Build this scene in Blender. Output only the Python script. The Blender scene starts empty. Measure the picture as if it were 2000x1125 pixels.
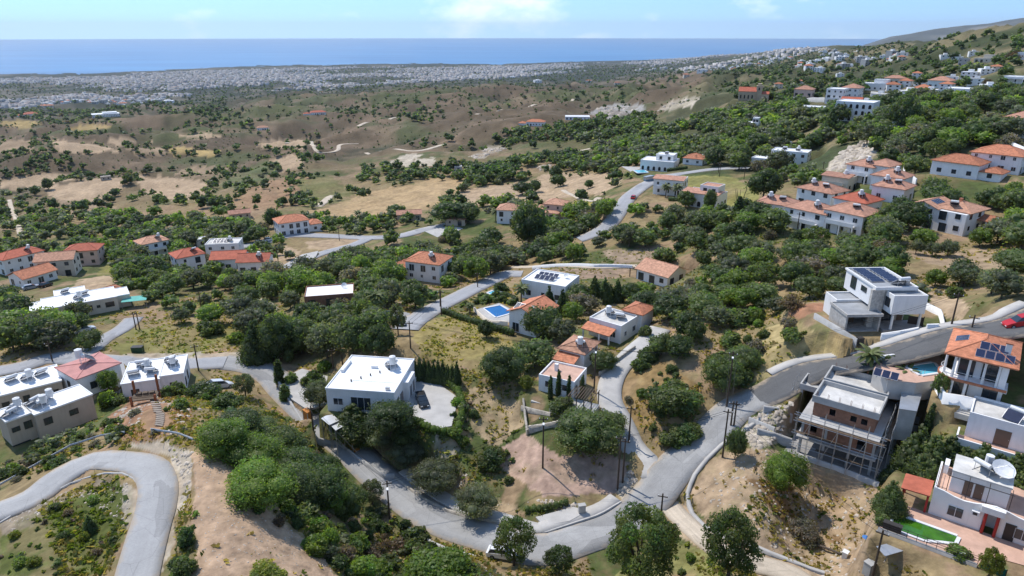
import bpy, bmesh, math, random
import numpy as np
from mathutils import Vector, Matrix

# ------------------------------------------------------------------ camera, sky, sun, exposure
SC = bpy.context.scene
COL = SC.collection
EYE = 318.0                       # metres above the sea
PITCH = math.radians(20.54)
FPX, CU, CV = 1333.0, 1000.0, 562.5   # the photograph's focal length and centre in its own pixels
cam_d = bpy.data.cameras.new('camera')
cam = bpy.data.objects.new('camera', cam_d); COL.objects.link(cam)
cam_d.sensor_width = 36.0; cam_d.lens = 36.0 * FPX / 2000.0
cam_d.clip_start = 1.0; cam_d.clip_end = 200000.0
cam.location = (0, 0, EYE); cam.rotation_euler = (math.pi / 2 - PITCH, 0, 0)
SC.camera = cam

SUN_AZ, SUN_EL = math.radians(-44), math.radians(57)    # azimuth from straight ahead (+Y), left is negative
sun_d = bpy.data.lights.new('sun', 'SUN'); sun_d.energy = 2.95; sun_d.angle = math.radians(0.55); sun_d.color = (1.0, 0.95, 0.88)
sun = bpy.data.objects.new('sun', sun_d); COL.objects.link(sun)
sdir = Vector((math.sin(SUN_AZ) * math.cos(SUN_EL), math.cos(SUN_AZ) * math.cos(SUN_EL), math.sin(SUN_EL)))
sun.rotation_euler = sdir.to_track_quat('Z', 'Y').to_euler(); sun.location = (0, 0, 900)

W = bpy.data.worlds.new('World'); SC.world = W; W.use_nodes = True
wn, wl = W.node_tree.nodes, W.node_tree.links
wn.clear()
w_out = wn.new('ShaderNodeOutputWorld'); w_bg = wn.new('ShaderNodeBackground'); w_sky = wn.new('ShaderNodeTexSky')
w_sky.sky_type = 'NISHITA'; w_sky.sun_disc = False; w_sky.sun_elevation = SUN_EL; w_sky.sun_rotation = SUN_AZ
w_sky.altitude = 285; w_sky.air_density = 1.0; w_sky.dust_density = 0.0; w_sky.ozone_density = 3.0
w_bg.inputs['Strength'].default_value = 0.15
tc = wn.new('ShaderNodeTexCoord'); sep = wn.new('ShaderNodeSeparateXYZ'); wl.new(tc.outputs['Generated'], sep.inputs[0])
lift = wn.new('ShaderNodeVectorMath'); lift.operation = 'ADD'; lift.inputs[1].default_value = (0, 0, 0.13)   # sea air: the clear blue reaches down to the horizon
nrm = wn.new('ShaderNodeVectorMath'); nrm.operation = 'NORMALIZE'
wl.new(tc.outputs['Generated'], lift.inputs[0]); wl.new(lift.outputs[0], nrm.inputs[0]); wl.new(nrm.outputs[0], w_sky.inputs['Vector'])
# broken cumulus: noise on the direction, stretched along the horizon
mp = wn.new('ShaderNodeMapping'); mp.inputs['Scale'].default_value = (1.0, 1.0, 2.0); mp.inputs['Location'].default_value = (0.55, 0.0, 0.1)
wl.new(tc.outputs['Generated'], mp.inputs['Vector'])
n1 = wn.new('ShaderNodeTexNoise'); n1.inputs['Scale'].default_value = 9.0; n1.inputs['Detail'].default_value = 9.0; n1.inputs['Roughness'].default_value = 0.58
wl.new(mp.outputs[0], n1.inputs['Vector'])
n2 = wn.new('ShaderNodeTexNoise'); n2.inputs['Scale'].default_value = 2.3; n2.inputs['Detail'].default_value = 2.0
wl.new(mp.outputs[0], n2.inputs['Vector'])
mul = wn.new('ShaderNodeMath'); mul.operation = 'MULTIPLY_ADD'; mul.inputs[1].default_value = 0.55
wl.new(n2.outputs['Fac'], mul.inputs[0]); wl.new(n1.outputs['Fac'], mul.inputs[2])
rmp = wn.new('ShaderNodeValToRGB'); rmp.color_ramp.elements[0].position = 0.80; rmp.color_ramp.elements[1].position = 1.05
wl.new(mul.outputs[0], rmp.inputs['Fac'])
mix = wn.new('ShaderNodeMixRGB'); mix.inputs['Color2'].default_value = (6.6, 7.0, 7.4, 1)
fm = wn.new('ShaderNodeMath'); fm.operation = 'MULTIPLY'; fm.inputs[1].default_value = 0.65
wl.new(rmp.outputs['Color'], fm.inputs[0]); wl.new(fm.outputs[0], mix.inputs['Fac'])
hsv = wn.new('ShaderNodeHueSaturation'); hsv.inputs['Saturation'].default_value = 1.12; hsv.inputs['Value'].default_value = 0.9
wl.new(w_sky.outputs[0], hsv.inputs['Color']); wl.new(hsv.outputs[0], mix.inputs['Color1'])
wl.new(mix.outputs[0], w_bg.inputs['Color']); wl.new(w_bg.outputs[0], w_out.inputs['Surface'])

vs = SC.view_settings
SC.display_settings.display_device = 'sRGB'
vs.view_transform = 'Standard'; vs.look = 'None'; vs.gamma = 1.0; vs.use_curve_mapping = False
vs.exposure = 0.6
SC.render.engine = 'CYCLES'
SC.cycles.max_bounces = 6; SC.cycles.diffuse_bounces = 3; SC.cycles.glossy_bounces = 2; SC.cycles.transmission_bounces = 2
SC.cycles.volume_bounces = 0; SC.cycles.transparent_max_bounces = 6
SC.cycles.use_denoising = True
SC.render.film_transparent = False

# ------------------------------------------------------------------ helpers
rnd = random.Random(7)
rng = np.random.default_rng(11)
SP, CP = math.sin(PITCH), math.cos(PITCH)

def ray(u, v):
    a, b = (u - CU) / FPX, (v - CV) / FPX
    return np.array([a, CP - b * SP, -(SP + b * CP)])   # scaled so that depth along the lens axis is 1

def unproj(u, v, zc):
    return ray(u, v) * zc + np.array([0, 0, EYE])

def PZ(u, v, z):                 # where the sight line meets the level z
    r = ray(u, v); return r * ((z - EYE) / r[2]) + np.array([0, 0, EYE])

def proj(x, y, z):
    dz = z - EYE
    zc = y * CP - dz * SP
    return CU + FPX * x / zc, CV - FPX * (y * SP + dz * CP) / zc, zc

def _hash(ix, iy, seed):
    h = (ix.astype(np.int64) * 374761393 + iy.astype(np.int64) * 668265263 + seed * 974711) & 0x7fffffff
    h = (h ^ (h >> 13)) * 1274126177 & 0x7fffffff
    h = h ^ (h >> 16)
    return (h & 0xffff) / 65535.0

def vnoise(x, y, seed=0):
    x = np.asarray(x, float); y = np.asarray(y, float)
    ix, iy = np.floor(x), np.floor(y); fx, fy = x - ix, y - iy
    fx = fx * fx * (3 - 2 * fx); fy = fy * fy * (3 - 2 * fy)
    a = _hash(ix, iy, seed); b = _hash(ix + 1, iy, seed); c = _hash(ix, iy + 1, seed); d = _hash(ix + 1, iy + 1, seed)
    return (a * (1 - fx) + b * fx) * (1 - fy) + (c * (1 - fx) + d * fx) * fy

def fbm(x, y, octv=4, seed=0):
    s = 0; amp = 0.5; t = 0
    for k in range(octv):
        s = s + amp * vnoise(x * 2 ** k + 17.3 * k, y * 2 ** k - 9.1 * k, seed + k); t += amp; amp *= 0.5
    return s / t - 0.5

def sstep(e0, e1, x):
    t = np.clip((x - e0) / (e1 - e0), 0, 1); return t * t * (3 - 2 * t)

def inpoly(poly, x, y):
    p = np.asarray(poly, float); r = np.zeros(np.shape(x), bool)
    j = len(p) - 1
    for i in range(len(p)):
        xi, yi, xj, yj = p[i, 0], p[i, 1], p[j, 0], p[j, 1]
        if yi != yj:
            r ^= ((yi > y) != (yj > y)) & (x < (xj - xi) * (y - yi) / (yj - yi) + xi)
        j = i
    return r

# ------------------------------------------------------------------ terrain heights from surveyed points (photo point, depth)
CTRL = """300 950 80;60 980 82;200 1100 72;450 1000 76;450 900 84;600 1090 76;560 960 90;640 1010 88;400 820 97;330 860 89;290 800 100;200 860 98;100 870 104;20 890 106
715 800 117;790 770 118;640 840 120;560 780 128;520 730 138;420 712 142;300 720 140;150 700 142;30 720 138;300 760 131;100 850 112;860 800 116
760 960 108;690 890 115;850 1010 102;950 1045 97;1130 1050 95;1250 1000 98;1330 930 103;1430 785 112;1560 735 109;1700 690 105;1850 660 102;2000 622 99;1100 1110 86;900 1110 85;1350 1060 92;1500 1110 84
1650 890 101;1560 870 104;1740 930 94;1480 900 99;1900 1020 80;1780 1060 82;1990 1060 78;1700 1100 83;1500 1000 92;1930 800 94;1990 900 88;1820 800 97;1750 760 100
1715 640 112;1600 640 118;1560 690 112;1830 640 112;150 620 175;40 650 165;90 545 230;200 545 225;380 530 240;500 535 235;315 495 285;575 455 310;470 430 350;830 550 210;990 435 290;1075 425 300;1275 550 190;1050 590 165;1025 650 145;965 610 157;880 660 142;940 720 128
700 560 197;600 600 180;640 660 152;450 620 172;330 660 155;250 660 155;500 560 205;1185 660 138;1120 720 126;1080 780 116;1100 900 107;1190 760 119;1190 950 103;1000 900 110;1450 570 150;1350 640 131;1390 770 112;1250 780 115;1300 700 123
1600 560 140;1800 560 133;1900 540 136;1990 560 120;1850 450 170;1970 450 165;1600 455 185;1500 420 200;1700 400 196;1350 405 250;1300 385 270;1420 400 240;1290 335 330;1400 330 305;1540 320 300;1930 330 210;1850 345 205;1980 265 230;1700 300 255;1660 235 330;1640 205 400;1465 197 520;1750 185 470;1900 190 380;1850 150 600;1950 125 520;1990 85 700;1750 92 1700;1600 95 3000;1500 100 4500;1900 82 1100
1300 118 7000;1400 108 6400;0 151 4900;220 147 5400;440 135 6200;600 131 6600;750 128 6900;1000 128 7000;1150 121 7900
300 160 4300;300 200 2700;100 215 2200;50 240 1700;200 222 1900;100 300 900;30 350 650;350 365 560;200 280 1000;150 420 450;30 440 430;20 500 300;250 490 310;380 295 900;600 290 850;520 340 600;600 370 480;720 370 450;900 380 390;1080 360 400;1130 300 520;1000 270 680;800 260 900;1000 220 1100;850 220 1250;620 225 1400;450 205 2100;400 232 1600;560 195 2000;750 190 1900;950 185 1700;1100 195 1400;1250 215 900;1150 250 680;1250 260 560;1400 250 460;1400 200 640;1300 165 2000;1450 150 1500;1600 150 1200;1600 120 2200;1750 125 1300;1100 165 2800;900 170 2700;700 175 3000;600 185 2500;1000 150 4200;1250 140 4000;1400 125 4500;700 150 4700;500 165 3800
1150 460 250;1000 500 245;1130 490 225;900 500 260;750 480 275;680 480 280;850 440 300;1210 400 262;1400 480 190;1440 520 172;1500 500 172;1700 520 148;760 400 380;420 460 320"""
SHORE = {(0, 151), (220, 147), (440, 135), (600, 131), (750, 128), (1000, 128), (1150, 121)}
pts = []
for row in CTRL.replace('\n', ';').split(';'):
    u, v, zc = map(float, row.split())
    if (u, v) in SHORE: zc = (EYE - 3) / (SP + (v - CV) / FPX * CP)
    pts.append(unproj(u, v, zc))
pts = np.array(pts)
extra = []
for azd in (-62, -45, -25, 0, 25, 45, 62):           # ground below and beside the drone, and the country outside the frame
    for D, drop in ((12, 46), (28, 47), (48, 53 - 4 * abs(azd) / 62)):
        a = math.radians(azd); extra.append((D * math.sin(a), D * math.cos(a), EYE - drop))
for azd, prof in ((-50, ((90, 57), (160, 70), (350, 102), (800, 145), (2000, 235), (4400, EYE - 4))), (-62, ((90, 57), (160, 70), (350, 102), (800, 145), (2000, 235), (4400, EYE - 4))),
                  (48, ((85, 44), (150, 38), (300, 28), (600, 10), (1200, -4), (2500, 90), (5000, 210))), (62, ((85, 40), (150, 32), (300, 18), (600, -6), (1200, -20), (2500, 60), (5000, 190)))):
    for D, drop in prof:
        a = math.radians(azd); extra.append((D * math.sin(a), D * math.cos(a), EYE - drop))
for azd in (-62, -40, -20, 0, 12):
    for D, drop in ((9500, EYE + 6), (14000, EYE + 12)):
        a = math.radians(azd); extra.append((D * math.sin(a), D * math.cos(a), EYE - drop))
for azd, D, drop in ((22, 9000, EYE - 20), (22, 14000, EYE + 8), (30, 9000, EYE - 30), (30, 14000, EYE), (40, 9000, EYE - 40), (62, 14000, EYE), (40, 14000, EYE)):
    a = math.radians(azd); extra.append((D * math.sin(a), D * math.cos(a), EYE - drop))
pts = np.vstack([pts, np.array(extra)])
KA = 3.2
def feat(az, ln): return np.stack([az * KA, ln], -1)
pa = np.arctan2(pts[:, 0], pts[:, 1]); pl = np.log(np.hypot(pts[:, 0], pts[:, 1]))
Fp = feat(pa, pl)
def tps(r2): return 0.5 * r2 * np.log(np.maximum(r2, 1e-12))
n = len(pts)
K = tps(((Fp[:, None] - Fp[None]) ** 2).sum(-1)) + np.eye(n) * 0.004
Pm = np.hstack([np.ones((n, 1)), Fp])
A = np.zeros((n + 3, n + 3)); A[:n, :n] = K; A[:n, n:] = Pm; A[n:, :n] = Pm.T
sol = np.linalg.solve(A, np.concatenate([pts[:, 2], np.zeros(3)]))
AZ0, AZ1, NA = math.radians(-47), math.radians(47), 620
LN0, LN1, NL = math.log(14.0), math.log(15000.0), 820
azs = np.linspace(AZ0, AZ1, NA)
# finer rows from 60 m to 400 m
_k = np.linspace(0, 1, 4000); _ln = LN0 + (LN1 - LN0) * _k
_d = np.where((_ln > math.log(55)) & (_ln < math.log(420)), 2.3, 1.0); _d = np.where(_ln > math.log(2500), 0.8, _d)
_c = np.concatenate([[0], np.cumsum((_d[1:] + _d[:-1]) / 2)]); _c /= _c[-1]
lns = np.interp(np.linspace(0, 1, NL), _c, _ln)
GA, GL = np.meshgrid(azs, lns, indexing='ij')
def base_height(ga, gl):
    sh = ga.shape; q = feat(ga.ravel(), gl.ravel()); out = np.zeros(len(q))
    for s in range(0, len(q), 40000):
        c = q[s:s + 40000]
        r2 = ((c[:, None, 0] - Fp[None, :, 0]) ** 2 + (c[:, None, 1] - Fp[None, :, 1]) ** 2)
        out[s:s + 40000] = tps(r2) @ sol[:n] + sol[n] + c @ sol[n + 1:]
    return out.reshape(sh)
# solve on a coarser net, then refine
ca = np.linspace(AZ0, AZ1, 156); cl = np.linspace(LN0, LN1, 240)
CA, CLn = np.meshgrid(ca, cl, indexing='ij')
Hc = base_height(CA, CLn)
def bil(grid, ga, gl, a0, a1, na, l_axis):
    fa = np.clip((ga - a0) / (a1 - a0) * (na - 1), 0, na - 1.001); ia = fa.astype(int); ta = fa - ia
    fl = np.clip(np.interp(gl, l_axis, np.arange(len(l_axis))), 0, len(l_axis) - 1.001); il = fl.astype(int); tl = fl - il
    return (grid[ia, il] * (1 - tl) + grid[ia, il + 1] * tl) * (1 - ta) + (grid[ia + 1, il] * (1 - tl) + grid[ia + 1, il + 1] * tl) * ta
H = bil(Hc, GA, GL, AZ0, AZ1, 156, cl)
GD = np.exp(GL); GX = GD * np.sin(GA); GY = GD * np.cos(GA)
# relief: gullies on the far hills, small lumps close by
amp = np.interp(GL, np.log([14, 120, 300, 600, 1200, 2500, 4500, 15000]), [0.5, 0.7, 1.8, 10.0, 44.0, 34.0, 2.5, 1.0])
rid = fbm(GX / 160, GY / 160, 5, 3); rid2 = 0.5 - np.abs(fbm(GX / 150 + 5, GY / 150, 4, 9)) * 2.2
GULLY = rid * 1.35 + (rid2 - 0.2) * 1.15
H = H + amp * GULLY * sstep(250, 700, GD) + amp * fbm(GX / 22, GY / 22, 4, 21) * (1 - sstep(400, 900, GD))
H = H + 0.22 * fbm(GX / 3.0, GY / 3.0, 3, 33) * (1 - sstep(150, 300, GD))
# the headland far to the right, beyond the ridge
hm = np.interp(np.degrees(GA), [24.0, 25.5, 27.5, 30, 33.0, 37.5, 47], [0, 60, 240, 335, 425, 550, 600]) * sstep(9000, 12500, GD) * sstep(0, 1, np.clip((GA - math.radians(24)) * 30, 0, 1))
hm *= 1 + 0.25 * fbm(GX / 900, GY / 900, 4, 77)
H = np.maximum(H, hm - 2)
H = np.maximum(H, -14)

def Hz(x, y):
    x = np.asarray(x, float); y = np.asarray(y, float)
    return bil(H, np.arctan2(x, y), np.log(np.maximum(np.hypot(x, y), 14.1)), AZ0, AZ1, NA, lns)

_steps = np.exp(np.linspace(math.log(16), math.log(14900), 2600))
def P(u, v):                      # the ground point seen at a pixel of the photograph
    r = ray(u, v); hd = math.hypot(r[0], r[1]); az = math.atan2(r[0], r[1])
    t = _steps / hd
    z = EYE + r[2] * t
    g = bil(H, np.full_like(_steps, az), np.log(_steps), AZ0, AZ1, NA, lns)
    k = np.argmax(z < g)
    if z[k] >= g[k]: k = len(t) - 1
    if k > 0:
        a0, a1 = z[k - 1] - g[k - 1], z[k] - g[k]
        s = a0 / (a0 - a1) if a0 != a1 else 0
        tt = t[k - 1] + (t[k] - t[k - 1]) * s
    else: tt = t[k]
    x, y = r[0] * tt, r[1] * tt
    return np.array([x, y, float(Hz(x, y))])
def depth(p): return p[1] * CP - (p[2] - EYE) * SP
def mpp(u, v): return depth(P(u, v)) / FPX      # metres per photo pixel at that place
# ------------------------------------------------------------------ materials
MATS = {}
def M(name, col, rough=0.85, var=0.12, scale=0.6, bump=0.0, bscale=8.0, spec=0.25, metal=0.0, tint=None, objrand=0.0, stain=0.0):
    if name in MATS: return MATS[name]
    m = bpy.data.materials.new(name); m.use_nodes = True; MATS[name] = m
    nt = m.node_tree; b = nt.nodes['Principled BSDF']; L = nt.links
    b.inputs['Roughness'].default_value = rough; b.inputs['Metallic'].default_value = metal
    b.inputs['Specular IOR Level'].default_value = spec
    g = nt.nodes.new('ShaderNodeNewGeometry')
    n1 = nt.nodes.new('ShaderNodeTexNoise'); n1.inputs['Scale'].default_value = scale; n1.inputs['Detail'].default_value = 6.0; n1.inputs['Roughness'].default_value = 0.62
    L.new(g.outputs['Position'], n1.inputs['Vector'])
    mr = nt.nodes.new('ShaderNodeMapRange'); mr.inputs['From Min'].default_value = 0.28; mr.inputs['From Max'].default_value = 0.72
    mr.inputs['To Min'].default_value = 1 - var * 1.6; mr.inputs['To Max'].default_value = 1 + var * 1.2
    L.new(n1.outputs['Fac'], mr.inputs['Value'])
    fac = mr.outputs[0]
    if stain:                                   # weather streaks running down walls
        mp = nt.nodes.new('ShaderNodeMapping'); mp.inputs['Scale'].default_value = (1.3, 1.3, 0.16); L.new(g.outputs['Position'], mp.inputs['Vector'])
        n2 = nt.nodes.new('ShaderNodeTexNoise'); n2.inputs['Scale'].default_value = 1.6; n2.inputs['Detail'].default_value = 5.0; L.new(mp.outputs[0], n2.inputs['Vector'])
        m2 = nt.nodes.new('ShaderNodeMapRange'); m2.inputs['From Min'].default_value = 0.5; m2.inputs['From Max'].default_value = 0.75; m2.inputs['To Min'].default_value = 1.0; m2.inputs['To Max'].default_value = 1 - stain
        L.new(n2.outputs['Fac'], m2.inputs['Value'])
        mm = nt.nodes.new('ShaderNodeMath'); mm.operation = 'MULTIPLY'; L.new(fac, mm.inputs[0]); L.new(m2.outputs[0], mm.inputs[1]); fac = mm.outputs[0]
    if objrand:
        oi = nt.nodes.new('ShaderNodeObjectInfo')
        m3 = nt.nodes.new('ShaderNodeMapRange'); m3.inputs['To Min'].default_value = 1 - objrand; m3.inputs['To Max'].default_value = 1 + objrand; L.new(oi.outputs['Random'], m3.inputs['Value'])
        mm = nt.nodes.new('ShaderNodeMath'); mm.operation = 'MULTIPLY'; L.new(fac, mm.inputs[0]); L.new(m3.outputs[0], mm.inputs[1]); fac = mm.outputs[0]
    vm = nt.nodes.new('ShaderNodeVectorMath'); vm.operation = 'SCALE'
    if tint:                                    # colour carried by the mesh (land cover, species, paint)
        at = nt.nodes.new('ShaderNodeAttribute'); at.attribute_name = tint
        L.new(at.outputs['Color'], vm.inputs[0])
    else: vm.inputs[0].default_value = col
    L.new(fac, vm.inputs['Scale']); L.new(vm.outputs[0], b.inputs['Base Color'])
    if bump:
        nb = nt.nodes.new('ShaderNodeTexNoise'); nb.inputs['Scale'].default_value = bscale; nb.inputs['Detail'].default_value = 4.0; L.new(g.outputs['Position'], nb.inputs['Vector'])
        bp = nt.nodes.new('ShaderNodeBump'); bp.inputs['Strength'].default_value = 0.6; bp.inputs['Distance'].default_value = bump
        L.new(nb.outputs['Fac'], bp.inputs['Height']); L.new(bp.outputs[0], b.inputs['Normal'])
    return m

M('white_wall', (0.80, 0.79, 0.77), 0.8, 0.04, 0.5, stain=0.10); M('cream_wall', (0.66, 0.58, 0.47), 0.85, 0.06, 0.5, stain=0.12)
M('beige_wall', (0.50, 0.42, 0.33), 0.85, 0.06, 0.5, stain=0.14); M('pink_wall', (0.62, 0.46, 0.38), 0.85, 0.06, 0.5, stain=0.1); M('grey_wall', (0.40, 0.40, 0.39), 0.85, 0.08, 0.5, stain=0.15)
M('white_roof', (0.80, 0.80, 0.79), 0.6, 0.05, 0.35, stain=0.0); M('dirty_roof', (0.58, 0.56, 0.52), 0.8, 0.22, 0.4); M('roof_felt', (0.30, 0.31, 0.32), 0.8, 0.14, 0.5)
M('terracotta', (0.47, 0.185, 0.10), 0.8, 0.26, 1.6, bump=0.08, bscale=4, objrand=0.2, stain=.12); M('red_roof', (0.42, 0.12, 0.07), 0.8, 0.16, 0.9, bump=0.06, bscale=5, objrand=0.12)
M('faded_tile', (0.42, 0.22, 0.15), 0.85, 0.22, 0.9, bump=0.06, bscale=5, objrand=0.12); M('pink_roof', (0.52, 0.25, 0.22), 0.8, 0.12, 0.6)
M('glass', (0.03, 0.04, 0.05), 0.08, 0.1, 0.4, spec=0.6); M('dark_open', (0.025, 0.024, 0.023), 0.9, 0.1); M('frame_white', (0.7, 0.7, 0.7), 0.5, 0.03); M('frame_dark', (0.05, 0.045, 0.04), 0.5, 0.05)
M('shutter', (0.16, 0.11, 0.08), 0.7, 0.1); M('solar', (0.022, 0.028, 0.06), 0.18, 0.15, 0.8, spec=0.5); M('solar_edge', (0.55, 0.56, 0.58), 0.4, 0.05, metal=0.6)
M('tank', (0.74, 0.74, 0.73), 0.4, 0.05); M('steel', (0.45, 0.46, 0.47), 0.45, 0.1, metal=0.6); M('rust', (0.28, 0.10, 0.045), 0.85, 0.2)
M('timber', (0.13, 0.095, 0.065), 0.85, 0.2, 2.0); M('pole_wood', (0.085, 0.062, 0.045), 0.85, 0.25, 1.5); M('roof_orange', (0.60, 0.30, 0.085), 0.7, 0.12); M('wood_orange', (0.50, 0.20, 0.045), 0.7, 0.12)
M('concrete', (0.42, 0.41, 0.39), 0.9, 0.16, 0.5, bump=0.02, bscale=6); M('pale_concrete', (0.45, 0.43, 0.40), 0.9, 0.12, 0.35, bump=0.01); M('kerb', (0.50, 0.48, 0.45), 0.9, 0.15, 0.8)
M('wet_concrete', (0.30, 0.29, 0.28), 0.9, 0.2, 0.4, stain=0.2); M('paving_pink', (0.56, 0.36, 0.27), 0.85, 0.12, 0.8); M('terracotta_pale', (0.50, 0.27, 0.175), 0.85, 0.26, 1.6, bump=0.08, bscale=4, objrand=0.15, stain=.12); M('brick_red', (0.27, 0.14, 0.09), 0.9, 0.2, 1.6, bump=0.03, bscale=7, objrand=0.1)
M('stone_wall', (0.42, 0.38, 0.32), 0.95, 0.28, 1.6, bump=0.12, bscale=3); M('rock', (0.46, 0.41, 0.35), 0.95, 0.25, 1.2, bump=0.15, bscale=2.5, objrand=0.15)
M('pool_blue', (0.02, 0.13, 0.34), 0.05, 0.1, 0.5, spec=0.5, bump=0.02, bscale=2); M('pool_cyan', (0.14, 0.50, 0.62), 0.05, 0.08, 0.5, spec=0.5, bump=0.02, bscale=2); M('pool_green', (0.045, 0.15, 0.012), 0.06, 0.35, 0.5, spec=0.5, bump=0.015, bscale=1.5)
M('green_net', (0.02, 0.16, 0.12), 0.8, 0.1); M('turquoise_sheet', (0.12, 0.42, 0.36), 0.7, 0.12); M('green_bin', (0.02, 0.06, 0.03), 0.5, 0.1)
M('car_white', (0.75, 0.75, 0.75), 0.25, 0.02, spec=0.5); M('car_black', (0.012, 0.016, 0.018), 0.2, 0.02, spec=0.5); M('car_red', (0.45, 0.02, 0.02), 0.25, 0.02, spec=0.5); M('car_grey', (0.30, 0.31, 0.33), 0.25, 0.02, spec=0.5); M('car_silver', (0.55, 0.56, 0.57), 0.25, 0.02, spec=0.5); M('car_blue', (0.10, 0.20, 0.30), 0.25, 0.02, spec=0.5)
M('tyre', (0.02, 0.02, 0.02), 0.9, 0.1); M('cable', (0.03, 0.03, 0.03), 0.8, 0.05); M('red_paint', (0.36, 0.035, 0.03), 0.6, 0.1); M('tarp_blue', (0.05, 0.16, 0.4), 0.6, 0.1); M('plastic_white', (0.7, 0.7, 0.7), 0.5, 0.05)
M('church_stone', (0.56, 0.44, 0.31), 0.9, 0.12, 0.4, stain=0.1); M('flower_red', (0.40, 0.02, 0.05), 0.8, 0.2); M('slat_dark', (0.05, 0.04, 0.035), 0.6, 0.1)
M('brown_earth', (0.30, 0.20, 0.12), 0.95, 0.25, 0.8, bump=0.1, bscale=2)
M('cladding', (0.50, 0.47, 0.42), 0.9, 0.25, 2.2, bump=0.05, bscale=4); M('board_concrete', (0.45, 0.43, 0.40), 0.9, 0.16, 1.5, stain=0.15)
M('bark', (0.11, 0.085, 0.065), 0.95, 0.25, 3.0); M('palm_trunk', (0.15, 0.11, 0.08), 0.95, 0.25, 4.0)
M('town', (0.6, 0.55, 0.5), 0.85, 0.06, 0.05, tint='tint')

def road_mat(name, col, var, track, dust=(.42, .34, .25)):
    m = bpy.data.materials.new(name); m.use_nodes = True; MATS[name] = m
    nt = m.node_tree; b = nt.nodes['Principled BSDF']; L = nt.links
    b.inputs['Roughness'].default_value = 0.92; b.inputs['Specular IOR Level'].default_value = 0.15
    uv = nt.nodes.new('ShaderNodeUVMap'); g = nt.nodes.new('ShaderNodeNewGeometry')
    def noise(src, sc, det=5, rough=.6):
        n = nt.nodes.new('ShaderNodeTexNoise'); n.inputs['Scale'].default_value = sc; n.inputs['Detail'].default_value = det; n.inputs['Roughness'].default_value = rough; L.new(src, n.inputs['Vector']); return n.outputs['Fac']
    def mr(src, a, b2, f0=.3, f1=.7):
        q = nt.nodes.new('ShaderNodeMapRange'); q.inputs['From Min'].default_value = f0; q.inputs['From Max'].default_value = f1; q.inputs['To Min'].default_value = a; q.inputs['To Max'].default_value = b2; L.new(src, q.inputs['Value']); return q.outputs[0]
    def mth(op, a, c):
        q = nt.nodes.new('ShaderNodeMath'); q.operation = op
        for k, s in enumerate((a, c)):
            if isinstance(s, (int, float)): q.inputs[k].default_value = s
            else: L.new(s, q.inputs[k])
        return q.outputs[0]
    mp = nt.nodes.new('ShaderNodeMapping'); mp.inputs['Scale'].default_value = (4.0, 0.045, 1); L.new(uv.outputs[0], mp.inputs[0])
    f = mth('MULTIPLY', mr(noise(mp.outputs[0], 1.0), 1 - track, 1 + track), mr(noise(g.outputs['Position'], .3, 8, .68), 1 - var, 1 + var)); f = mth('MULTIPLY', f, mr(noise(g.outputs['Position'], 5, 4), .93, 1.07))
    # repaired patches: squarish cells, a few of them darker or paler
    mp2 = nt.nodes.new('ShaderNodeMapping'); mp2.inputs['Scale'].default_value = (1.1, 0.16, 1); L.new(uv.outputs[0], mp2.inputs[0])
    vo = nt.nodes.new('ShaderNodeTexVoronoi'); vo.distance = 'CHEBYCHEV'; vo.inputs['Scale'].default_value = 1.0; L.new(mp2.outputs[0], vo.inputs['Vector']); sp = nt.nodes.new('ShaderNodeSeparateColor'); L.new(vo.outputs['Color'], sp.inputs[0])
    f = mth('MULTIPLY', f, mr(sp.outputs[0], 1.0, .82, .84, .86)); f = mth('MULTIPLY', f, mr(sp.outputs[1], 1.0, 1.14, .88, .9))
    # cracks
    vc = nt.nodes.new('ShaderNodeTexVoronoi'); vc.feature = 'DISTANCE_TO_EDGE'; vc.inputs['Scale'].default_value = .32; L.new(g.outputs['Position'], vc.inputs['Vector']); f = mth('MULTIPLY', f, mr(vc.outputs['Distance'], .78, 1.0, .0, .012))
    vm = nt.nodes.new('ShaderNodeVectorMath'); vm.operation = 'SCALE'; vm.inputs[0].default_value = col; L.new(f, vm.inputs['Scale'])
    # dust gathered at the verges
    su = nt.nodes.new('ShaderNodeSeparateXYZ'); L.new(uv.outputs[0], su.inputs[0]); e = mth('ABSOLUTE', su.outputs[0], 0); e = mth('ADD', e, mr(noise(g.outputs['Position'], .6, 5), -.22, .22)); e = mr(e, 0, .75, .78, 1.05)
    mx = nt.nodes.new('ShaderNodeMixRGB'); L.new(e, mx.inputs[0]); L.new(vm.outputs[0], mx.inputs[1]); mx.inputs[2].default_value = (*dust, 1); L.new(mx.outputs[0], b.inputs['Base Color'])
    return m
road_mat('asphalt_grey', (0.305, 0.30, 0.29), 0.13, 0.08); road_mat('asphalt_dark', (0.115, 0.115, 0.115), 0.10, 0.08)
road_mat('road_concrete', (0.36, 0.355, 0.345), 0.10, 0.05); road_mat('track_dust', (0.52, 0.44, 0.34), 0.15, 0.12); road_mat('asphalt_far', (0.33, 0.33, 0.335), 0.08, 0.06)

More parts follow.
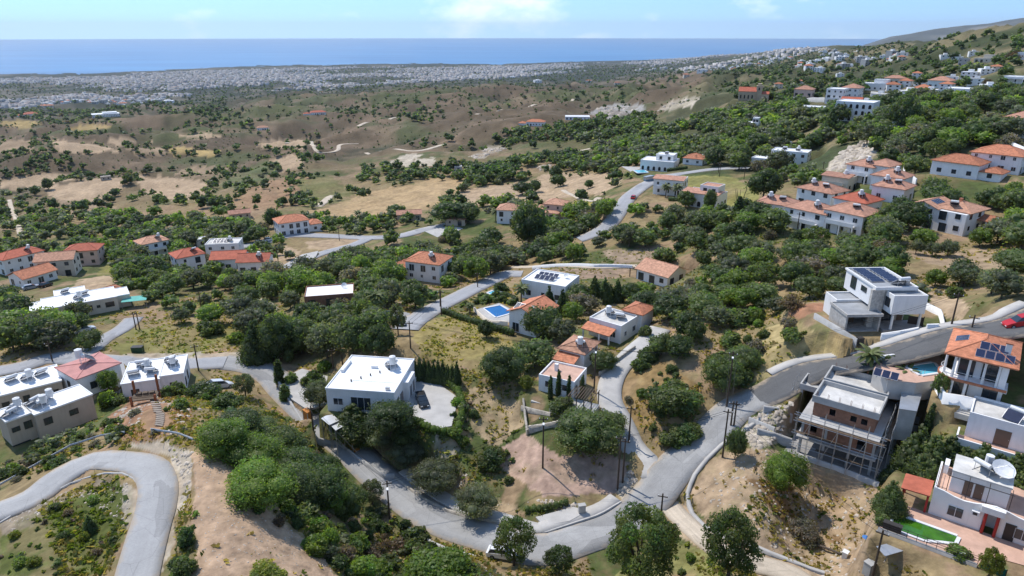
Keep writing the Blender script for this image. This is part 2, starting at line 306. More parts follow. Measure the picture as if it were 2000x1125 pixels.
# ------------------------------------------------------------------ mesh builder
class MB:
    def __init__(s): s.v = []; s.f = []; s.m = []; s.mats = []; s.cur = 0
    def mat(s, name):
        if name not in s.mats: s.mats.append(name)
        s.cur = s.mats.index(name); return s
    def face(s, *ps):
        n = len(s.v); s.v += [tuple(p) for p in ps]; s.f.append(tuple(range(n, n + len(ps)))); s.m.append(s.cur); return s
    def hexa(s, b, t):           # bottom and top rings, counter-clockwise from above
        n = len(s.v); k = len(b); s.v += [tuple(p) for p in b] + [tuple(p) for p in t]
        s.f.append(tuple(range(n + k - 1, n - 1, -1))); s.f.append(tuple(range(n + k, n + 2 * k)))
        for i in range(k):
            j = (i + 1) % k; s.f.append((n + i, n + j, n + k + j, n + k + i))
        s.m += [s.cur] * (k + 2); return s
    def box(s, x0, y0, z0, x1, y1, z1):
        return s.hexa([(x0, y0, z0), (x1, y0, z0), (x1, y1, z0), (x0, y1, z0)], [(x0, y0, z1), (x1, y0, z1), (x1, y1, z1), (x0, y1, z1)])
    def prism(s, poly, z0, z1):
        return s.hexa([(p[0], p[1], z0) for p in poly], [(p[0], p[1], z1) for p in poly])
    def tube(s, a, b, r0, r1=None, k=6):
        a, b = Vector(a), Vector(b); d = (b - a)
        if d.length < 1e-6: return s
        d.normalize(); r1 = r0 if r1 is None else r1
        x = d.orthogonal().normalized(); y = d.cross(x)
        R0 = [a + (x * math.cos(t) + y * math.sin(t)) * r0 for t in (2 * math.pi * i / k for i in range(k))]
        R1 = [b + (x * math.cos(t) + y * math.sin(t)) * r1 for t in (2 * math.pi * i / k for i in range(k))]
        return s.hexa(R0, R1)
    def build(s, name, parent=None, mat=None, smooth=False):
        me = bpy.data.meshes.new(name); me.from_pydata(s.v, [], s.f)
        if mat: me.materials.append(MATS[mat])
        else:
            for q in s.mats: me.materials.append(MATS[q])
            if len(s.mats) > 1: me.polygons.foreach_set('material_index', s.m)
        if smooth: me.polygons.foreach_set('use_smooth', [True] * len(me.polygons))
        me.update(); return link(name, me, parent)

def link(name, me, parent=None, loc=None, rz=None):
    o = bpy.data.objects.new(name, me); COL.objects.link(o)
    if parent is not None: o.parent = parent
    if loc is not None: o.location = loc
    if rz is not None: o.rotation_euler = (0, 0, rz)
    return o

LANDMARKS = []     # (phrase, u, v) for telling repeats apart
def thing(name, label, cat, loc, rz=0.0, group=None):
    o = link(name, None, None, loc, rz); o['label'] = label; o['category'] = cat
    if group: o['group'] = group
    return o
def tag(o, label, cat, group=None):
    o['label'] = label; o['category'] = cat
    if group: o['group'] = group
    return o
def struct(o, kind='structure'): o['kind'] = kind; return o

def grid_mesh(name, V, ni, nj, mat, colors=None, uv=None, attr='tint', smooth=True):
    idx = np.arange(ni * nj).reshape(ni, nj)
    F = np.stack([idx[:-1, :-1], idx[1:, :-1], idx[1:, 1:], idx[:-1, 1:]], -1).reshape(-1, 4)
    return raw_mesh(name, V, F, mat, colors, uv, attr, smooth)
def raw_mesh(name, V, F, mat, colors=None, uv=None, attr='tint', smooth=False, face_colors=None):
    F = np.asarray(F, np.int32); k = F.shape[1]
    me = bpy.data.meshes.new(name)
    me.vertices.add(len(V)); me.vertices.foreach_set('co', np.asarray(V, np.float32).ravel())
    me.loops.add(F.size); me.loops.foreach_set('vertex_index', F.ravel())
    me.polygons.add(len(F)); me.polygons.foreach_set('loop_start', np.arange(0, F.size, k, dtype=np.int32))
    if smooth: me.polygons.foreach_set('use_smooth', np.ones(len(F), bool))
    me.update(calc_edges=True)
    if colors is not None:
        a = me.attributes.new(attr, 'FLOAT_COLOR', 'POINT'); c = np.ones((len(V), 4), np.float32); c[:, :3] = colors; a.data.foreach_set('color', c.ravel())
    if face_colors is not None:
        a = me.attributes.new(attr, 'FLOAT_COLOR', 'FACE'); c = np.ones((len(F), 4), np.float32); c[:, :3] = face_colors; a.data.foreach_set('color', c.ravel())
    if uv is not None:
        l = me.uv_layers.new(name='UVMap'); l.data.foreach_set('uv', np.asarray(uv, np.float32)[F.ravel()].ravel())
    if mat: me.materials.append(MATS[mat])
    me.validate(); return me

# ------------------------------------------------------------------ roads: centre lines followed over the ground
def catmull(p, n=8):
    p = np.asarray(p, float); out = []
    q = np.vstack([2 * p[0] - p[1], p, 2 * p[-1] - p[-2]])
    for i in range(1, len(q) - 2):
        for t in np.linspace(0, 1, n, endpoint=False):
            out.append(0.5 * (2 * q[i] + (q[i + 1] - q[i - 1]) * t + (2 * q[i - 1] - 5 * q[i] + 4 * q[i + 1] - q[i + 2]) * t * t + (3 * q[i] - q[i - 1] - 3 * q[i + 1] + q[i + 2]) * t ** 3))
    out.append(p[-1]); return np.array(out)
def resample(p, step):
    d = np.concatenate([[0], np.cumsum(np.hypot(*(np.diff(p[:, :2], axis=0).T)))])
    m = max(2, int(d[-1] / step)); s = np.linspace(0, d[-1], m)
    return np.stack([np.interp(s, d, p[:, k]) for k in range(3)], -1)
def smooth_z(p, win):
    z = p[:, 2]; k = max(1, int(win)); zz = np.pad(z, k, mode='edge'); ker = np.hanning(2 * k + 1) + 1e-3; ker /= ker.sum()
    p = p.copy(); p[:, 2] = np.convolve(zz, ker, 'valid'); return p
def path(px, step=1.5, win=9):
    p = np.array([P(u, v) for u, v in px]); p = catmull(p, 10); p = resample(p, step)
    p[:, 2] = Hz(p[:, 0], p[:, 1]); return smooth_z(p, win)
def nrm2(p):
    t = np.gradient(p[:, :2], axis=0); t /= np.maximum(np.hypot(t[:, 0], t[:, 1]), 1e-9)[:, None]
    return np.stack([-t[:, 1], t[:, 0]], -1)

CARVE_D = np.full(H.shape, 1e9); CARVE_Z = np.zeros(H.shape); KEEP = np.zeros(H.shape, np.float32)   # KEEP: metres of clearance for planting
DA = azs[1] - azs[0]
def _window(x, y, r):
    D = math.hypot(x, y); a = math.atan2(x, y); da = r / max(D, 5)
    i0, i1 = int((a - da - AZ0) / DA), int((a + da - AZ0) / DA) + 2
    j0, j1 = np.searchsorted(lns, math.log(max(D - r, 14.0))) - 1, np.searchsorted(lns, math.log(D + r)) + 1
    return slice(max(i0, 0), min(i1, NA)), slice(max(j0, 0), min(j1, NL))
def carve_path(p, hw, blend, drop=0.16):
    for x, y, z in resample(p, min(0.45, hw / 4)):
        w = _window(x, y, hw + blend)
        d = np.hypot(GX[w] - x, GY[w] - y) - hw
        dn = d / blend; m = dn < np.minimum(CARVE_D[w], 1.0)
        CARVE_D[w] = np.where(m, dn, CARVE_D[w]); CARVE_Z[w] = np.where(m, z - drop, CARVE_Z[w])
        KEEP[w] = np.maximum(KEEP[w], (d < 0.6))
def carve_rect(x, y, rz, x0, x1, y0, y1, z, blend):
    R = math.hypot(max(abs(x0), abs(x1)), max(abs(y0), abs(y1))) + blend; w = _window(x, y, R)
    c, s = math.cos(rz), math.sin(rz); lx = (GX[w] - x) * c + (GY[w] - y) * s; ly = -(GX[w] - x) * s + (GY[w] - y) * c
    d = np.hypot(np.maximum(np.maximum(x0 - lx, lx - x1), 0), np.maximum(np.maximum(y0 - ly, ly - y1), 0)); dn = np.where(d == 0, -3.0, d / blend)
    m = dn < np.minimum(CARVE_D[w], 1.0)
    CARVE_D[w] = np.where(m, dn, CARVE_D[w]); CARVE_Z[w] = np.where(m, z, CARVE_Z[w])
    KEEP[w] = np.maximum(KEEP[w], d < 1.0)
def carve_poly(pw, z, blend):
    pw = np.asarray(pw); c = pw.mean(0); R = np.max(np.hypot(*(pw - c).T)) + blend; w = _window(c[0], c[1], R)
    ins = inpoly(pw, GX[w], GY[w]); dmin = np.full(ins.shape, 1e9)
    for i in range(len(pw)):
        a, b = pw[i], pw[(i + 1) % len(pw)]; ab = b - a; L2 = max(ab @ ab, 1e-9)
        t = np.clip(((GX[w] - a[0]) * ab[0] + (GY[w] - a[1]) * ab[1]) / L2, 0, 1)
        dmin = np.minimum(dmin, np.hypot(GX[w] - a[0] - t * ab[0], GY[w] - a[1] - t * ab[1]))
    dn = np.where(ins, -2.0, dmin / blend); m = dn < np.minimum(CARVE_D[w], 1.0)
    CARVE_D[w] = np.where(m, dn, CARVE_D[w]); CARVE_Z[w] = np.where(m, z, CARVE_Z[w]); KEEP[w] = np.maximum(KEEP[w], ins)

ROADS = []
def road(name, px, width, mat, blend=4.0, step=1.5, win=9, lift=0.0):
    p = path(px, step, win); p[:, 2] += lift; ROADS.append((name, p, width, mat)); carve_path(p, width / 2, blend); return p
MAIN = road('road', [(430, 706), (490, 714), (530, 733), (556, 760), (592, 795), (640, 838), (690, 882), (735, 922), (790, 972), (860, 1018), (950, 1050), (1050, 1062), (1150, 1052), (1222, 1018), (1275, 968), (1318, 915), (1376, 855), (1435, 804), (1500, 765), (1587, 729), (1673, 706), (1760, 686), (1875, 655), (2000, 622), (2080, 603)], 6.2, 'asphalt_grey', 4.0)
road('lane', [(-40, 735), (40, 713), (100, 698), (165, 700), (250, 708), (330, 712), (400, 709), (440, 708)], 5.6, 'asphalt_far', 4.0)
road('lane', [(120, 702), (170, 684), (202, 662), (240, 640), (262, 622)], 4.5, 'asphalt_far', 3.0)
HAIRPIN = road('hairpin_road', [(256, 1180), (272, 1110), (290, 1037), (304, 985), (307, 940), (288, 906), (240, 898), (185, 905), (120, 933), (60, 965), (-30, 1015)], 4.3, 'road_concrete', 2.5)
road('valley_road', [(790, 640), (818, 620), (876, 588), (933, 560), (980, 540), (1020, 532)], 6.0, 'asphalt_far', 4.0)
road('side_lane', [(1000, 524), (1080, 519), (1160, 520), (1245, 519)], 3.0, 'track_dust', 3.0)
road('upper_road', [(1130, 472), (1165, 455), (1195, 430), (1215, 402), (1233, 380), (1262, 360), (1300, 346), (1370, 333), (1440, 328), (1500, 330)], 6.4, 'asphalt_far', 5.0, 2.0)
road('village_road', [(470, 482), (520, 472), (570, 460), (640, 461), (720, 464), (780, 460), (830, 448), (890, 436)], 6.5, 'asphalt_far', 5.0, 2.0)
road('lane', [(560, 522), (600, 505), (640, 492), (690, 478), (720, 466)], 5.0, 'asphalt_far', 4.0, 2.0)
road('dirt_track', [(40, 458), (32, 430), (22, 405), (18, 390)], 3.0, 'track_dust', 3.0, 2.0)
road('dirt_track', [(620, 402), (640, 388), (652, 382)], 5.0, 'track_dust', 3.0, 2.0)
road('dirt_track', [(560, 280), (600, 272), (612, 282), (640, 298), (660, 292), (665, 284), (700, 280)], 5.0, 'track_dust', 6.0, 4.0)
road('dirt_track', [(715, 298), (790, 293), (870, 281)], 5.0, 'track_dust', 6.0, 4.0)
road('dirt_track', [(700, 248), (760, 233), (800, 225)], 6.0, 'track_dust', 8.0, 5.0)
road('dirt_track', [(930, 225), (980, 212), (1040, 203), (1120, 190)], 6.0, 'track_dust', 8.0, 5.0)
road('dirt_track', [(1130, 297), (1170, 285), (1210, 268), (1260, 258)], 4.0, 'track_dust', 6.0, 3.0)
road('dirt_track', [(1300, 975), (1335, 1025), (1420, 1072), (1540, 1125), (1600, 1160)], 3.2, 'track_dust', 3.0)
road('dirt_track', [(1100, 372), (1150, 392), (1172, 384)], 3.0, 'track_dust', 3.0, 2.0)
road('footpath', [(490, 583), (515, 590), (535, 605)], 3.0, 'track_dust', 3.0)
# ------------------------------------------------------------------ plots: where every building stands
def frame_px(o, x, z):            # a local frame from two corners of a building at one level
    a, b = PZ(*o, z), PZ(*x, z); return (float(a[0]), float(a[1]), math.atan2(b[1] - a[1], b[0] - a[0]))
def in_frame(fr, lx, ly):
    c, s = math.cos(fr[2]), math.sin(fr[2]); return fr[0] + lx * c - ly * s, fr[1] + lx * s + ly * c
def pad(fr, x0, x1, y0, y1, z, blend=4.0): carve_rect(fr[0], fr[1], fr[2], x0, x1, y0, y1, z - 0.06, blend)

zA = float(P(740, 800)[2]); frA = frame_px((636, 758), (769, 767), zA + 4.3); pad(frA, -1.2, 13.4, -1.6, 13.4, zA, 8)
zB = float(P(1680, 650)[2]); frB = frame_px((1652, 648), (1712, 647), zB); pad(frB, -2, 18.5, -3, 13, zB, 4)
zD = float(P(1650, 890)[2]); frD = frame_px((1555, 882), (1700, 930), zD); pad(frD, -1.8, 14.2, -1.2, 13.6, zD, 2.0)
zC = float(P(1900, 790)[2]); frC = frame_px((1843, 735), (1969, 766), zC + 3.2); pad(frC, -1, 12, -1, 14, zC, 3); zP = zC + 1.1; PATIO = [tuple(PZ(u, v, zP)[:2]) for u, v in ((1706, 722), (1712, 711), (1760, 701), (1832, 690), (1850, 708), (1846, 730), (1838, 742), (1790, 748), (1735, 742))][::-1]; carve_poly(np.array(PATIO), zP - .06, 1.2)
zE = float(P(1850, 1030)[2]); frE = frame_px((1812, 1002), (1985, 1062), zE); pad(frE, -4.5, 13, -8, 10, zE, 2.0)
zF = float(P(1920, 850)[2]); frF = frame_px((1880, 860), (2000, 895), zF); pad(frF, -1, 12, -1, 9, zF, 2.0)
zG1 = float(P(100, 850)[2]) - 1.2; frG1 = frame_px((12, 826), (62, 808), zG1 + 4.4); pad(frG1, -2, 14, -5, 6, zG1, 4)
zG2 = float(P(60, 800)[2]); frG2 = frame_px((0, 775), (120, 745), zG2 + 3.3); pad(frG2, -9, 10, -1, 9, zG2, 4)
zG3 = float(P(160, 770)[2]); frG3 = frame_px((110, 718), (152, 742), zG3 + 4.0); pad(frG3, -1, 8, -1, 8, zG3, 4)
zH = float(P(300, 768)[2]); frH = frame_px((236, 750), (357, 733), zH + 3.6); pad(frH, -1, 11, -1, 10, zH, 3)
zK = float(P(150, 620)[2]); frK = frame_px((82, 606), (226, 580), zK + 3.6); pad(frK, -3, 22, -2, 14, zK, 5)

# label, category, u, v (foot of the front), apparent front width px, depth m, storeys, turn deg, roof, wall, roof material, extras
HOUSES = [
 ('white two storey house with small red hip roof and parapet at far left', 'house', 54, 528, 66, 8, 2, 24, 'hip', 'white_wall', 'red_roof', 'tank'),
 ('cream house with bright orange gable roof in the row at far left', 'house', 112, 541, 60, 8, 2, -18, 'gable', 'cream_wall', 'terracotta', ''),
 ('pale pink house with dark red tiled roof, right end of the far left row', 'house', 163, 519, 54, 8, 2, -20, 'hip', 'pink_wall', 'red_roof', ''),
 ('low white house with orange gable facing the lane, front of the far left row', 'house', 82, 553, 55, 8, 1, 28, 'gable', 'white_wall', 'terracotta', ''),
 ('tall white two storey house with red roof and lower side wing standing alone among trees', 'house', 308, 500, 46, 8, 2, 18, 'hip', 'white_wall', 'terracotta', 'wing,tank,balcony'),
 ('white two storey house with red roof left of the solar roofed house', 'house', 378, 531, 48, 8, 2, 15, 'hip', 'white_wall', 'red_roof', 'tank'),
 ('white flat roofed house with big solar panels above the red roofed pair', 'house', 437, 506, 58, 8, 2, -15, 'flat', 'white_wall', 'dirty_roof', 'pv,tank'),
 ('white house with long red roof, left one of the red roofed pair', 'house', 447, 528, 58, 8, 1.4, -15, 'gable', 'white_wall', 'red_roof', ''),
 ('white house with red roof, right one of the red roofed pair', 'house', 496, 534, 54, 8, 1.4, -15, 'gable', 'white_wall', 'red_roof', 'tank'),
 ('white two storey house with orange hip roof beside the curving village road', 'house', 577, 458, 54, 10, 2, 14, 'hip', 'white_wall', 'terracotta', 'wing'),
 ('small barn with pale red gable roof below the brown hillside', 'barn', 470, 428, 37, 6, 1.0, 4, 'gable', 'beige_wall', 'faded_tile', ''),
 ('small white flat roofed shed among orchard trees', 'shed', 396, 481, 19, 4, 1, 10, 'flat', 'white_wall', 'white_roof', ''),
 ('large white house with red hipped roofs above the wooded gully', 'house', 826, 549, 64, 9, 2, -28, 'hip', 'white_wall', 'terracotta', 'wing,tank'),
 ('white house with orange hip roof behind the tall dark tree', 'house', 990, 437, 38, 9, 2, -10, 'hip', 'white_wall', 'terracotta', ''),
 ('low brown roofed outbuilding beside the big round tree', 'outbuilding', 889, 441, 36, 7, 1, -10, 'hip', 'beige_wall', 'faded_tile', ''),
 ('long low shed with brown roof and white end at the top of the orchard', 'shed', 800, 431, 44, 6, 1, 2, 'gable', 'beige_wall', 'faded_tile', ''),
 ('pale pink villa with several stepped orange roofs beside the yellow field', 'house', 1080, 425, 36, 8, 2, -18, 'hip', 'pink_wall', 'terracotta', 'wing,wing2'),
 ('white villa with arches and a large pool terrace beside the upper road bend', 'villa', 1282, 334, 62, 12, 1.6, -14, 'flat', 'white_wall', 'white_roof', 'upper,arches,tank'),
 ('small white house with orange hip roof right of the arched pool villa', 'house', 1352, 322, 36, 9, 1, -15, 'hip', 'white_wall', 'terracotta', ''),
 ('white two storey villa with pale orange roof inside the upper road bend', 'villa', 1303, 381, 54, 10, 2, -12, 'flat', 'white_wall', 'faded_tile', 'balcony'),
 ('white villa with arched windows and orange roof sections below the grassy slope', 'villa', 1364, 405, 64, 10, 1.6, -22, 'flat', 'white_wall', 'faded_tile', 'upper,arches'),
 ('small white cube house left of the long white block with rooftop tanks', 'house', 1481, 331, 30, 8, 1.6, -16, 'flat', 'white_wall', 'white_roof', ''),
 ('long white two storey block with water tanks on its flat roof', 'house', 1538, 323, 64, 9, 2, -10, 'flat', 'white_wall', 'white_roof', 'tank,tank2'),
 ('white house with spread orange roofs, left one of the hillside pair', 'house', 1860, 345, 76, 9, 1.4, -16, 'hip', 'white_wall', 'terracotta', 'wing'),
 ('white house with wide orange hip roof, right one of the hillside pair', 'house', 1938, 336, 80, 10, 1.8, -12, 'hip', 'white_wall', 'terracotta', ''),
 ('white villa with orange gable roof and solar panel above the tan paddock', 'house', 1822, 449, 96, 9, 1.8, -24, 'cross', 'white_wall', 'terracotta', 'roofpv,chimney,tank'),
 ('open white carport with orange tiled roof beside the gabled villa', 'carport', 1902, 449, 38, 6, 1, -20, 'gable', 'white_wall', 'terracotta', 'open'),
 ('white villa with terracotta roofs and terrace wall at the right edge', 'villa', 1986, 262, 52, 10, 1.8, -14, 'hip', 'white_wall', 'faded_tile', 'wing'),
 ('small low house with two slope orange roof above the side lane', 'house', 1272, 553, 60, 9, 1, -34, 'gable', 'white_wall', 'terracotta', 'pergola'),
 ('white flat roofed house with solar panels behind tall dark conifers', 'house', 1060, 588, 84, 9, 1.5, -24, 'flat', 'white_wall', 'white_roof', 'pv,dish'),
 ('white house with solar panels on its red roof beside the blue pool', 'house', 1020, 652, 52, 8, 1.5, -34, 'gable', 'white_wall', 'terracotta', 'roofpv'),
 ('low white roofed bungalow with brick red walls hidden among trees', 'house', 645, 599, 90, 8, 1, -4, 'flat', 'brick_red', 'white_roof', 'dish'),
 ('small cream annex with red roof at the end of the long flat block', 'annex', 234, 588, 22, 5, 1, 22, 'hip', 'cream_wall', 'terracotta', ''),
 # parcel beside the tiled hip roofed villas
 ('white flat roofed house with red hip roof behind, upper house along the pale driveway', 'house', 1180, 662, 62, 7, 1.2, -30, 'flat', 'white_wall', 'dirty_roof', 'tank,tank2,rearhip,porch'),
 ('small villa with pyramid tiled roof and lower porch roof, middle of the driveway plot', 'villa', 1116, 718, 46, 6, 1.15, -26, 'hip', 'white_wall', 'terracotta', 'porch,tank'),
 ('low flat roofed villa with pergola behind four thin cypresses', 'villa', 1086, 770, 68, 6, .95, -22, 'flat', 'white_wall', 'paving_pink', 'pergola2,chimney2'),
 # terraced holiday complex
 ('back left unit of the terraced complex, white with red tiled roof', 'house', 1674, 356, 46, 8, 1.8, -26, 'hip', 'white_wall', 'faded_tile', 'tank,balcony'),
 ('small unit with red tiles behind the right wing of the terraced complex', 'house', 1710, 352, 38, 8, 1.6, -26, 'hip', 'white_wall', 'faded_tile', ''),
 ('right hand unit of the terraced complex with long red tile band', 'house', 1728, 374, 54, 8, 1.5, -18, 'hip', 'white_wall', 'faded_tile', 'tank'),
 ('lower right unit of the terraced complex with tanks on its tiles', 'house', 1730, 394, 54, 8, 1.4, -18, 'hip', 'white_wall', 'faded_tile', 'tank,tank2'),
 ('cream unit of the terraced complex with open pergola side', 'house', 1627, 374, 46, 8, 1.5, -20, 'flat', 'cream_wall', 'faded_tile', 'tank,balcony'),
 ('wide white unit in the middle of the terraced complex with pink side wall', 'house', 1585, 406, 62, 9, 1.8, -32, 'hip', 'white_wall', 'faded_tile', 'tank,tank2'),
 ('white unit with dark red roof right of centre in the terraced complex', 'house', 1655, 420, 56, 9, 1.4, -28, 'hip', 'white_wall', 'red_roof', 'tank'),
 ('low left end unit of the terraced complex with roof tanks', 'house', 1508, 422, 60, 8, 1.2, -14, 'hip', 'white_wall', 'faded_tile', 'tank,tank2'),
 ('front row unit of the terraced complex with balconies', 'house', 1566, 450, 74, 8, 1.9, -30, 'hip', 'white_wall', 'faded_tile', 'balcony,tank'),
 ('front right corner unit of the terraced complex with small windows', 'house', 1640, 458, 70, 9, 2, -26, 'hip', 'white_wall', 'faded_tile', 'tank,balcony'),
 # on the ridge
 ('pink roofed three storey block right of the church', 'block', 1566, 197, 32, 10, 2.6, -10, 'hip', 'pink_wall', 'faded_tile', 'balcony'),
 ('stepped bright white apartment block with blue shaded end on the ridge', 'block', 1627, 203, 30, 12, 3, -14, 'flat', 'white_wall', 'white_roof', 'balcony'),
 ('blue grey rear block with pale red roof beside the stepped apartments', 'block', 1656, 200, 30, 12, 3, -14, 'hip', 'white_wall', 'faded_tile', ''),
 ('white hotel with rows of dark arched windows below the ridge village', 'hotel', 1663, 237, 64, 14, 3, -12, 'flat', 'white_wall', 'white_roof', 'arches'),
 ('low shed with bright red roof behind the arched hotel', 'shed', 1661, 207, 34, 8, 1, -6, 'gable', 'cream_wall', 'red_roof', ''),
 ('long low white terrace building left of the arched hotel', 'house', 1591, 220, 52, 9, 1, -6, 'flat', 'white_wall', 'white_roof', ''),
 ('long white warehouse on the slope right of the village centre', 'warehouse', 1892, 190, 84, 14, 1.4, -12, 'flat', 'white_wall', 'white_roof', ''),
 ('white village house with orange roof above the grey retaining wall', 'house', 1798, 184, 30, 9, 1.2, -10, 'hip', 'white_wall', 'terracotta', ''),
 ('wide white village house with pale tiles, top of the ridge village', 'house', 1832, 172, 38, 11, 1.6, -14, 'hip', 'white_wall', 'faded_tile', ''),
 ('white village house with rooftop shelter left of the tiled one', 'house', 1708, 177, 46, 10, 1.6, -10, 'flat', 'white_wall', 'white_roof', 'upper'),
 ('long village house with brown tiles behind the white ones', 'house', 1745, 163, 34, 10, 1.4, -8, 'hip', 'cream_wall', 'faded_tile', ''),
 ('square grey stone tower house on the far ridge', 'house', 1879, 129, 15, 9, 2, -10, 'flat', 'grey_wall', 'dirty_roof', ''),
 ('round topped water reservoir building with pale yellow walls on the far ridge', 'reservoir', 1921, 122, 32, 14, 1, -8, 'flat', 'cream_wall', 'dirty_roof', 'upper'),
 ('long white flat house at the right edge below the ridge', 'house', 1980, 163, 40, 10, 1.2, -14, 'flat', 'white_wall', 'white_roof', 'balcony'),
 ('white house under dark trees at the right edge of the ridge', 'house', 1993, 117, 14, 10, 1.6, -10, 'flat', 'white_wall', 'white_roof', ''),
 ('small white cube house alone in woodland left of the long block', 'house', 1468, 257, 20, 7, 1.6, -12, 'flat', 'white_wall', 'white_roof', 'upper'),
 ('orange roofed white farmhouse on the wooded spur', 'house', 1045, 246, 34, 11, 1.4, -10, 'hip', 'white_wall', 'terracotta', 'wing'),
 ('very long low white shed on the wooded spur', 'shed', 1128, 234, 46, 14, 1, 2, 'flat', 'white_wall', 'white_roof', ''),
 ('isolated white villa with red roof on the brown hill', 'villa', 622, 224, 28, 12, 1.4, 6, 'hip', 'white_wall', 'red_roof', 'wing'),
 ('large bright white villa block in the far green plain', 'villa', 208, 228, 46, 30, 2, 4, 'flat', 'white_wall', 'white_roof', 'upper'),
 ('white villa with red roof at far left edge of the plain', 'villa', 62, 227, 24, 24, 2, 8, 'hip', 'white_wall', 'red_roof', 'wing'),
 ('small white house with red roof beside the tan valley field', 'house', 514, 254, 20, 12, 1.2, 4, 'hip', 'white_wall', 'terracotta', ''),
 ('small ruined stone hut on the tan field', 'hut', 208, 352, 17, 5, 1, 4, 'flat', 'stone_wall', 'stone_wall', ''),
 ('small grey shed in the olive slope beyond the golden field', 'shed', 895, 334, 14, 6, 1, 0, 'flat', 'grey_wall', 'dirty_roof', ''),
]
H_POS = []
for h in HOUSES:
    lab, cat, u, v, wpx, d, st, rot = h[:8]
    p = P(u, v); rz = -math.atan2(p[0], p[1]) + math.radians(rot)
    w = max(wpx * depth(p) / FPX * 1.04, 3.0) / (1.0 if abs(rot) < 8 else math.cos(math.radians(rot)) * 0.75 + 0.25)
    H_POS.append((float(p[0]), float(p[1]), float(p[2]), rz, w)); carve_rect(p[0], p[1], rz, -w / 2 - 1, w / 2 + 1, -1.5, d + 1, p[2] - 0.06, max(4.0, depth(p) * 0.025))
pCH = P(1466, 197); rCH = -math.atan2(pCH[0], pCH[1]) + math.radians(-4); carve_rect(pCH[0], pCH[1], rCH, -12, 14, -3, 14, pCH[2] - 0.06, 10)

# flat yards, drives and pools (corners in the photograph)
def yard_pts(px, z=None): 
    w = [P(u, v) for u, v in px]; zz = float(np.mean([q[2] for q in w])) if z is None else z
    return [tuple(PZ(u, v, zz)[:2]) for u, v in px], zz
YARDS = []
def yard(name, px, mat, z=None, blend=3.0, carve=True, lift=0.0):
    pts2, zz = yard_pts(px, z); zz += lift
    if carve: carve_poly(pts2, zz - 0.10, blend)
    YARDS.append((name, pts2, zz, mat)); return pts2, zz
YARD_A = yard('forecourt', [(806, 742), (860, 752), (893, 775), (890, 800), (882, 832), (845, 838), (800, 815), (790, 782)], 'pale_concrete', zA + 0.02)
yard('forecourt', [(538, 745), (590, 720), (640, 735), (636, 765), (640, 790), (600, 800), (570, 780)], 'pale_concrete', zA - 3.2, 3)
YARD_P = yard('pool_terrace', [(925, 606), (975, 592), (1012, 611), (990, 633), (960, 632)], 'pale_concrete', None, 2.5)
yard('pool_terrace', [(948, 572), (968, 563), (1000, 578), (985, 588)], 'pale_concrete', None, 2.5)
yard('pool_terrace', [(1214, 325), (1250, 326), (1300, 335), (1275, 343), (1240, 340)], 'pale_concrete', None, 5)
yard('paved_bay', [(1046, 1010), (1120, 990), (1148, 998), (1112, 1018), (1062, 1026)], 'pale_concrete', None, 2.5)
yard('car_park', [(806, 640), (800, 612), (770, 605), (715, 612), (730, 628)], 'asphalt_grey', None, 3)
yard('courtyard', [(195, 716), (240, 704), (250, 740), (232, 770), (205, 760)], 'road_concrete', None, 3)
yard('farm_yard', [(830, 452), (880, 440), (905, 446), (860, 466)], 'pale_concrete', None, 5)
yard('drive', [(550, 520), (590, 497), (622, 490), (615, 505), (575, 525)], 'pale_concrete', None, 4)
DRIVE = path([(1300, 945), (1266, 905), (1238, 866), (1212, 820), (1190, 775), (1200, 730), (1235, 690), (1270, 660), (1290, 640)], 1.5, 9)
_k = int(np.argmin(np.hypot(MAIN[:, 0] - DRIVE[0, 0], MAIN[:, 1] - DRIVE[0, 1]))); _d = np.concatenate([[0], np.cumsum(np.hypot(*np.diff(DRIVE[:, :2], axis=0).T))]); _mi = np.array([int(np.argmin(np.hypot(MAIN[:, 0] - q[0], MAIN[:, 1] - q[1]))) for q in DRIVE]); _f = sstep(3.5, 15, _d); DRIVE[:, 2] = DRIVE[:, 2] * _f + (MAIN[_mi, 2] - .3 * sstep(4.2, 2.6, _d)) * (1 - _f)
ROADS.append(('driveway', DRIVE, 4.2, 'pale_concrete')); carve_path(DRIVE, 2.1, 3.0)
# pavement outlines run beside the main road
def beside(main, a, b, off, dz=0.0):
    ia, ib = (int(np.argmin(np.hypot(main[:, 0] - P(*q)[0], main[:, 1] - P(*q)[1]))) for q in (a, b)); q = main[min(ia, ib):max(ia, ib) + 1].copy(); q[:, :2] += nrm2(q) * off; q[:, 2] += dz; return q
PAVE_L = beside(MAIN, (752, 945), (1240, 1000), 4.1); PAVE_R = beside(MAIN, (1545, 752), (2060, 608), 4.0)
carve_path(PAVE_L, 1.2, 3.0); carve_path(PAVE_R, 1.0, 3.0)

# apply the cuttings and fills
cd = np.clip(CARVE_D, 0, 1); wgt = 1 - sstep(0, 1, cd); H = H * (1 - wgt) + CARVE_Z * wgt

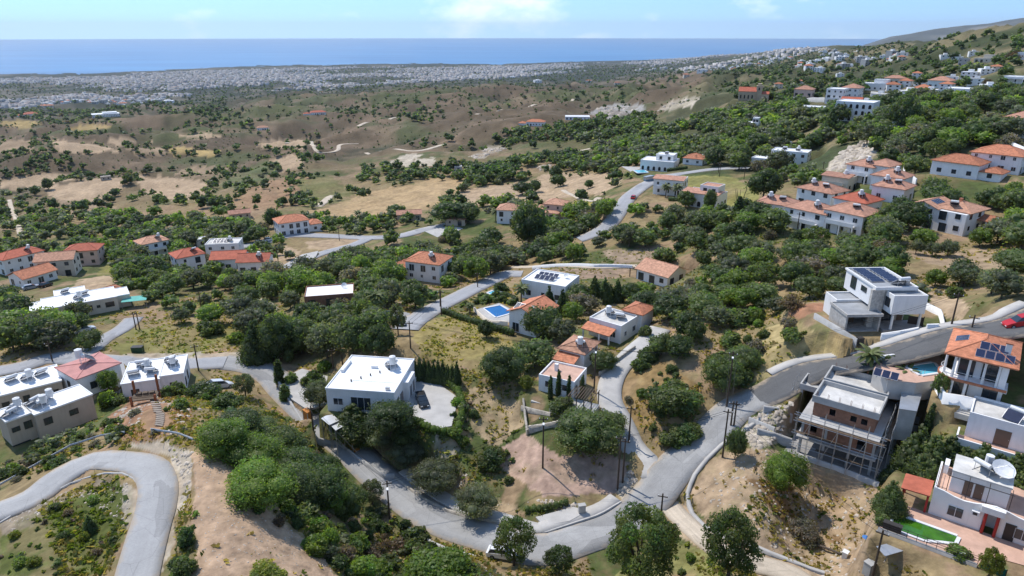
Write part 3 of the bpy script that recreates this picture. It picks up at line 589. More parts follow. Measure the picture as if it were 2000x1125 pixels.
# ------------------------------------------------------------------ land cover, then the ground itself
GU, GV, GZ = proj(GX, GY, H)
okm = GZ > 5
GU = np.where(okm, GU, -9999); GV = np.where(okm, GV, 9999)
PX_, PY_ = GA * 25, GL * 25      # plan coordinates whose grain grows with distance
jx = fbm(PX_ * 1.6, PY_ * 1.6, 4, 41) * 26; jy = fbm(PX_ * 1.6, PY_ * 1.6, 4, 47) * 12
JU, JV = GU + jx, GV + jy
def c3(*c): return np.array(c)
nA = np.clip(fbm(PX_ * .9, PY_ * .9, 5, 61) * 1.25 + 0.5, 0, 1); nB = np.clip(fbm(PX_ * .28, PY_ * .28, 4, 67) * 1.3 + 0.5, 0, 1); nC = np.clip(fbm(PX_ * 4, PY_ * 4, 3, 71) * 1.2 + 0.5, 0, 1)
DRY, GRN, BRN, SOIL, TAN, PALE, GOLD, DKG = c3(.27, .20, .105), c3(.085, .105, .035), c3(.125, .094, .060), c3(.30, .20, .125), c3(.40, .29, .185), c3(.50, .43, .33), c3(.36, .26, .11), c3(.05, .062, .03)
def mixc(a, b, t): return a + (b - a) * t[..., None]
Cg = mixc(mixc(np.broadcast_to(DRY, H.shape + (3,)), GRN, sstep(.40, .64, nB * .5 + nA * .32 + nC * .18)), SOIL, sstep(.55, .72, nA) * .8)
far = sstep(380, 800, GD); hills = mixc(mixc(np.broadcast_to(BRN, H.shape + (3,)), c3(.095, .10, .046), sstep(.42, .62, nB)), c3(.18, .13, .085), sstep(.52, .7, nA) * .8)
hills = mixc(hills, c3(.055, .06, .034), sstep(-.02, -.32, GULLY + (nA - .5) * .5) * .75); Cg = mixc(Cg, hills, far)  # dark scrub tone in the gullies, also painting in the slope shading
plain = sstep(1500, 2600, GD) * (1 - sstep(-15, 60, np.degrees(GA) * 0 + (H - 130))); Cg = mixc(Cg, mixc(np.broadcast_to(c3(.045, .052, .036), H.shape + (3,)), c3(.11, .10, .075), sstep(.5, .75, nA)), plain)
Cg = mixc(Cg, mixc(np.broadcast_to(c3(.05, .065, .03), H.shape + (3,)), c3(.17, .15, .08), sstep(.45, .7, nA)), ((GV < 340) & (GV > 40) & (GU > 1300) & (GU + GV * 1.2 > 1560)) * 0.75)
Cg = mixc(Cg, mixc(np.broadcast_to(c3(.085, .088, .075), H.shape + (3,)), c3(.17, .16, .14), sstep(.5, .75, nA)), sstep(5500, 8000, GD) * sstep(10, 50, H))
PATCH = [
 (TAN, [(268, 338), (300, 345), (395, 352), (418, 370), (405, 388), (330, 392), (275, 378)], .10), (TAN, [(100, 368), (160, 350), (245, 348), (250, 360), (225, 380), (200, 395), (150, 400), (90, 380)], .15),
 (TAN * 1.05, [(0, 350), (60, 342), (140, 337), (148, 345), (90, 365), (30, 372), (0, 365)], .1), (TAN, [(95, 270), (160, 278), (225, 290), (232, 297), (160, 300), (110, 298)], .1),
 (GOLD * 1.1, [(325, 290), (345, 285), (372, 288), (385, 295), (370, 303), (340, 304)], .1), (GOLD * 1.1, [(380, 293), (432, 292), (438, 298), (410, 305), (375, 304)], .1), (TAN * .8, [(245, 290), (320, 288), (325, 304), (270, 303)], .2),
 (TAN * .75, [(325, 345), (390, 322), (455, 328), (420, 340), (350, 343)], .2), (TAN * .8, [(0, 275), (68, 272), (60, 298), (0, 296)], .2), (GOLD, [(0, 235), (85, 238), (60, 250), (0, 247)], .2), (GOLD, [(130, 252), (160, 243), (215, 243), (215, 250), (150, 258)], .2),
 (TAN, [(195, 271), (260, 268), (300, 276), (230, 284)], .2), (TAN, [(335, 262), (400, 258), (440, 266), (380, 272)], .3),
 (TAN * 1.0, [(870, 392), (890, 370), (1000, 358), (1080, 335), (1200, 340), (1212, 355), (1180, 378), (1040, 395), (900, 405)], .12),
 (c3(.40, .28, .15), [(600, 415), (700, 385), (850, 345), (935, 340), (900, 370), (860, 400), (740, 432), (640, 428)], .35), (c3(.30, .19, .11), [(420, 412), (480, 370), (560, 345), (610, 345), (590, 400), (470, 415)], .35),
 (c3(.16, .15, .06), [(570, 350), (650, 345), (700, 380), (600, 405)], .3), (c3(.12, .135, .06), [(420, 365), (450, 345), (520, 310), (548, 330), (480, 370)], .3), (TAN, [(500, 275), (605, 268), (598, 290), (510, 290)], .2), (TAN, [(518, 310), (590, 300), (590, 330), (545, 338)], .2),
 (PALE, [(780, 315), (850, 308), (850, 322), (780, 326)], .2), (PALE * .9, [(740, 322), (800, 300), (830, 302), (790, 318)], .3), (PALE * .95, [(1285, 212), (1320, 192), (1365, 190), (1350, 210), (1310, 218)], .4), (c3(.34, .32, .29), [(1150, 222), (1180, 206), (1255, 205), (1260, 228), (1200, 236)], .5), (PALE * .8, [(915, 305), (960, 285), (985, 290), (940, 310)], .6),
 (c3(.29, .205, .14), [(1085, 560), (1140, 545), (1200, 545), (1240, 520), (1170, 518), (1060, 530), (1040, 548)], .2), (c3(.31, .23, .16), [(1180, 492), (1290, 480), (1292, 508), (1200, 516)], .2), (TAN * .85, [(1760, 490), (1850, 486), (1985, 486), (1972, 522), (1850, 524), (1780, 505)], .15),
 (c3(.29, .23, .09), [(800, 640), (850, 618), (905, 622), (1000, 662), (1012, 692), (940, 728), (820, 695)], .45), (c3(.20, .185, .065), [(190, 655), (330, 632), (480, 628), (495, 668), (400, 690), (230, 690)], .45), (c3(.26, .21, .08), [(380, 594), (520, 583), (530, 600), (400, 622)], .4), (c3(.22, .2, .07), [(200, 520), (330, 508), (340, 522), (190, 540)], .4),
 (TAN, [(150, 548), (238, 535), (226, 565), (130, 572)], .15), (PALE * .85, [(230, 692), (400, 688), (500, 690), (500, 702), (260, 704)], .45), (TAN * .95, [(595, 470), (700, 466), (690, 478), (640, 492), (600, 482)], .2), (TAN, [(500, 490), (560, 480), (590, 490), (540, 530), (500, 545)], .4),
 (c3(.24, .22, .075), [(1330, 342), (1440, 346), (1500, 398), (1440, 412), (1330, 366)], .4), (c3(.40, .33, .07), [(1120, 395), (1170, 390), (1160, 415), (1125, 420)], .3), (PALE * .9, [(1600, 345), (1640, 300), (1700, 270), (1725, 262), (1740, 285), (1690, 315), (1640, 340)], .6),
 (c3(.42, .31, .2), [(1800, 548), (1840, 560), (1900, 600), (1880, 625), (1830, 615)], .45), (c3(.33, .17, .10), [(1540, 596), (1605, 590), (1610, 603), (1560, 622), (1540, 615)], .15), (c3(.37, .29, .14), [(1500, 640), (1560, 625), (1660, 690), (1560, 730), (1440, 750), (1440, 700)], .5), (c3(.30, .22, .12), [(1400, 520), (1500, 500), (1560, 520), (1480, 560)], .5),
 (c3(.38, .275, .175), [(1345, 965), (1400, 885), (1480, 872), (1600, 905), (1712, 945), (1735, 1000), (1690, 1060), (1700, 1125), (1560, 1125), (1400, 1045)], .28), (c3(.24, .15, .075), [(1450, 930), (1600, 960), (1690, 1000), (1640, 1080), (1540, 1040)], .85), (c3(.44, .33, .22), [(1300, 990), (1340, 985), (1360, 1025), (1520, 1090), (1620, 1125), (1480, 1125), (1380, 1080), (1310, 1040)], .2),
 (c3(.42, .29, .19), [(375, 880), (430, 895), (480, 955), (560, 1025), (620, 1075), (665, 1130), (385, 1130), (380, 1000)], .05), (PALE, [(330, 870), (375, 880), (372, 960), (345, 1010), (320, 1000), (340, 940)], .3), (PALE * .95, [(250, 870), (330, 860), (345, 890), (300, 885)], .3), (PALE * .8, [(300, 1040), (340, 1010), (345, 1060), (310, 1125), (290, 1125)], .5),
 (c3(.105, .12, .035), [(0, 1040), (90, 985), (230, 935), (258, 960), (262, 1000), (240, 1060), (200, 1125), (0, 1125)], .45), (c3(.26, .21, .15), [(0, 1000), (80, 985), (190, 938), (240, 932), (140, 965), (60, 1030), (0, 1050)], .5), (PALE * .8, [(240, 940), (268, 955), (270, 1000), (248, 1040), (240, 1000)], .4),
 (c3(.30, .17, .10), [(195, 840), (240, 790), (290, 765), (350, 765), (385, 800), (340, 850), (270, 870)], .4), (c3(.36, .27, .17), [(725, 870), (760, 860), (860, 930), (1000, 985), (1020, 1010), (900, 1000), (820, 960)], .35), (PALE * .75, [(850, 850), (900, 870), (880, 895), (845, 880)], .6),
 (c3(.42, .29, .22), [(1020, 845), (1100, 890), (1180, 880), (1235, 905), (1195, 965), (1060, 968), (1000, 930), (960, 890)], .3), (c3(.27, .18, .08), [(1200, 735), (1290, 700), (1390, 770), (1330, 830), (1260, 850), (1215, 800)], .5), (c3(.36, .27, .16), [(915, 760), (1010, 750), (1020, 830), (960, 880), (920, 830)], .5),
 (PALE * .8, [(1200, 960), (1232, 915), (1252, 950), (1225, 985)], .5), (PALE * .85, [(1440, 850), (1500, 790), (1560, 800), (1550, 850), (1480, 880)], .5), (TAN * .8, [(30, 520), (60, 440), (110, 450), (80, 480)], .5), (TAN * .75, [(110, 390), (230, 405), (250, 430), (140, 425)], .5),
 (c3(.33, .30, .24), [(1040, 420), (1110, 418), (1110, 430), (1040, 432)], .3), (c3(.22, .21, .08), [(1200, 1125), (1300, 1060), (1400, 1080), (1420, 1125)], .5), (c3(.16, .16, .155), [(790, 1030), (830, 1058), (905, 1092), (990, 1125), (880, 1140), (820, 1080)], .15),
]
for col, poly, mixn in PATCH:
    pa_ = np.array(poly); u0, v0 = pa_.min(0) - 12; u1, v1 = pa_.max(0) + 12
    sel = (GU > u0) & (GU < u1) & (GV > v0) & (GV < v1)
    if not sel.any(): continue
    k = sstep(0.75, 0.35, mixn * nA[sel] * 1.6) if False else 1 - mixn * sstep(.45, .6, nA[sel])
    ju = GU[sel] + jx[sel] * min(1, (u1 - u0) / 160); jv = GV[sel] + jy[sel] * min(1, (v1 - v0) / 70)
    ins = inpoly(poly, ju, jv) * k
    Cg[sel] = Cg[sel] * (1 - ins[:, None]) + np.asarray(col) * ins[:, None]
Cg = Cg * (0.72 + 0.56 * nC)[..., None] * (0.88 + 0.24 * nA)[..., None]
# faint plough and mowing lines on the fields
V = np.stack([GX, GY, H], -1).reshape(-1, 3)
M('ground', (0.3, 0.2, 0.1), 0.95, 0.20, 0.55, bump=0.25, bscale=1.6, tint='tint', spec=0.1)
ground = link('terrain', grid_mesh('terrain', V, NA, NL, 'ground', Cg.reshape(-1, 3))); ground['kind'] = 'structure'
# ground behind and around the drone, so the place goes on outside the frame
kk = 40; ang = np.radians(np.linspace(47, 313, kk)); rad = np.exp(np.linspace(math.log(14), math.log(15000), 60))
QA, QR = np.meshgrid(ang, rad, indexing='ij'); t = (np.degrees(QA) - 47) / 266
zr = np.interp(np.log(QR), lns, H[-1]); zl = np.interp(np.log(QR), lns, H[0]); hill = EYE - 47 + np.minimum(QR * .05, 260)
bl = sstep(0, .25, t); br = sstep(1, .75, t); zq = zr * (1 - bl) + hill * bl; zq = np.where(t > .5, zl * (1 - br) + hill * br, zq)
ob = link('hillside', grid_mesh('hillside', np.stack([QR * np.sin(QA), QR * np.cos(QA), zq], -1).reshape(-1, 3), kk, 60, 'ground', np.broadcast_to(c3(.16, .14, .08), (kk * 60, 3)))); ob['kind'] = 'structure'

# the sea, to a horizon 42 km off
m = bpy.data.materials.new('sea'); m.use_nodes = True; MATS['sea'] = m; nt = m.node_tree; b = nt.nodes['Principled BSDF']
b.inputs['Base Color'].default_value = (0.012, 0.075, 0.19, 1); b.inputs['Roughness'].default_value = 0.32; b.inputs['Specular IOR Level'].default_value = 0.35
g = nt.nodes.new('ShaderNodeNewGeometry'); mp = nt.nodes.new('ShaderNodeMapping'); mp.inputs['Scale'].default_value = (0.0004, 0.0012, 0.001); nt.links.new(g.outputs['Position'], mp.inputs[0])
nz = nt.nodes.new('ShaderNodeTexNoise'); nz.inputs['Scale'].default_value = 1.0; nz.inputs['Detail'].default_value = 8; nt.links.new(mp.outputs[0], nz.inputs['Vector'])
cr = nt.nodes.new('ShaderNodeValToRGB'); cr.color_ramp.elements[0].position = .3; cr.color_ramp.elements[0].color = (0.003, 0.10, 0.27, 1); cr.color_ramp.elements[1].position = .75; cr.color_ramp.elements[1].color = (0.06, 0.22, 0.42, 1)
nt.links.new(nz.outputs['Fac'], cr.inputs[0]); nt.links.new(cr.outputs[0], b.inputs['Base Color'])
nb = nt.nodes.new('ShaderNodeTexNoise'); nb.inputs['Scale'].default_value = 0.05; nb.inputs['Detail'].default_value = 4; nt.links.new(g.outputs['Position'], nb.inputs['Vector'])
bp = nt.nodes.new('ShaderNodeBump'); bp.inputs['Strength'].default_value = .25; bp.inputs['Distance'].default_value = 4; nt.links.new(nb.outputs['Fac'], bp.inputs['Height']); nt.links.new(bp.outputs[0], b.inputs['Normal'])
ang = np.radians(np.linspace(-180, 180, 97)); rad = np.array([20, 200, 1000, 3000, 6000, 10000, 16000, 26000, 42000.0])
QA, QR = np.meshgrid(ang, rad, indexing='ij'); ob = link('sea', grid_mesh('sea', np.stack([QR * np.sin(QA), QR * np.cos(QA), QR * 0], -1).reshape(-1, 3), 97, 9, 'sea')); ob['kind'] = 'structure'

# the air: one closed box of thin haze
mh = bpy.data.materials.new('haze_air'); mh.use_nodes = True; nt = mh.node_tree; nt.nodes.clear(); o_ = nt.nodes.new('ShaderNodeOutputMaterial'); pv = nt.nodes.new('ShaderNodeVolumePrincipled')
pv.inputs['Color'].default_value = (0.80, 0.90, 1.0, 1); pv.inputs['Density'].default_value = 2.5e-5; pv.inputs['Anisotropy'].default_value = 0.3; nt.links.new(pv.outputs[0], o_.inputs['Volume']); MATS['haze_air'] = mh
hz = MB().box(-43000, -43000, -16, 43000, 43000, 820).build('haze', None, 'haze_air'); hz['kind'] = 'stuff'

# road surfaces
def ribbon(name, p, width, mat, z=0.0, skirt=0.35, nx=5, parent=None, kind='structure', crown=0.04):
    n2 = nrm2(p); m_ = len(p); offs = np.linspace(-width / 2, width / 2, nx); d = np.concatenate([[0], np.cumsum(np.hypot(*(np.diff(p[:, :2], axis=0).T)))])
    rows = []; uvs = []
    prof = [(offs[0], -skirt)] + [(o, crown * (1 - (2 * o / width) ** 2)) for o in offs] + [(offs[-1], -skirt)]
    for o, dz in prof:
        rows.append(np.stack([p[:, 0] + n2[:, 0] * o, p[:, 1] + n2[:, 1] * o, p[:, 2] + z + dz], -1)); uvs.append(np.stack([np.full(m_, 2 * o / width), d], -1))
    Vv = np.stack(rows[::-1], 1).reshape(-1, 3); U = np.stack(uvs[::-1], 1).reshape(-1, 2)
    ob = link(name, grid_mesh(name, Vv, m_, len(prof), mat, uv=U, smooth=False), parent)
    if kind: ob['kind'] = kind
    return ob
for i, (name, p, w, mat) in enumerate(ROADS): ribbon(name, p, w, mat, z=0.004 * i)
_dm = next(o for o in COL.objects if o.name == 'driveway').data; _co = np.empty(len(_dm.vertices) * 3, np.float32); _dm.vertices.foreach_get('co', _co); _co = _co.reshape(-1, 3)
for q in _co:                                   # the drive meets the road's own slope at its mouth
    _r = np.hypot(MAIN[:, 0] - q[0], MAIN[:, 1] - q[1]); _i = int(np.argmin(_r)); _w = float(sstep(10, 4.2, _r[_i])); q[2] = q[2] * (1 - _w) + (MAIN[_i, 2] + .01 - .3 * float(sstep(3.4, 2.6, _r[_i]))) * _w
_dm.vertices.foreach_set('co', _co.ravel()); _dm.update()
# newer dark tarmac on the upper half of the main road
k0 = int(np.argmin(np.hypot(MAIN[:, 0] - P(1480, 775)[0], MAIN[:, 1] - P(1480, 775)[1]))); ribbon('new_tarmac', MAIN[k0:], 6.25, 'asphalt_dark', z=0.012)
ribbon('pavement', PAVE_L, 2.1, 'pale_concrete', z=0.16, skirt=0.4, nx=3, crown=0.0)
ribbon('pavement', PAVE_R, 1.7, 'pale_concrete', z=0.16, skirt=0.4, nx=3, crown=0.0)
for name, p2, z, mat in YARDS:
    b_ = MB(); a_ = np.array(p2); area = sum(a_[i][0] * a_[(i + 1) % len(a_)][1] - a_[(i + 1) % len(a_)][0] * a_[i][1] for i in range(len(a_)))
    if area < 0: a_ = a_[::-1]
    b_.prism([tuple(q) for q in a_], z - 0.3, z + 0.02 + 0.003 * YARDS.index((name, p2, z, mat))); struct(b_.build(name, None, mat))
# ------------------------------------------------------------------ building pieces
WC = {}
def window(par, x, y, z, w, h, rot=0, style='w', mull=1):
    """a framed window standing on a wall: x, y on the wall line at the window's middle, z its sill"""
    key = (round(w, 1), round(h, 1), style, mull)
    if key not in WC:
        w_, h_ = key[0], key[1]; fm = 'frame_dark' if style in 'dk' else 'frame_white'
        f = MB().mat(fm); t = 0.07
        f.box(-w_ / 2 - t, -0.07, -t, w_ / 2 + t, 0.02, 0); f.box(-w_ / 2 - t, -0.07, h_, w_ / 2 + t, 0.02, h_ + t)
        f.box(-w_ / 2 - t, -0.07, 0, -w_ / 2, 0.02, h_); f.box(w_ / 2, -0.07, 0, w_ / 2 + t, 0.02, h_)
        for k in range(mull): xx = -w_ / 2 + w_ * (k + 1) / (mull + 1); f.box(xx - .03, -0.06, 0, xx + .03, 0.02, h_)
        o = f.build('window'); me = o.data; bpy.data.objects.remove(o)
        g = MB().mat({'w': 'glass', 'd': 'glass', 'k': 'slat_dark', 's': 'shutter'}[style]).box(-w_ / 2, -0.035, 0, w_ / 2, 0.02, h_); o = g.build('pane'); pm = o.data; bpy.data.objects.remove(o)
        WC[key] = (me, pm)
    me, pm = WC[key]
    f = link('window', me, par, (x, y, z), math.radians(rot)); link('pane', pm, f); return f
def door(par, x, y, z, w, h, rot=0, mat='shutter'):
    d = MB().mat(mat).box(-w / 2, -0.05, 0, w / 2, 0.02, h).build('door', par); d.location = (x, y, z); d.rotation_euler = (0, 0, math.radians(rot))
    hd = MB().mat('steel').box(w / 2 - .16, -0.11, h * .46, w / 2 - .1, -0.05, h * .5).build('handle', d); return d
def hip_roof(mb, x0, y0, x1, y1, z, pitch=0.42, ov=0.5, th=0.16):
    x0 -= ov; y0 -= ov; x1 += ov; y1 += ov; w, d = x1 - x0, y1 - y0; r = min(w, d) / 2; h = r * pitch
    if w >= d: a, b = (x0 + r, (y0 + y1) / 2, z + th + h), (x1 - r, (y0 + y1) / 2, z + th + h)
    else: a, b = ((x0 + x1) / 2, y0 + r, z + th + h), ((x0 + x1) / 2, y1 - r, z + th + h)
    mb.box(x0, y0, z, x1, y1, z + th); e = z + th + 0.002
    A, B, C_, D = (x0, y0, e), (x1, y0, e), (x1, y1, e), (x0, y1, e)
    if w >= d: mb.face(A, B, b, a); mb.face(B, C_, b); mb.face(C_, D, a, b); mb.face(D, A, a)
    else: mb.face(A, B, a); mb.face(B, C_, b, a); mb.face(C_, D, b); mb.face(D, A, a, b)
    for s, t in ((A, a), (B, b if w >= d else a), (C_, b), (D, a if w >= d else b), (a, b)): mb.tube(s, t, 0.11, k=5)
    return h + th
def gable_roof(mb, x0, y0, x1, y1, z, axis='x', pitch=0.42, ov=0.5, th=0.14):
    x0 -= ov; y0 -= ov; x1 += ov; y1 += ov
    if axis == 'x':
        ym = (y0 + y1) / 2; h = (y1 - y0) / 2 * pitch
        mb.hexa([(x0, y0, z), (x1, y0, z), (x1, ym, z + h), (x0, ym, z + h)], [(x0, y0, z + th), (x1, y0, z + th), (x1, ym, z + h + th), (x0, ym, z + h + th)])
        mb.hexa([(x0, ym + .002, z + h), (x1, ym + .002, z + h), (x1, y1, z), (x0, y1, z)], [(x0, ym + .002, z + h + th), (x1, ym + .002, z + h + th), (x1, y1, z + th), (x0, y1, z + th)]); mb.tube((x0, ym, z + h + th), (x1, ym, z + h + th), .12, k=5)
    else:
        xm = (x0 + x1) / 2; h = (x1 - x0) / 2 * pitch
        mb.hexa([(x0, y0, z), (xm, y0, z + h), (xm, y1, z + h), (x0, y1, z)], [(x0, y0, z + th), (xm, y0, z + h + th), (xm, y1, z + h + th), (x0, y1, z + th)])
        mb.hexa([(xm + .002, y0, z + h), (x1, y0, z), (x1, y1, z), (xm + .002, y1, z + h)], [(xm + .002, y0, z + h + th), (x1, y0, z + th), (x1, y1, z + th), (xm + .002, y1, z + h + th)]); mb.tube((xm, y0, z + h + th), (xm, y1, z + h + th), .12, k=5)
    return h
def gable_wall(mb, x0, y0, x1, y1, z, axis, pitch=0.42):
    if axis == 'x':
        ym = (y0 + y1) / 2; h = (y1 - y0) / 2 * pitch
        mb.hexa([(x0, y0, z), (x1, y0, z), (x1, y1, z), (x0, y1, z)], [(x0, ym - .01, z + h), (x1, ym - .01, z + h), (x1, ym + .01, z + h), (x0, ym + .01, z + h)])
    else:
        xm = (x0 + x1) / 2; h = (x1 - x0) / 2 * pitch
        mb.hexa([(x0, y0, z), (x1, y0, z), (x1, y1, z), (x0, y1, z)], [(xm - .01, y0, z + h), (xm + .01, y0, z + h), (xm + .01, y1, z + h), (xm - .01, y1, z + h)])
def parapet(mb, x0, y0, x1, y1, z, h=0.35, t=0.2):
    mb.box(x0, y0, z, x1, y0 + t, z + h); mb.box(x0, y1 - t, z, x1, y1, z + h); mb.box(x0, y0 + t + .002, z, x0 + t, y1 - t - .002, z + h); mb.box(x1 - t, y0 + t + .002, z, x1, y1 - t - .002, z + h)
def ring(n, r, cx=0, cy=0, a0=0): return [(cx + r * math.cos(a0 + 2 * math.pi * i / n), cy + r * math.sin(a0 + 2 * math.pi * i / n)) for i in range(n)]
def heater(par, x, y, z, rot=0, upright=False, s=1.0):
    """rooftop solar water heater: collector, tanks and their stand"""
    st = MB().mat('steel')
    for dx in (-.8, .8):
        st.tube((dx, .55, 0), (dx, .55, 1.1), .03); st.tube((dx, -.7, 0), (dx, .55, 1.05), .03); st.tube((dx, -.7, .03), (dx, .9, .03), .03)
    st.tube((-.85, .55, 1.08), (.85, .55, 1.08), .03); st.tube((-.85, -.68, .05), (.85, -.68, .05), .03)
    o = st.build('heater_stand', par); o.location = (x, y, z); o.rotation_euler = (0, 0, math.radians(rot + 180)); o.scale = (s, s, s)
    c = MB().mat('solar'); c.hexa([(-.95, -.75, .1), (.95, -.75, .1), (.95, .5, 1.05), (-.95, .5, 1.05)], [(-.95, -.8, .17), (.95, -.8, .17), (.95, .45, 1.12), (-.95, .45, 1.12)])
    c.mat('solar_edge').hexa([(-1.0, -.8, .06), (-.955, -.8, .06), (-.955, .5, 1.06), (-1.0, .5, 1.06)], [(-1.0, -.83, .19), (-.955, -.83, .19), (-.955, .47, 1.16), (-1.0, .47, 1.16)]); c.hexa([(.955, -.8, .06), (1.0, -.8, .06), (1.0, .5, 1.06), (.955, .5, 1.06)], [(.955, -.83, .19), (1.0, -.83, .19), (1.0, .47, 1.16), (.955, .47, 1.16)])
    o2 = c.build('solar_collector', o)
    t = MB().mat('tank'); t.tube((-.85, .75, 1.3), (.85, .75, 1.3), .28, k=10)
    if upright: t.tube((0, 1.1, 1.0), (0, 1.1, 2.3), .52, k=12); t.tube((0, 1.1, 2.3), (0, 1.1, 2.45), .5, .2, k=12); t.tube((-.4, 1.1, 0), (-.4, 1.1, 1.0), .04); t.tube((.4, 1.1, 0), (.4, 1.1, 1.0), .04)
    t.build('water_tank', o); return o
def dish(par, x, y, z, r=0.5, rot=0, tilt=40):
    m_ = MB().mat('tank'); n = 16; rings = [(0, 0.0), (r * .5, r * .07), (r, r * .26)]
    pr = [(0, 0, 0)]; m_.v = []; 
    for i in range(n):
        a, b_ = 2 * math.pi * i / n, 2 * math.pi * (i + 1) / n
        p = lambda q, t: (q[0] * math.cos(t), q[0] * math.sin(t), q[1])
        m_.face(p(rings[0], 0), p(rings[1], a), p(rings[1], b_)); m_.face(p(rings[1], a), p(rings[2], a), p(rings[2], b_), p(rings[1], b_))
        q1 = (rings[1][0], rings[1][1] - .03); q2 = (rings[2][0], rings[2][1] - .03); m_.face(p(q1, b_), p(q1, a), (0, 0, -.03)); m_.face(p(q1, b_), p(q2, b_), p(q2, a), p(q1, a)); m_.face(p(rings[2], a), p(q2, a), p(q2, b_), p(rings[2], b_))
    o = m_.build('satellite_dish', par); o.location = (x, y, z + r * .8); o.rotation_euler = (math.radians(tilt), 0, math.radians(rot))
    s_ = MB().mat('steel'); s_.tube((0, 0, -.05), (0, -r * .4, -r * 1.0), .04); s_.tube((r * .9, 0, r * .25), (0, 0, r * .9), .02); s_.tube((-r * .9, 0, r * .25), (0, 0, r * .9), .02); s_.build('dish_mount', o); return o
PVM = {}
def solar_panel(par, pts, name='solar_panel'):
    """one flat panel with a light edge; pts: four corners, counter-clockwise from above"""
    p = [Vector(q) for q in pts]; n = (p[1] - p[0]).cross(p[3] - p[0]).normalized()
    m_ = MB().mat('solar_edge'); m_.hexa([q for q in p], [q + n * .05 for q in p]); c = sum(p, Vector()) / 4
    q = [c + (x - c) * .95 for x in p]; m_.mat('solar').hexa([x + n * .051 for x in q], [x + n * .058 for x in q])
    return m_.build(name, par)
def wall_run(name, label, px, th, h, mat, cat='wall', base=-0.6, cap=None, pts3=None, group=None):
    p = np.array([P_now(u, v) for u, v in px]) if pts3 is None else np.array(pts3, float)
    p = resample(p, 1.5); p[:, 2] = Hz(p[:, 0], p[:, 1]) if pts3 is None else p[:, 2]; p = smooth_z(p, 2)
    loc = p[0].copy(); q = p - loc; n2 = nrm2(p); rows = []
    for o, z in ((th / 2, base), (th / 2, h), (-th / 2, h), (-th / 2, base)): rows.append(np.stack([q[:, 0] + n2[:, 0] * o, q[:, 1] + n2[:, 1] * o, q[:, 2] + z], -1))
    o = link(name, grid_mesh(name, np.stack(rows, 1).reshape(-1, 3), len(p), 4, mat, smooth=False), None, loc); tag(o, label, cat, group)
    e = MB().mat(mat)
    for k in (0, -1): e.face(*[rows[i][k] for i in range(4)])
    if cap:
        rr = []
        for oo, z in ((th / 2 + .06, h + .003), (th / 2 + .06, h + .1), (-th / 2 - .06, h + .1), (-th / 2 - .06, h + .003)): rr.append(np.stack([q[:, 0] + n2[:, 0] * oo, q[:, 1] + n2[:, 1] * oo, q[:, 2] + z], -1))
        link('coping', grid_mesh('coping', np.stack(rr, 1).reshape(-1, 3), len(p), 4, cap, smooth=False), o)
    e.build('wall_end', o); return o
P_now = P       # P reads the finished heights from here on

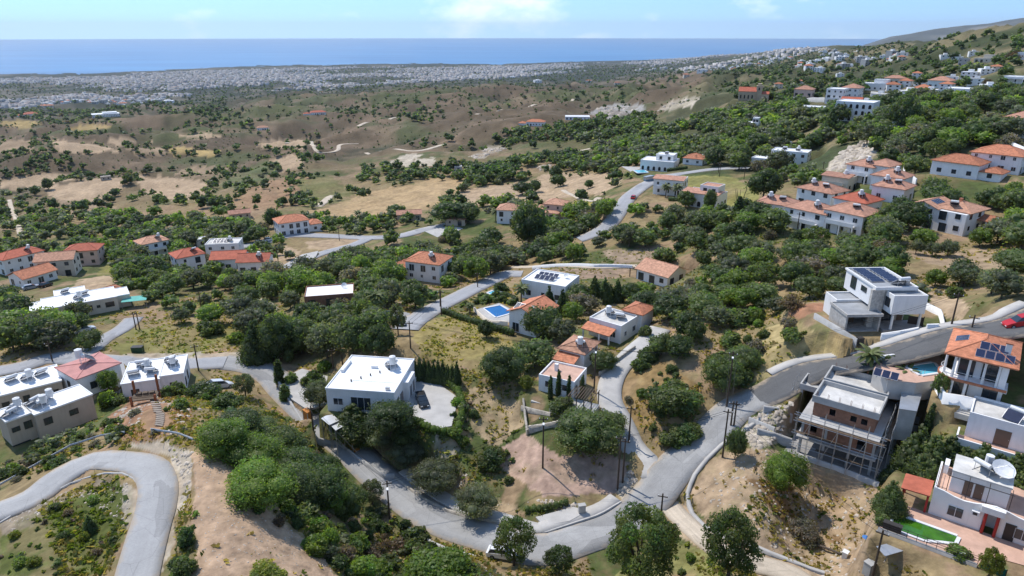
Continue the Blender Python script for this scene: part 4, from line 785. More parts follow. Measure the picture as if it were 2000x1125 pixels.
# ------------------------------------------------------------------ ordinary houses
def auto_windows(t, x0, y0, x1, y1, z0, st, style, seed, w_only=None):
    r = random.Random(seed); sh = 2.9
    for k in range(max(1, int(round(st)))):
        z = z0 + k * sh
        if z + 2.2 > z0 + st * sh: break
        for face, L in (('f', x1 - x0), ('r', y1 - y0), ('l', y1 - y0)):
            n_ = max(1, int(L / 3.2)); 
            for i in range(n_):
                s = (i + .5) / n_ * L + r.uniform(-.25, .25); big = r.random() < .3 and k == 0 or r.random() < .15
                w, h, zz = (1.6, 2.0, .15) if big else ((1.1, 1.1, 1.0) if r.random() < .7 else (.7, .9, 1.15))
                if face == 'f': window(t, x0 + s, y0, z + zz, w, h, 0, style)
                elif face == 'r': window(t, x1, y0 + s, z + zz, w, h, 90, style)
                else: window(t, x0, y0 + s, z + zz, w, h, -90, style)
def house(i, spec, pos):
    lab, cat, u, v, wpx, d, st, rot, roof, wm, rm, ex = spec; ex = ex.split(',') if ex else []
    if rm == 'terracotta' and i % 3 == 1: rm = 'terracotta_pale'
    x, y, z, rz, w = pos; nm = {'house': 'white_house' if 'white' in wm else 'house', 'villa': 'villa', 'block': 'apartment_block', 'annex': 'annex'}.get(cat, cat)
    t = thing(nm, lab, cat, (x, y, z), rz); hw = w / 2; H_ = st * 2.9; far_ = depth(np.array([x, y, z])) > 420
    wl = MB().mat(wm); rf = MB().mat(rm); y1 = d
    if 'open' in ex:
        wl = MB().mat(wm)
        for px_ in (-hw + .2, 0, hw - .5):
            for py in (0, d - .6): MB().mat(wm).box(px_, py, -.5, px_ + .3, py + .3, 2.6).build('post', t)
        wl = MB().mat(wm).box(-hw, d - .2, -.5, hw, d, 2.6 - .003); gable_roof(rf, -hw, 0, hw, d, 2.61, 'x', .25); wl.build('wall', t); rf.build('roof', t); return t
    wl.box(-hw, 0, -1.5, hw, d, H_)
    if roof == 'hip': hip_roof(rf, -hw, 0, hw, d, H_ + .003, ov=.45)
    elif roof == 'gable': ax = 'x' if w >= d * .9 else 'y'; gable_wall(wl, -hw, .02, hw, d - .02, H_ - .01, ax); gable_roof(rf, -hw, 0, hw, d, H_ + .003, ax)
    elif roof == 'cross':
        gable_wall(wl, -hw, .02, -hw + w * .5, d - .02, H_ - .01, 'y', .36); gable_roof(rf, -hw, 0, -hw + w * .5, d, H_ + .003, 'y', .36); hip_roof(rf, -hw + w * .42, 1.5, hw, d + 1.5, H_ + .1, .36)
        wl.box(hw - .01, 1.6, -1.5, hw - .012, d, H_)
    else:
        wl.mat(wm); parapet(wl, -hw, 0, hw, d, H_ + .001); rf.box(-hw + .2, .2, H_, hw - .2, d - .2, H_ + .06)
        if rm in ('faded_tile', 'terracotta'): rf.hexa([(-hw - .4, -.6, H_ + .38), (hw + .4, -.6, H_ + .38), (hw + .4, d * .5, H_ + 1.1), (-hw - .4, d * .5, H_ + 1.1)], [(-hw - .4, -.6, H_ + .52), (hw + .4, -.6, H_ + .52), (hw + .4, d * .5, H_ + 1.25), (-hw - .4, d * .5, H_ + 1.25)])
    top = H_
    if 'upper' in ex:
        wl.box(-hw * .2, d * .3, H_, hw * .85, d * .95, H_ + 2.7); parapet(wl, -hw * .2, d * .3, hw * .85, d * .95, H_ + 2.7, .3); rf.box(-hw * .2 + .2, d * .3 + .2, H_ + 2.7, hw * .85 - .2, d * .95 - .2, H_ + 2.76)
        if not far_: window(t, hw * .1, d * .3, H_ + .6, 1.2, 1.4, 0, 'd'); window(t, hw * .6, d * .3, H_ + .6, 1.2, 1.4, 0, 'd')
        top = H_ + 2.76
    if 'wing' in ex:
        s_ = 1 if i % 2 else -1; a, b_ = (hw, hw + w * .45) if s_ > 0 else (-hw - w * .45, -hw); hh = H_ * .56
        wl.box(a + (.002 if s_ > 0 else 0), 1.0, -1.5, b_ - (.002 if s_ < 0 else 0), d * .8, hh); 
        if roof == 'flat': parapet(wl, a, 1.0, b_, d * .8, hh + .001); rf.box(a + .2, 1.2, hh, b_ - .2, d * .8 - .2, hh + .05)
        else: hip_roof(rf, a + (.5 if s_ > 0 else 0), 1.0, b_ - (.5 if s_ < 0 else 0), d * .8, hh + .002)
        if not far_: window(t, (a + b_) / 2, 1.0, .9, 1.1, 1.1, 0, 'd')
    if 'wing2' in ex:
        a, b_ = -hw - w * .9, -hw - w * .46; wl.box(a, .5, -1.5, b_, d * .7, H_ * .5); hip_roof(rf, a, .5, b_, d * .7, H_ * .5 + .002)
        wl.box(-hw * .8, -3.2, -1.5, hw * .7, -.002, H_ * .48); hip_roof(rf, -hw * .8, -3.2, hw * .7, -.5, H_ * .48 + .002)
        window(t, 0, -3.2, .9, 1.1, 1.1, 0, 'd')
    wl.build('wall', t); rf.build('roof', t)
    if 'arches' in ex:
        n_ = max(3, int(w / 2.6)); am = MB().mat('dark_open' if not far_ else 'glass'); 
        pts_ = [(-.6, 0), (.6, 0), (.6, 1.3)] + [(.6 * math.cos(a), 1.3 + .6 * math.sin(a)) for a in np.linspace(.3, 2.84, 6)] + [(-.6, 1.3)]
        am.hexa([(p[0], .02, p[1]) for p in pts_], [(p[0], -.06, p[1]) for p in pts_]); o0 = am.build('arched_window', t); me = o0.data; first = True
        for k in range(max(1, int(st))):
            for j in range(n_):
                o = o0 if first else link('arched_window', me, t); first = False; o.location = (-hw + (j + .5) / n_ * w, 0, .25 + k * 2.9)
        for j in range(3): window(t, hw, (j + .5) / 3 * d, .9, 1.1, 1.2, 90, 'd')
    else: auto_windows(t, -hw, 0, hw, d, 0, st, 'd' if i % 3 else 'w', i)
    if 'balcony' in ex:
        zb = 2.75 if st > 1.9 else 2.4; b_ = MB().mat(wm).box(-hw * .7, -1.5, zb, hw * .7, -.002, zb + .18); b_.box(-hw * .7, -1.5, zb + .18, hw * .7, -1.38, zb + 1.05); 
        for q in (-hw * .7, 0, hw * .7 - .3): b_.box(q, -1.5, -1.2, q + .3, -1.2, zb)
        b_.build('balcony', t)
    if 'pergola' in ex:
        b_ = MB().mat('timber')
        for q in (-hw - 2.6, -hw - .3): b_.box(q, .2, -1, q + .2, .4, 2.4); b_.box(q, d - .4, -1, q + .2, d - .2, 2.4)
        for q in range(7): b_.box(-hw - 2.8, .1 + q * (d - .5) / 6, 2.4, -hw - .02, .25 + q * (d - .5) / 6, 2.55)
        b_.build('pergola', t)
    if 'rearhip' in ex: b_ = MB().mat(wm).box(hw * .1, d + .003, -1.5, hw * 1.2, d + 5, H_ + .6); b_.build('rear_wing', t); b_ = MB().mat('terracotta'); hip_roof(b_, hw * .1, d, hw * 1.2, d + 5, H_ + .61); b_.build('rear_roof', t)
    if 'porch' in ex:
        b_ = MB().mat('terracotta'); b_.hexa([(-hw - .3, -2.6, 2.1), (hw * .7, -2.6, 2.1), (hw * .7, -.01, 2.75), (-hw - .3, -.01, 2.75)], [(-hw - .3, -2.6, 2.24), (hw * .7, -2.6, 2.24), (hw * .7, -.01, 2.9), (-hw - .3, -.01, 2.9)]); b_.build('porch_roof', t)
        for q in (-hw, 0, hw * .6): MB().mat(wm).box(q, -2.4, -1, q + .25, -2.15, 2.1).build('porch_post', t)
    if 'pergola2' in ex:
        for q in range(4): MB().mat('timber').box(hw + .3 + q * 1.3, -3.4, -1.4, hw + .45 + q * 1.3, -3.25, 2.3).build('pergola_post', t); MB().mat('timber').box(hw + .3 + q * 1.3, .2, -1.4, hw + .45 + q * 1.3, .35, 2.3).build('pergola_post', t)
        for q in range(10): MB().mat('timber').box(hw + .2 + q * .45, -3.6, 2.302, hw + .32 + q * .45, .6, 2.42).build('pergola_beam', t)
        MB().mat('pale_concrete').box(hw * .2, -4.6, -1.5, hw + 4.6, -.01, .02).build('terrace', t); MB().mat('pale_concrete').box(-hw, -3.2, -1.6, hw * .19, -.01, -.5).build('terrace', t)
        for q in range(6): MB().mat('pale_concrete').box(hw * .2 - .35 - q * .3, -3.2, -1.5, hw * .2 - .05 - q * .3, -2.0, -.1 - q * .13).build('step', t)
    if 'chimney2' in ex: MB().mat(wm).box(-hw * .5, d * .5, H_, -hw * .5 + .6, d * .5 + .6, H_ + 1.3).build('chimney', t)
    zt = top + .06 if roof == 'flat' else top + min(w, d) * .21 * .55
    if 'tank' in ex: heater(t, hw * .35, d * .55 if roof == 'flat' else d * .3, zt, 20, i % 2 == 0)
    if 'tank2' in ex: heater(t, -hw * .4, d * .6 if roof == 'flat' else d * .35, zt, 20, i % 2 == 1)
    if 'dish' in ex: dish(t, hw * .6, d * .7, zt, .75, -20, 50)
    if 'pv' in ex:
        for a in range(2):
            for b_ in range(4): xx, yy = -hw * .6 + b_ * 1.3, d * .25 + a * 2.2; solar_panel(t, [(xx, yy, zt + .15), (xx + 1.2, yy, zt + .15), (xx + 1.2, yy + 1.8, zt + .75), (xx, yy + 1.8, zt + .75)])
    if 'roofpv' in ex:
        pch = .36 if roof == 'cross' else .42
        for b_ in range(4):
            if roof == 'cross': y_ = 2.2 + b_ * 1.0; xa = -hw + w * .28; zf = lambda xx: H_ + .2 + (-hw + w * .5 + .5 - xx) * pch; solar_panel(t, [(xa, y_, zf(xa)), (xa + 1.7, y_, zf(xa + 1.7)), (xa + 1.7, y_ + .93, zf(xa + 1.7)), (xa, y_ + .93, zf(xa))])
            else: xx = -hw + .6 + b_ * 1.1; y_ = .6; zf = lambda q: H_ + .2 + (q + .5) * pch; solar_panel(t, [(xx, y_, zf(y_)), (xx + 1.0, y_, zf(y_)), (xx + 1.0, y_ + 1.8, zf(y_ + 1.8)), (xx, y_ + 1.8, zf(y_ + 1.8))])
    if 'chimney' in ex: MB().mat('terracotta').box(hw * .3, d * .6, H_ + .5, hw * .3 + .7, d * .6 + .7, H_ + 2.6).build('chimney', t)
    return t
for i, (hsp, pos) in enumerate(zip(HOUSES, H_POS)): house(i, hsp, pos)

# ------------------------------------------------------------------ church on the ridge
t = thing('church', 'sandstone church with red pitched roof and square bell tower on the ridge', 'church', tuple(pCH), rCH)
wl = MB().mat('church_stone').box(-9, 0, -2, 3, 9, 6.5); gable_wall(wl, -9, .02, 3, 8.98, 6.49, 'x', .6); wl.box(7.002, .8, -2, 12, 8, 5)
for q in range(5): wl.box(-9 + q * 2.7, -.7, -2, -8.4 + q * 2.7, -.002, 5.4)
wl.build('wall', t); rf = MB().mat('red_roof'); gable_roof(rf, -9, 0, 3, 9, 6.51, 'x', .6, .4); gable_roof(rf, 7.4, .8, 12, 8, 5.01, 'x', .4, .3); rf.build('roof', t)
tw = MB().mat('church_stone').box(3.002, 1.5, -2, 7, 6.5, 10.5); tw.box(2.8, 1.3, 10.5, 7.2, 6.7, 10.9); tw.box(3.6, 2.2, 10.9, 6.4, 5.8, 12.3); tw.build('bell_tower', t)
for q in range(4): window(t, -7.35 + q * 2.7, 0, 1.6, .8, 2.4, 0, 'd', 0)
window(t, 5, 1.5, 7.6, .9, 1.8, 0, 'd', 0); window(t, 9.5, .8, 1.5, .8, 1.8, 0, 'd', 0)

# ------------------------------------------------------------------ white flat roofed villa in the middle foreground
t = thing('villa', 'large white flat roofed villa with bright white roof beside the grey parking yard', 'villa', (frA[0], frA[1], zA), frA[2])
wl = MB().mat('white_wall').box(0, 0, -4, 11.9, 12.6, 4.05); wl.box(11.902, 5.0, -1, 12.9, 9.2, 3.6); wl.build('wall', t)
rf = MB().mat('white_roof').box(-.08, -.08, 4.051, 11.98, 12.68, 4.2); parapet(rf, -.08, -.08, 11.98, 12.68, 4.201, .18, .16); rf.box(.4, 6.0, 4.202, .9, 10, 4.75); rf.box(3.0, 3.4, 4.201, 11.6, 3.5, 4.26); rf.box(5.2, 8.2, 4.201, 6.4, 8.5, 4.7); rf.build('roof', t)
window(t, 6.0, 0, .55, 3.4, 2.4, 0, 'w', 2); window(t, 9.7, 0, 1.3, 1.7, 1.2, 0, 'w', 1); window(t, 2.0, 0, 1.3, 1.6, 1.2, 0, 'w', 1)
for yy, ww, hh, zz in ((1.6, 1.4, 1.3, 1.2), (3.6, 1.2, 2.2, .1), (10.8, 1.2, 1.2, 1.3)): window(t, 11.9, yy, zz, ww, hh, 90, 'w', 1)
window(t, 12.9, 6.2, .2, 1.2, 2.3, 90, 'w', 1); window(t, 12.9, 8.0, .2, 1.2, 2.3, 90, 'w', 1); door(t, 11.9, 4.5 - .2, 0, .9, 2.1, 90)
heater(t, 8.6, 9.4, 4.22, 30, True, 1.1)
for q in range(5): MB().mat('frame_dark').tube((3.4 + q * 1.3, 3.0 + q * 1.25, 4.2), (3.4 + q * 1.3, 3.0 + q * 1.25, 4.6), .13, k=8).build('roof_vent', t)
MB().mat('steel').box(10.2, .7, 4.2, 10.9, 1.1, 4.75).build('roof_fan', t)
ac = MB().mat('frame_white').box(11.91, 11.6, .2, 12.3, 12.4, .9).build('air_conditioner', t); MB().mat('frame_dark').box(12.301, 11.75, .3, 12.31, 12.25, .8).build('fan_grille', ac)

# ------------------------------------------------------------------ modern cubic house on the upper road
t = thing('modern_house', 'modern white cubic house with open concrete garage and solar panels on its long upper floor', 'house', (frB[0], frB[1], zB), frB[2])
g_ = MB().mat('board_concrete').box(-.3, 0, -1.5, -.001, 5.2, 2.7); g_.box(5.2, 0, -1.5, 5.5, 5.2, 2.7); g_.box(-.3, 5.202, -1.5, 5.5, 5.4, 2.7); g_.box(-.45, -.3, 2.702, 5.65, 5.55, 2.95); parapet(g_, -.45, -.3, 5.65, 5.55, 2.951, .22, .2); g_.box(-.001, .1, -.3, 5.199, 5.2, .05); g_.build('garage', t)
MB().mat('roof_felt').box(-.2, -.05, 2.952, 5.4, 5.3, 3.02).build('garage_roof', t)
st = MB().mat('timber').box(.4, 3.8, .05, 3.2, 4.9, .9).build('workbench', t)
v2 = MB().mat('white_wall').box(.6, 5.56, -1.5, 7.0, 9.4, 3.2); parapet(v2, .6, 5.56, 7.0, 9.4, 3.201, .3); v2.build('rear_wing', t); MB().mat('roof_felt').box(.8, 5.76, 3.2, 6.8, 9.2, 3.26).build('wing_roof', t)
up = MB().mat('white_wall'); up.box(4.7, 2.2, 3.55, 10.8, 11.3, 6.9); parapet(up, 4.5, 1.4, 11.6, 11.5, 6.901, .32, .22); up.box(4.5, 1.4, 6.7, 11.6, 2.198, 6.9); up.build('upper_floor', t)
MB().mat('roof_felt').box(4.72, 1.62, 6.9, 11.38, 11.28, 6.96).build('roof', t)
MB().mat('cladding').box(4.2, 1.6, -1.5, 6.3, 2.19, 6.69).build('stone_wall', t)
bx = MB().mat('white_wall').box(6.6, -.6, 3.2, 12.2, 2.195, 6.2); parapet(bx, 6.6, -.6, 12.2, 2.195, 6.201, .28); bx.build('front_box', t); MB().mat('roof_felt').box(6.8, -.4, 6.2, 12.0, 1.99, 6.26).build('box_roof', t)
gf = MB().mat('cladding').box(6.31, 3.6, -1.5, 11.6, 11, 3.5); gf.build('ground_floor', t); tr = MB().mat('wet_concrete').box(6.0, -.4, -1, 13.2, 3.55, .35); tr.build('terrace', t)
for xx, yy in ((7.2, -.2), (11.8, -.2), (5.2, 10.6)): MB().mat('white_wall').box(xx, yy, -.5, xx + .3, yy + .3, 3.5 if yy > 1 else 3.199).build('column', t)
window(t, 8.6, 3.6, .4, 2.6, 2.3, 0, 'd', 2); window(t, 4.7, 8.4, 4.5, 1.6, 2.0, -90, 'd', 1); window(t, 4.7, 5.0, 5.2, 1.6, .8, -90, 'd', 0); window(t, 6.6, .9, 4.2, 1.2, 1.4, -90, 'd', 1); door(t, 10.9, 3.6, .36, 1.0, 2.2, 0)
for a in range(2):
    for b_ in range(6): x_, y_ = 5.4 + a * 2.9, 4.4 + b_ * 1.12; solar_panel(t, [(x_, y_, 7.1), (x_ + 2.3, y_, 7.1), (x_ + 2.3, y_ + 1.0, 7.25), (x_, y_ + 1.0, 7.25)])
heater(t, 9.3, 2.9, 6.97, 10, False, 1.1); MB().mat('steel').box(10.4, 3.0, 6.96, 11.1, 3.9, 7.7).build('air_conditioner', t)
wall_run('garden_wall', 'low white garden wall with planted strip along the street in front of the cubic house', [(1719, 664), (1757, 656), (1793, 646)], .25, .9, 'white_wall')
wall_run('garden_wall', 'short white garden wall right of the cubic house gate', [(1808, 645), (1832, 641)], .25, .9, 'white_wall')
wall_run('garden_wall', 'stepped white side wall between the cubic house and the sandy slope', [(1806, 603), (1836, 617), (1856, 632)], .3, 1.2, 'white_wall')
wall_run('garden_wall', 'rough grey block wall on the left of the concrete garage', [(1590, 622), (1640, 652), (1672, 676)], .3, 1.0, 'concrete')
o = MB().mat('slat_dark').box(-.05, 0, 0, .05, 2.2, 1.8); o.box(-.08, -.1, -.2, .08, 0, 2.0); o = o.build('gate'); a = P(1800, 640); o.location = a; o.rotation_euler = (0, 0, frB[2] + 1.1); tag(o, 'black solid entrance gate in the white wall of the cubic house', 'gate')

# ------------------------------------------------------------------ orange tiled villa with curved balcony
t = thing('villa', 'two storey white villa with orange tiled roof, curved balcony and blue pool on the right', 'villa', (frC[0], frC[1], zC), frC[2])
wl = MB().mat('white_wall').box(.9, 1.5, -2, 7.0, 9.6, 3.0); wl.box(1.2, 1.9, 3.25, 7.0, 9.6, 6.55); wl.box(6.2, .3, 3.25, 6.998, 1.898, 6.55); wl.build('wall', t)
arc = [(1.3 + 2.1 * math.cos(a), 2.2 + 2.1 * math.sin(a)) for a in np.linspace(math.radians(140), math.radians(270), 9)]
sl = arc + [(7.1, .1), (7.1, 2.2), (1.3, 2.3)]
MB().mat('white_wall').prism(sl, 3.005, 3.245).build('balcony', t)
arc2 = [(1.3 + 2.25 * math.cos(a), 2.2 + 2.25 * math.sin(a)) for a in np.linspace(math.radians(140), math.radians(270), 9)] + [(7.25, -.05), (7.25, .35), (1.3, .35)] + [(1.3 + 1.75 * math.cos(a), 2.2 + 1.75 * math.sin(a)) for a in np.linspace(math.radians(262), math.radians(142), 7)]
edge = MB().mat('terracotta')
A_ = [(1.3 + 2.28 * math.cos(a), 2.2 + 2.28 * math.sin(a)) for a in np.linspace(math.radians(140), math.radians(270), 9)] + [(7.3, -.08)]; B_ = [(1.3 + 2.11 * math.cos(a), 2.2 + 2.11 * math.sin(a)) for a in np.linspace(math.radians(140), math.radians(270), 9)] + [(7.3, .09)]
for i in range(len(A_) - 1): edge.hexa([(*A_[i], 2.95), (*A_[i + 1], 2.95), (*B_[i + 1], 2.95), (*B_[i], 2.95)], [(*A_[i], 3.3), (*A_[i + 1], 3.3), (*B_[i + 1], 3.3), (*B_[i], 3.3)])
edge.build('tile_edge', t)
rl = MB().mat('frame_white'); C_ = [(1.3 + 2.0 * math.cos(a), 2.2 + 2.0 * math.sin(a)) for a in np.linspace(math.radians(140), math.radians(270), 9)] + [(3, .2), (4.6, .2), (6.1, .2)]
for i in range(len(C_) - 1): rl.tube((*C_[i], 4.2), (*C_[i + 1], 4.2), .03, k=4); rl.tube((*C_[i], 3.75), (*C_[i + 1], 3.75), .015, k=4)
for c_ in C_: rl.tube((*c_, 3.25), (*c_, 4.2), .02, k=4)
rl.build('railing', t)
rf = MB().mat('terracotta'); hip_roof(rf, .2, .6, 7.2, 9.6, 6.56, .40, .75, .18); rf.build('roof', t)
for xx, yy in ((-.2, 1.6), (.9, .55), (2.6, .45), (4.4, .45), (6.0, .4)):
    c_ = MB().mat('white_wall'); c_.tube((xx, yy, 3.25), (xx, yy, 6.55), .17, .15, k=10); c_.box(xx - .22, yy - .22, 6.35, xx + .22, yy + .22, 6.558); c_.build('column', t)
for xx, yy in ((-.3, 1.7), (1.1, .5), (2.7, .5)): MB().mat('white_wall').tube((xx, yy, -1), (xx, yy, 3.0), .2, k=10).build('column', t)
for xx in (2.3, 5.0): window(t, xx, 1.9, 3.35, 1.7, 2.3, 0, 'd', 1)
window(t, 5.6, 1.5, .1, 1.6, 2.2, 0, 'd', 1); window(t, 2.0, 1.5, .1, 2.0, 2.2, 0, 'd', 1); window(t, 7.0, 1.6, 4.3, .8, 1.3, 90, 'd', 0); window(t, 7.0, 4.4, 4.3, .9, 1.1, 90, 'd', 0); window(t, 7.0, 2.0, .8, .9, 1.1, 90, 'd', 0); window(t, 7.0, 5, .8, .9, 1.1, 90, 'd', 0)
for q in range(3): a_ = MB().mat('frame_white').box(7.01, 1.2 + q * .95, 2.3, 7.4, 1.95 + q * .95, 2.85).build('air_conditioner', t); MB().mat('frame_dark').box(7.401, 1.35 + q * .95, 2.4, 7.41, 1.8 + q * .95, 2.75).build('fan_grille', a_)
rz0 = 6.56 + .18
def sl_front(x_, y_): return (x_, y_, rz0 + (y_ + .15) * .40 + .03)
for a in range(2):
    for b_ in range(4 if a == 0 else 3): x_, y_ = 2.9 + b_ * 1.12 + a * .3, .5 + a * 1.55; solar_panel(t, [sl_front(x_, y_), sl_front(x_ + 1.05, y_), sl_front(x_ + 1.05, y_ + 1.45), sl_front(x_, y_ + 1.45)])
def sl_left(x_, y_): return (x_, y_, rz0 + (x_ + .55) * .40 + .03)
for b_ in range(2): y_ = 4.4 + b_ * 1.1; solar_panel(t, [sl_left(.2, y_), sl_left(1.7, y_), sl_left(1.7, y_ + 1.03), sl_left(.2, y_ + 1.03)])
ch = MB().mat('white_wall').box(6.0, 2.4, 7.4, 6.7, 3.1, 9.0); ch.mat('terracotta').box(5.9, 2.3, 9.0, 6.8, 3.2, 9.15); ch.build('chimney', t)
stp = MB().mat('pale_concrete')
for q in range(5): stp.box(2.9 - .3 * q, -.6 - .35 * q, -1.6, 7.2, -.25 - .35 * q, -.1 - .17 * q)
stp.build('steps', t)
for q in range(1): wall_run('patio_wall', 'curved white patio wall between the blue pool and the dark road', [(1700, 718), (1706, 708), (1760, 701), (1815, 690), (1838, 686)], .3, .7, 'white_wall')
wall_run('retaining_wall', 'tall white retaining wall under the curved balcony villa', [(1816, 772), (1840, 788), (1880, 800), (1900, 802)], .3, 1.6, 'white_wall', base=-2.5)

# swimming pools: a coping round a sheet of water
def pool(label, corners, z, mat, terrace=True):
    pw = [tuple(PZ(u, v, z)[:2]) for u, v in corners]; a_ = np.array(pw); 
    if sum(a_[i][0] * a_[(i + 1) % len(a_)][1] - a_[(i + 1) % len(a_)][0] * a_[i][1] for i in range(len(a_))) < 0: a_ = a_[::-1]
    c = a_.mean(0); q = a_ - c; o = thing('swimming_pool', label, 'swimming pool', (c[0], c[1], z))
    m_ = MB().mat(mat); m_.prism([tuple(p) for p in q], -.25, .05); m_.build('water', o)
    cp = MB().mat('plastic_white'); n = len(q)
    for i in range(n):
        j = (i + 1) % n; a, b = q[i], q[j]; d = (b - a) / np.hypot(*(b - a)); nn = np.array([d[1], -d[0]]); a2, b2 = a + nn * .4 - d * .0, b + nn * .4 + d * .0
        cp.hexa([(*a, -.2), (*a2, -.2), (*b2, -.2), (*b, -.2)][::-1], [(*a, .14), (*a2, .14), (*b2, .14), (*b, .14)][::-1])
    cp.build('coping', o); lad = MB().mat('steel')
    for s in (0, .45): lad.tube((q[0][0] * .9 + s, q[0][1] * .9, 0), (q[0][0] * .9 + s, q[0][1] * .9, .8), .03, k=5)
    lad.build('ladder', o); return o
pool('cyan swimming pool on the pale patio between dark road and curved balcony villa', [(1772, 717), (1822, 709), (1838, 727), (1798, 733)], zP + .05, 'pool_cyan')
_pt = PATIO if sum(PATIO[i][0] * PATIO[(i + 1) % len(PATIO)][1] - PATIO[(i + 1) % len(PATIO)][0] * PATIO[i][1] for i in range(len(PATIO))) > 0 else PATIO[::-1]
o = MB().mat('pale_concrete').prism(_pt, zP - 3.0, zP); o.mat('paving_pink').prism(_pt, zP + .003, zP + .035); o = o.build('patio'); o['kind'] = 'structure'
pool('deep blue swimming pool on white terrace below the hedge', [(946, 603), (976, 597), (1000, 611), (969, 620)], YARD_P[1] + .03, 'pool_blue')
zt_ = float(P(975, 575)[2]); pool('small turquoise swimming pool behind the blue one', [(953, 572), (968, 567), (988, 577), (972, 583)], zt_ + .08, 'pool_cyan')
zt_ = float(P(1250, 334)[2]); pool('pale turquoise pool in front of the arched white villa', [(1238, 333), (1258, 332), (1266, 337), (1246, 338)], zt_ + .15, 'pool_cyan')
zt_ = float(P(1722, 434)[2]); pool('half hidden blue pool left of the gabled villa', [(1716, 432), (1726, 431), (1730, 436), (1719, 437)], zt_ + .25, 'pool_cyan')
o = MB().mat('turquoise_sheet').hexa([(-3, -1.6, 2.0), (3, -1.6, 2.0), (3, 1.6, 2.3), (-3, 1.6, 2.3)], [(-3, -1.6, 2.05), (3, -1.6, 2.05), (3, 1.6, 2.35), (-3, 1.6, 2.35)]); o.mat('steel')
for xx in (-2.9, 0, 2.9):
    for yy in (-1.5, 1.5): o.tube((xx, yy, -.3), (xx, yy, 2.05), .04)
o = o.build('shade_canopy'); o.location = P(266, 598); o.rotation_euler = (0, 0, .3); tag(o, 'turquoise shade canopy right of the long cream block', 'canopy')

# ------------------------------------------------------------------ concrete frame building under construction, with scaffolding
t = thing('unfinished_building', 'grey concrete and brick apartment building under construction wrapped in scaffolding', 'building', (frD[0], frD[1], zD), frD[2])
sl = MB().mat('concrete')
sl.box(-.3, -.6, 2.75, 10.3, 12.8, 3.0); sl.box(-.3, -.6, 5.7, 10.3, 12.8, 5.95); sl.build('floor_slab', t)
for xx in (.1, 3.3, 6.6, 9.6):
    for yy in (.1, 4.2, 8.4, 12.2): MB().mat('concrete').box(xx, yy, -.6, xx + .35, yy + .35, 5.7 if yy < 1 else 2.749).build('column', t)
bw = MB().mat('brick_red'); zs = [(3.0, 5.7)]
for x0, x1, z0, z1 in ((.46, 1.2, 3, 5.7), (1.2, 2.2, 3, 3.9), (1.2, 2.2, 5.2, 5.7), (2.2, 3.29, 3, 5.7), (3.66, 6.59, 3, 5.7), (6.96, 7.6, 3, 5.7), (7.6, 8.8, 3, 3.2), (7.6, 8.8, 5.2, 5.7), (8.8, 9.59, 3, 5.7)): bw.box(x0, .18, z0, x1, .38, z1)
bw.box(9.7, .46, 3, 9.9, 12.2, 5.7); bw.box(.1, .46, 3, .3, 12.2, 5.7)
for x0, x1, z0, z1 in ((1.0, 3.2, 5.95, 8.2), (3.2, 4.0, 5.95, 6.7), (3.2, 4.0, 7.7, 8.2), (4.0, 6.0, 5.95, 8.2), (6.0, 6.8, 5.95, 6.7), (6.0, 6.8, 7.6, 8.2), (6.8, 7.4, 5.95, 8.2), (7.4, 8.2, 5.95, 6.7), (7.4, 8.2, 7.6, 8.2), (8.2, 9.2, 5.95, 8.2)): bw.box(x0, 1.5, z0, x1, 1.7, z1)
bw.box(9.0, 1.702, 5.95, 9.2, 12.4, 8.2); bw.box(1.0, 1.702, 5.95, 1.2, 12.4, 8.2); bw.build('brick_wall', t)
MB().mat('dark_open').box(.6, 2.2, 3.001, 9.6, 2.3, 5.69).build('interior_shade', t)  # near-black sheet behind the openings stands in for the unlit rooms
rf = MB().mat('concrete').box(.7, 1.2, 8.2, 9.5, 12.7, 8.45); parapet(rf, .7, 1.2, 9.5, 7.2, 8.451, .75, .22); parapet(rf, .7, 7.4, 9.5, 12.7, 8.451, .95, .22); rf.box(-2.6, 8.0, 6.2, .69, 12.4, 6.5); parapet(rf, -2.6, 8.0, .69, 12.4, 6.501, .6, .2); rf.build('roof_slab', t)
MB().mat('dirty_roof').box(.92, 1.42, 8.45, 9.28, 6.98, 8.5).build('roof_deck', t); MB().mat('dirty_roof').box(.92, 7.62, 8.45, 9.28, 12.48, 8.5).build('roof_deck', t)
for xx in (-2.4, -.2): 
    for yy in (8.2, 12.0): MB().mat('concrete').box(xx, yy, -.6, xx + .35, yy + .35, 6.2).build('column', t)
for q in range(12): rb = MB().mat('rust'); x_ = 1.2 + (q % 6) * 1.5; y_ = 1.3 if q < 6 else 12.6; rb.tube((x_, y_, 9.2), (x_ + .03, y_, 10.0), .03, k=4); rb.tube((x_ + .14, y_, 9.2), (x_ + .17, y_, 9.9), .03, k=4); rb.build('reinforcing_bar', t)
bs = MB().mat('wet_concrete').box(-1.5, -.8, -1.5, 11.5, 13.5, -.03); bs.build('foundation', t); MB().mat('wet_concrete').box(10.4, 2, -1, 13.5, 9, .05).build('side_deck', t)
sc_ = thing('scaffolding', 'grey tube scaffolding standing along the front and right side of the brick construction', 'scaffolding', (frD[0], frD[1], zD), frD[2])
def bar(a, b, r=.035): MB().mat('steel').tube(a, b, r, k=5).build('scaffold_pole', sc_)
for q in range(7):
    for dy in (-1.5, -.8): bar((-.4 + q * 1.85, dy, -.4), (-.4 + q * 1.85, dy, 7.2 + (q % 3) * .4))
for zz in (1.9, 3.9, 5.9, 6.9):
    bar((-.8, -1.5, zz), (11.2, -1.5, zz)); bar((-.8, -.8, zz), (11.2, -.8, zz))
for q in range(7):
    for dx in (10.7, 11.5): bar((dx, .6 + q * 2.0, -.4), (dx, .6 + q * 2.0, 7.8 + (q % 2) * .8))
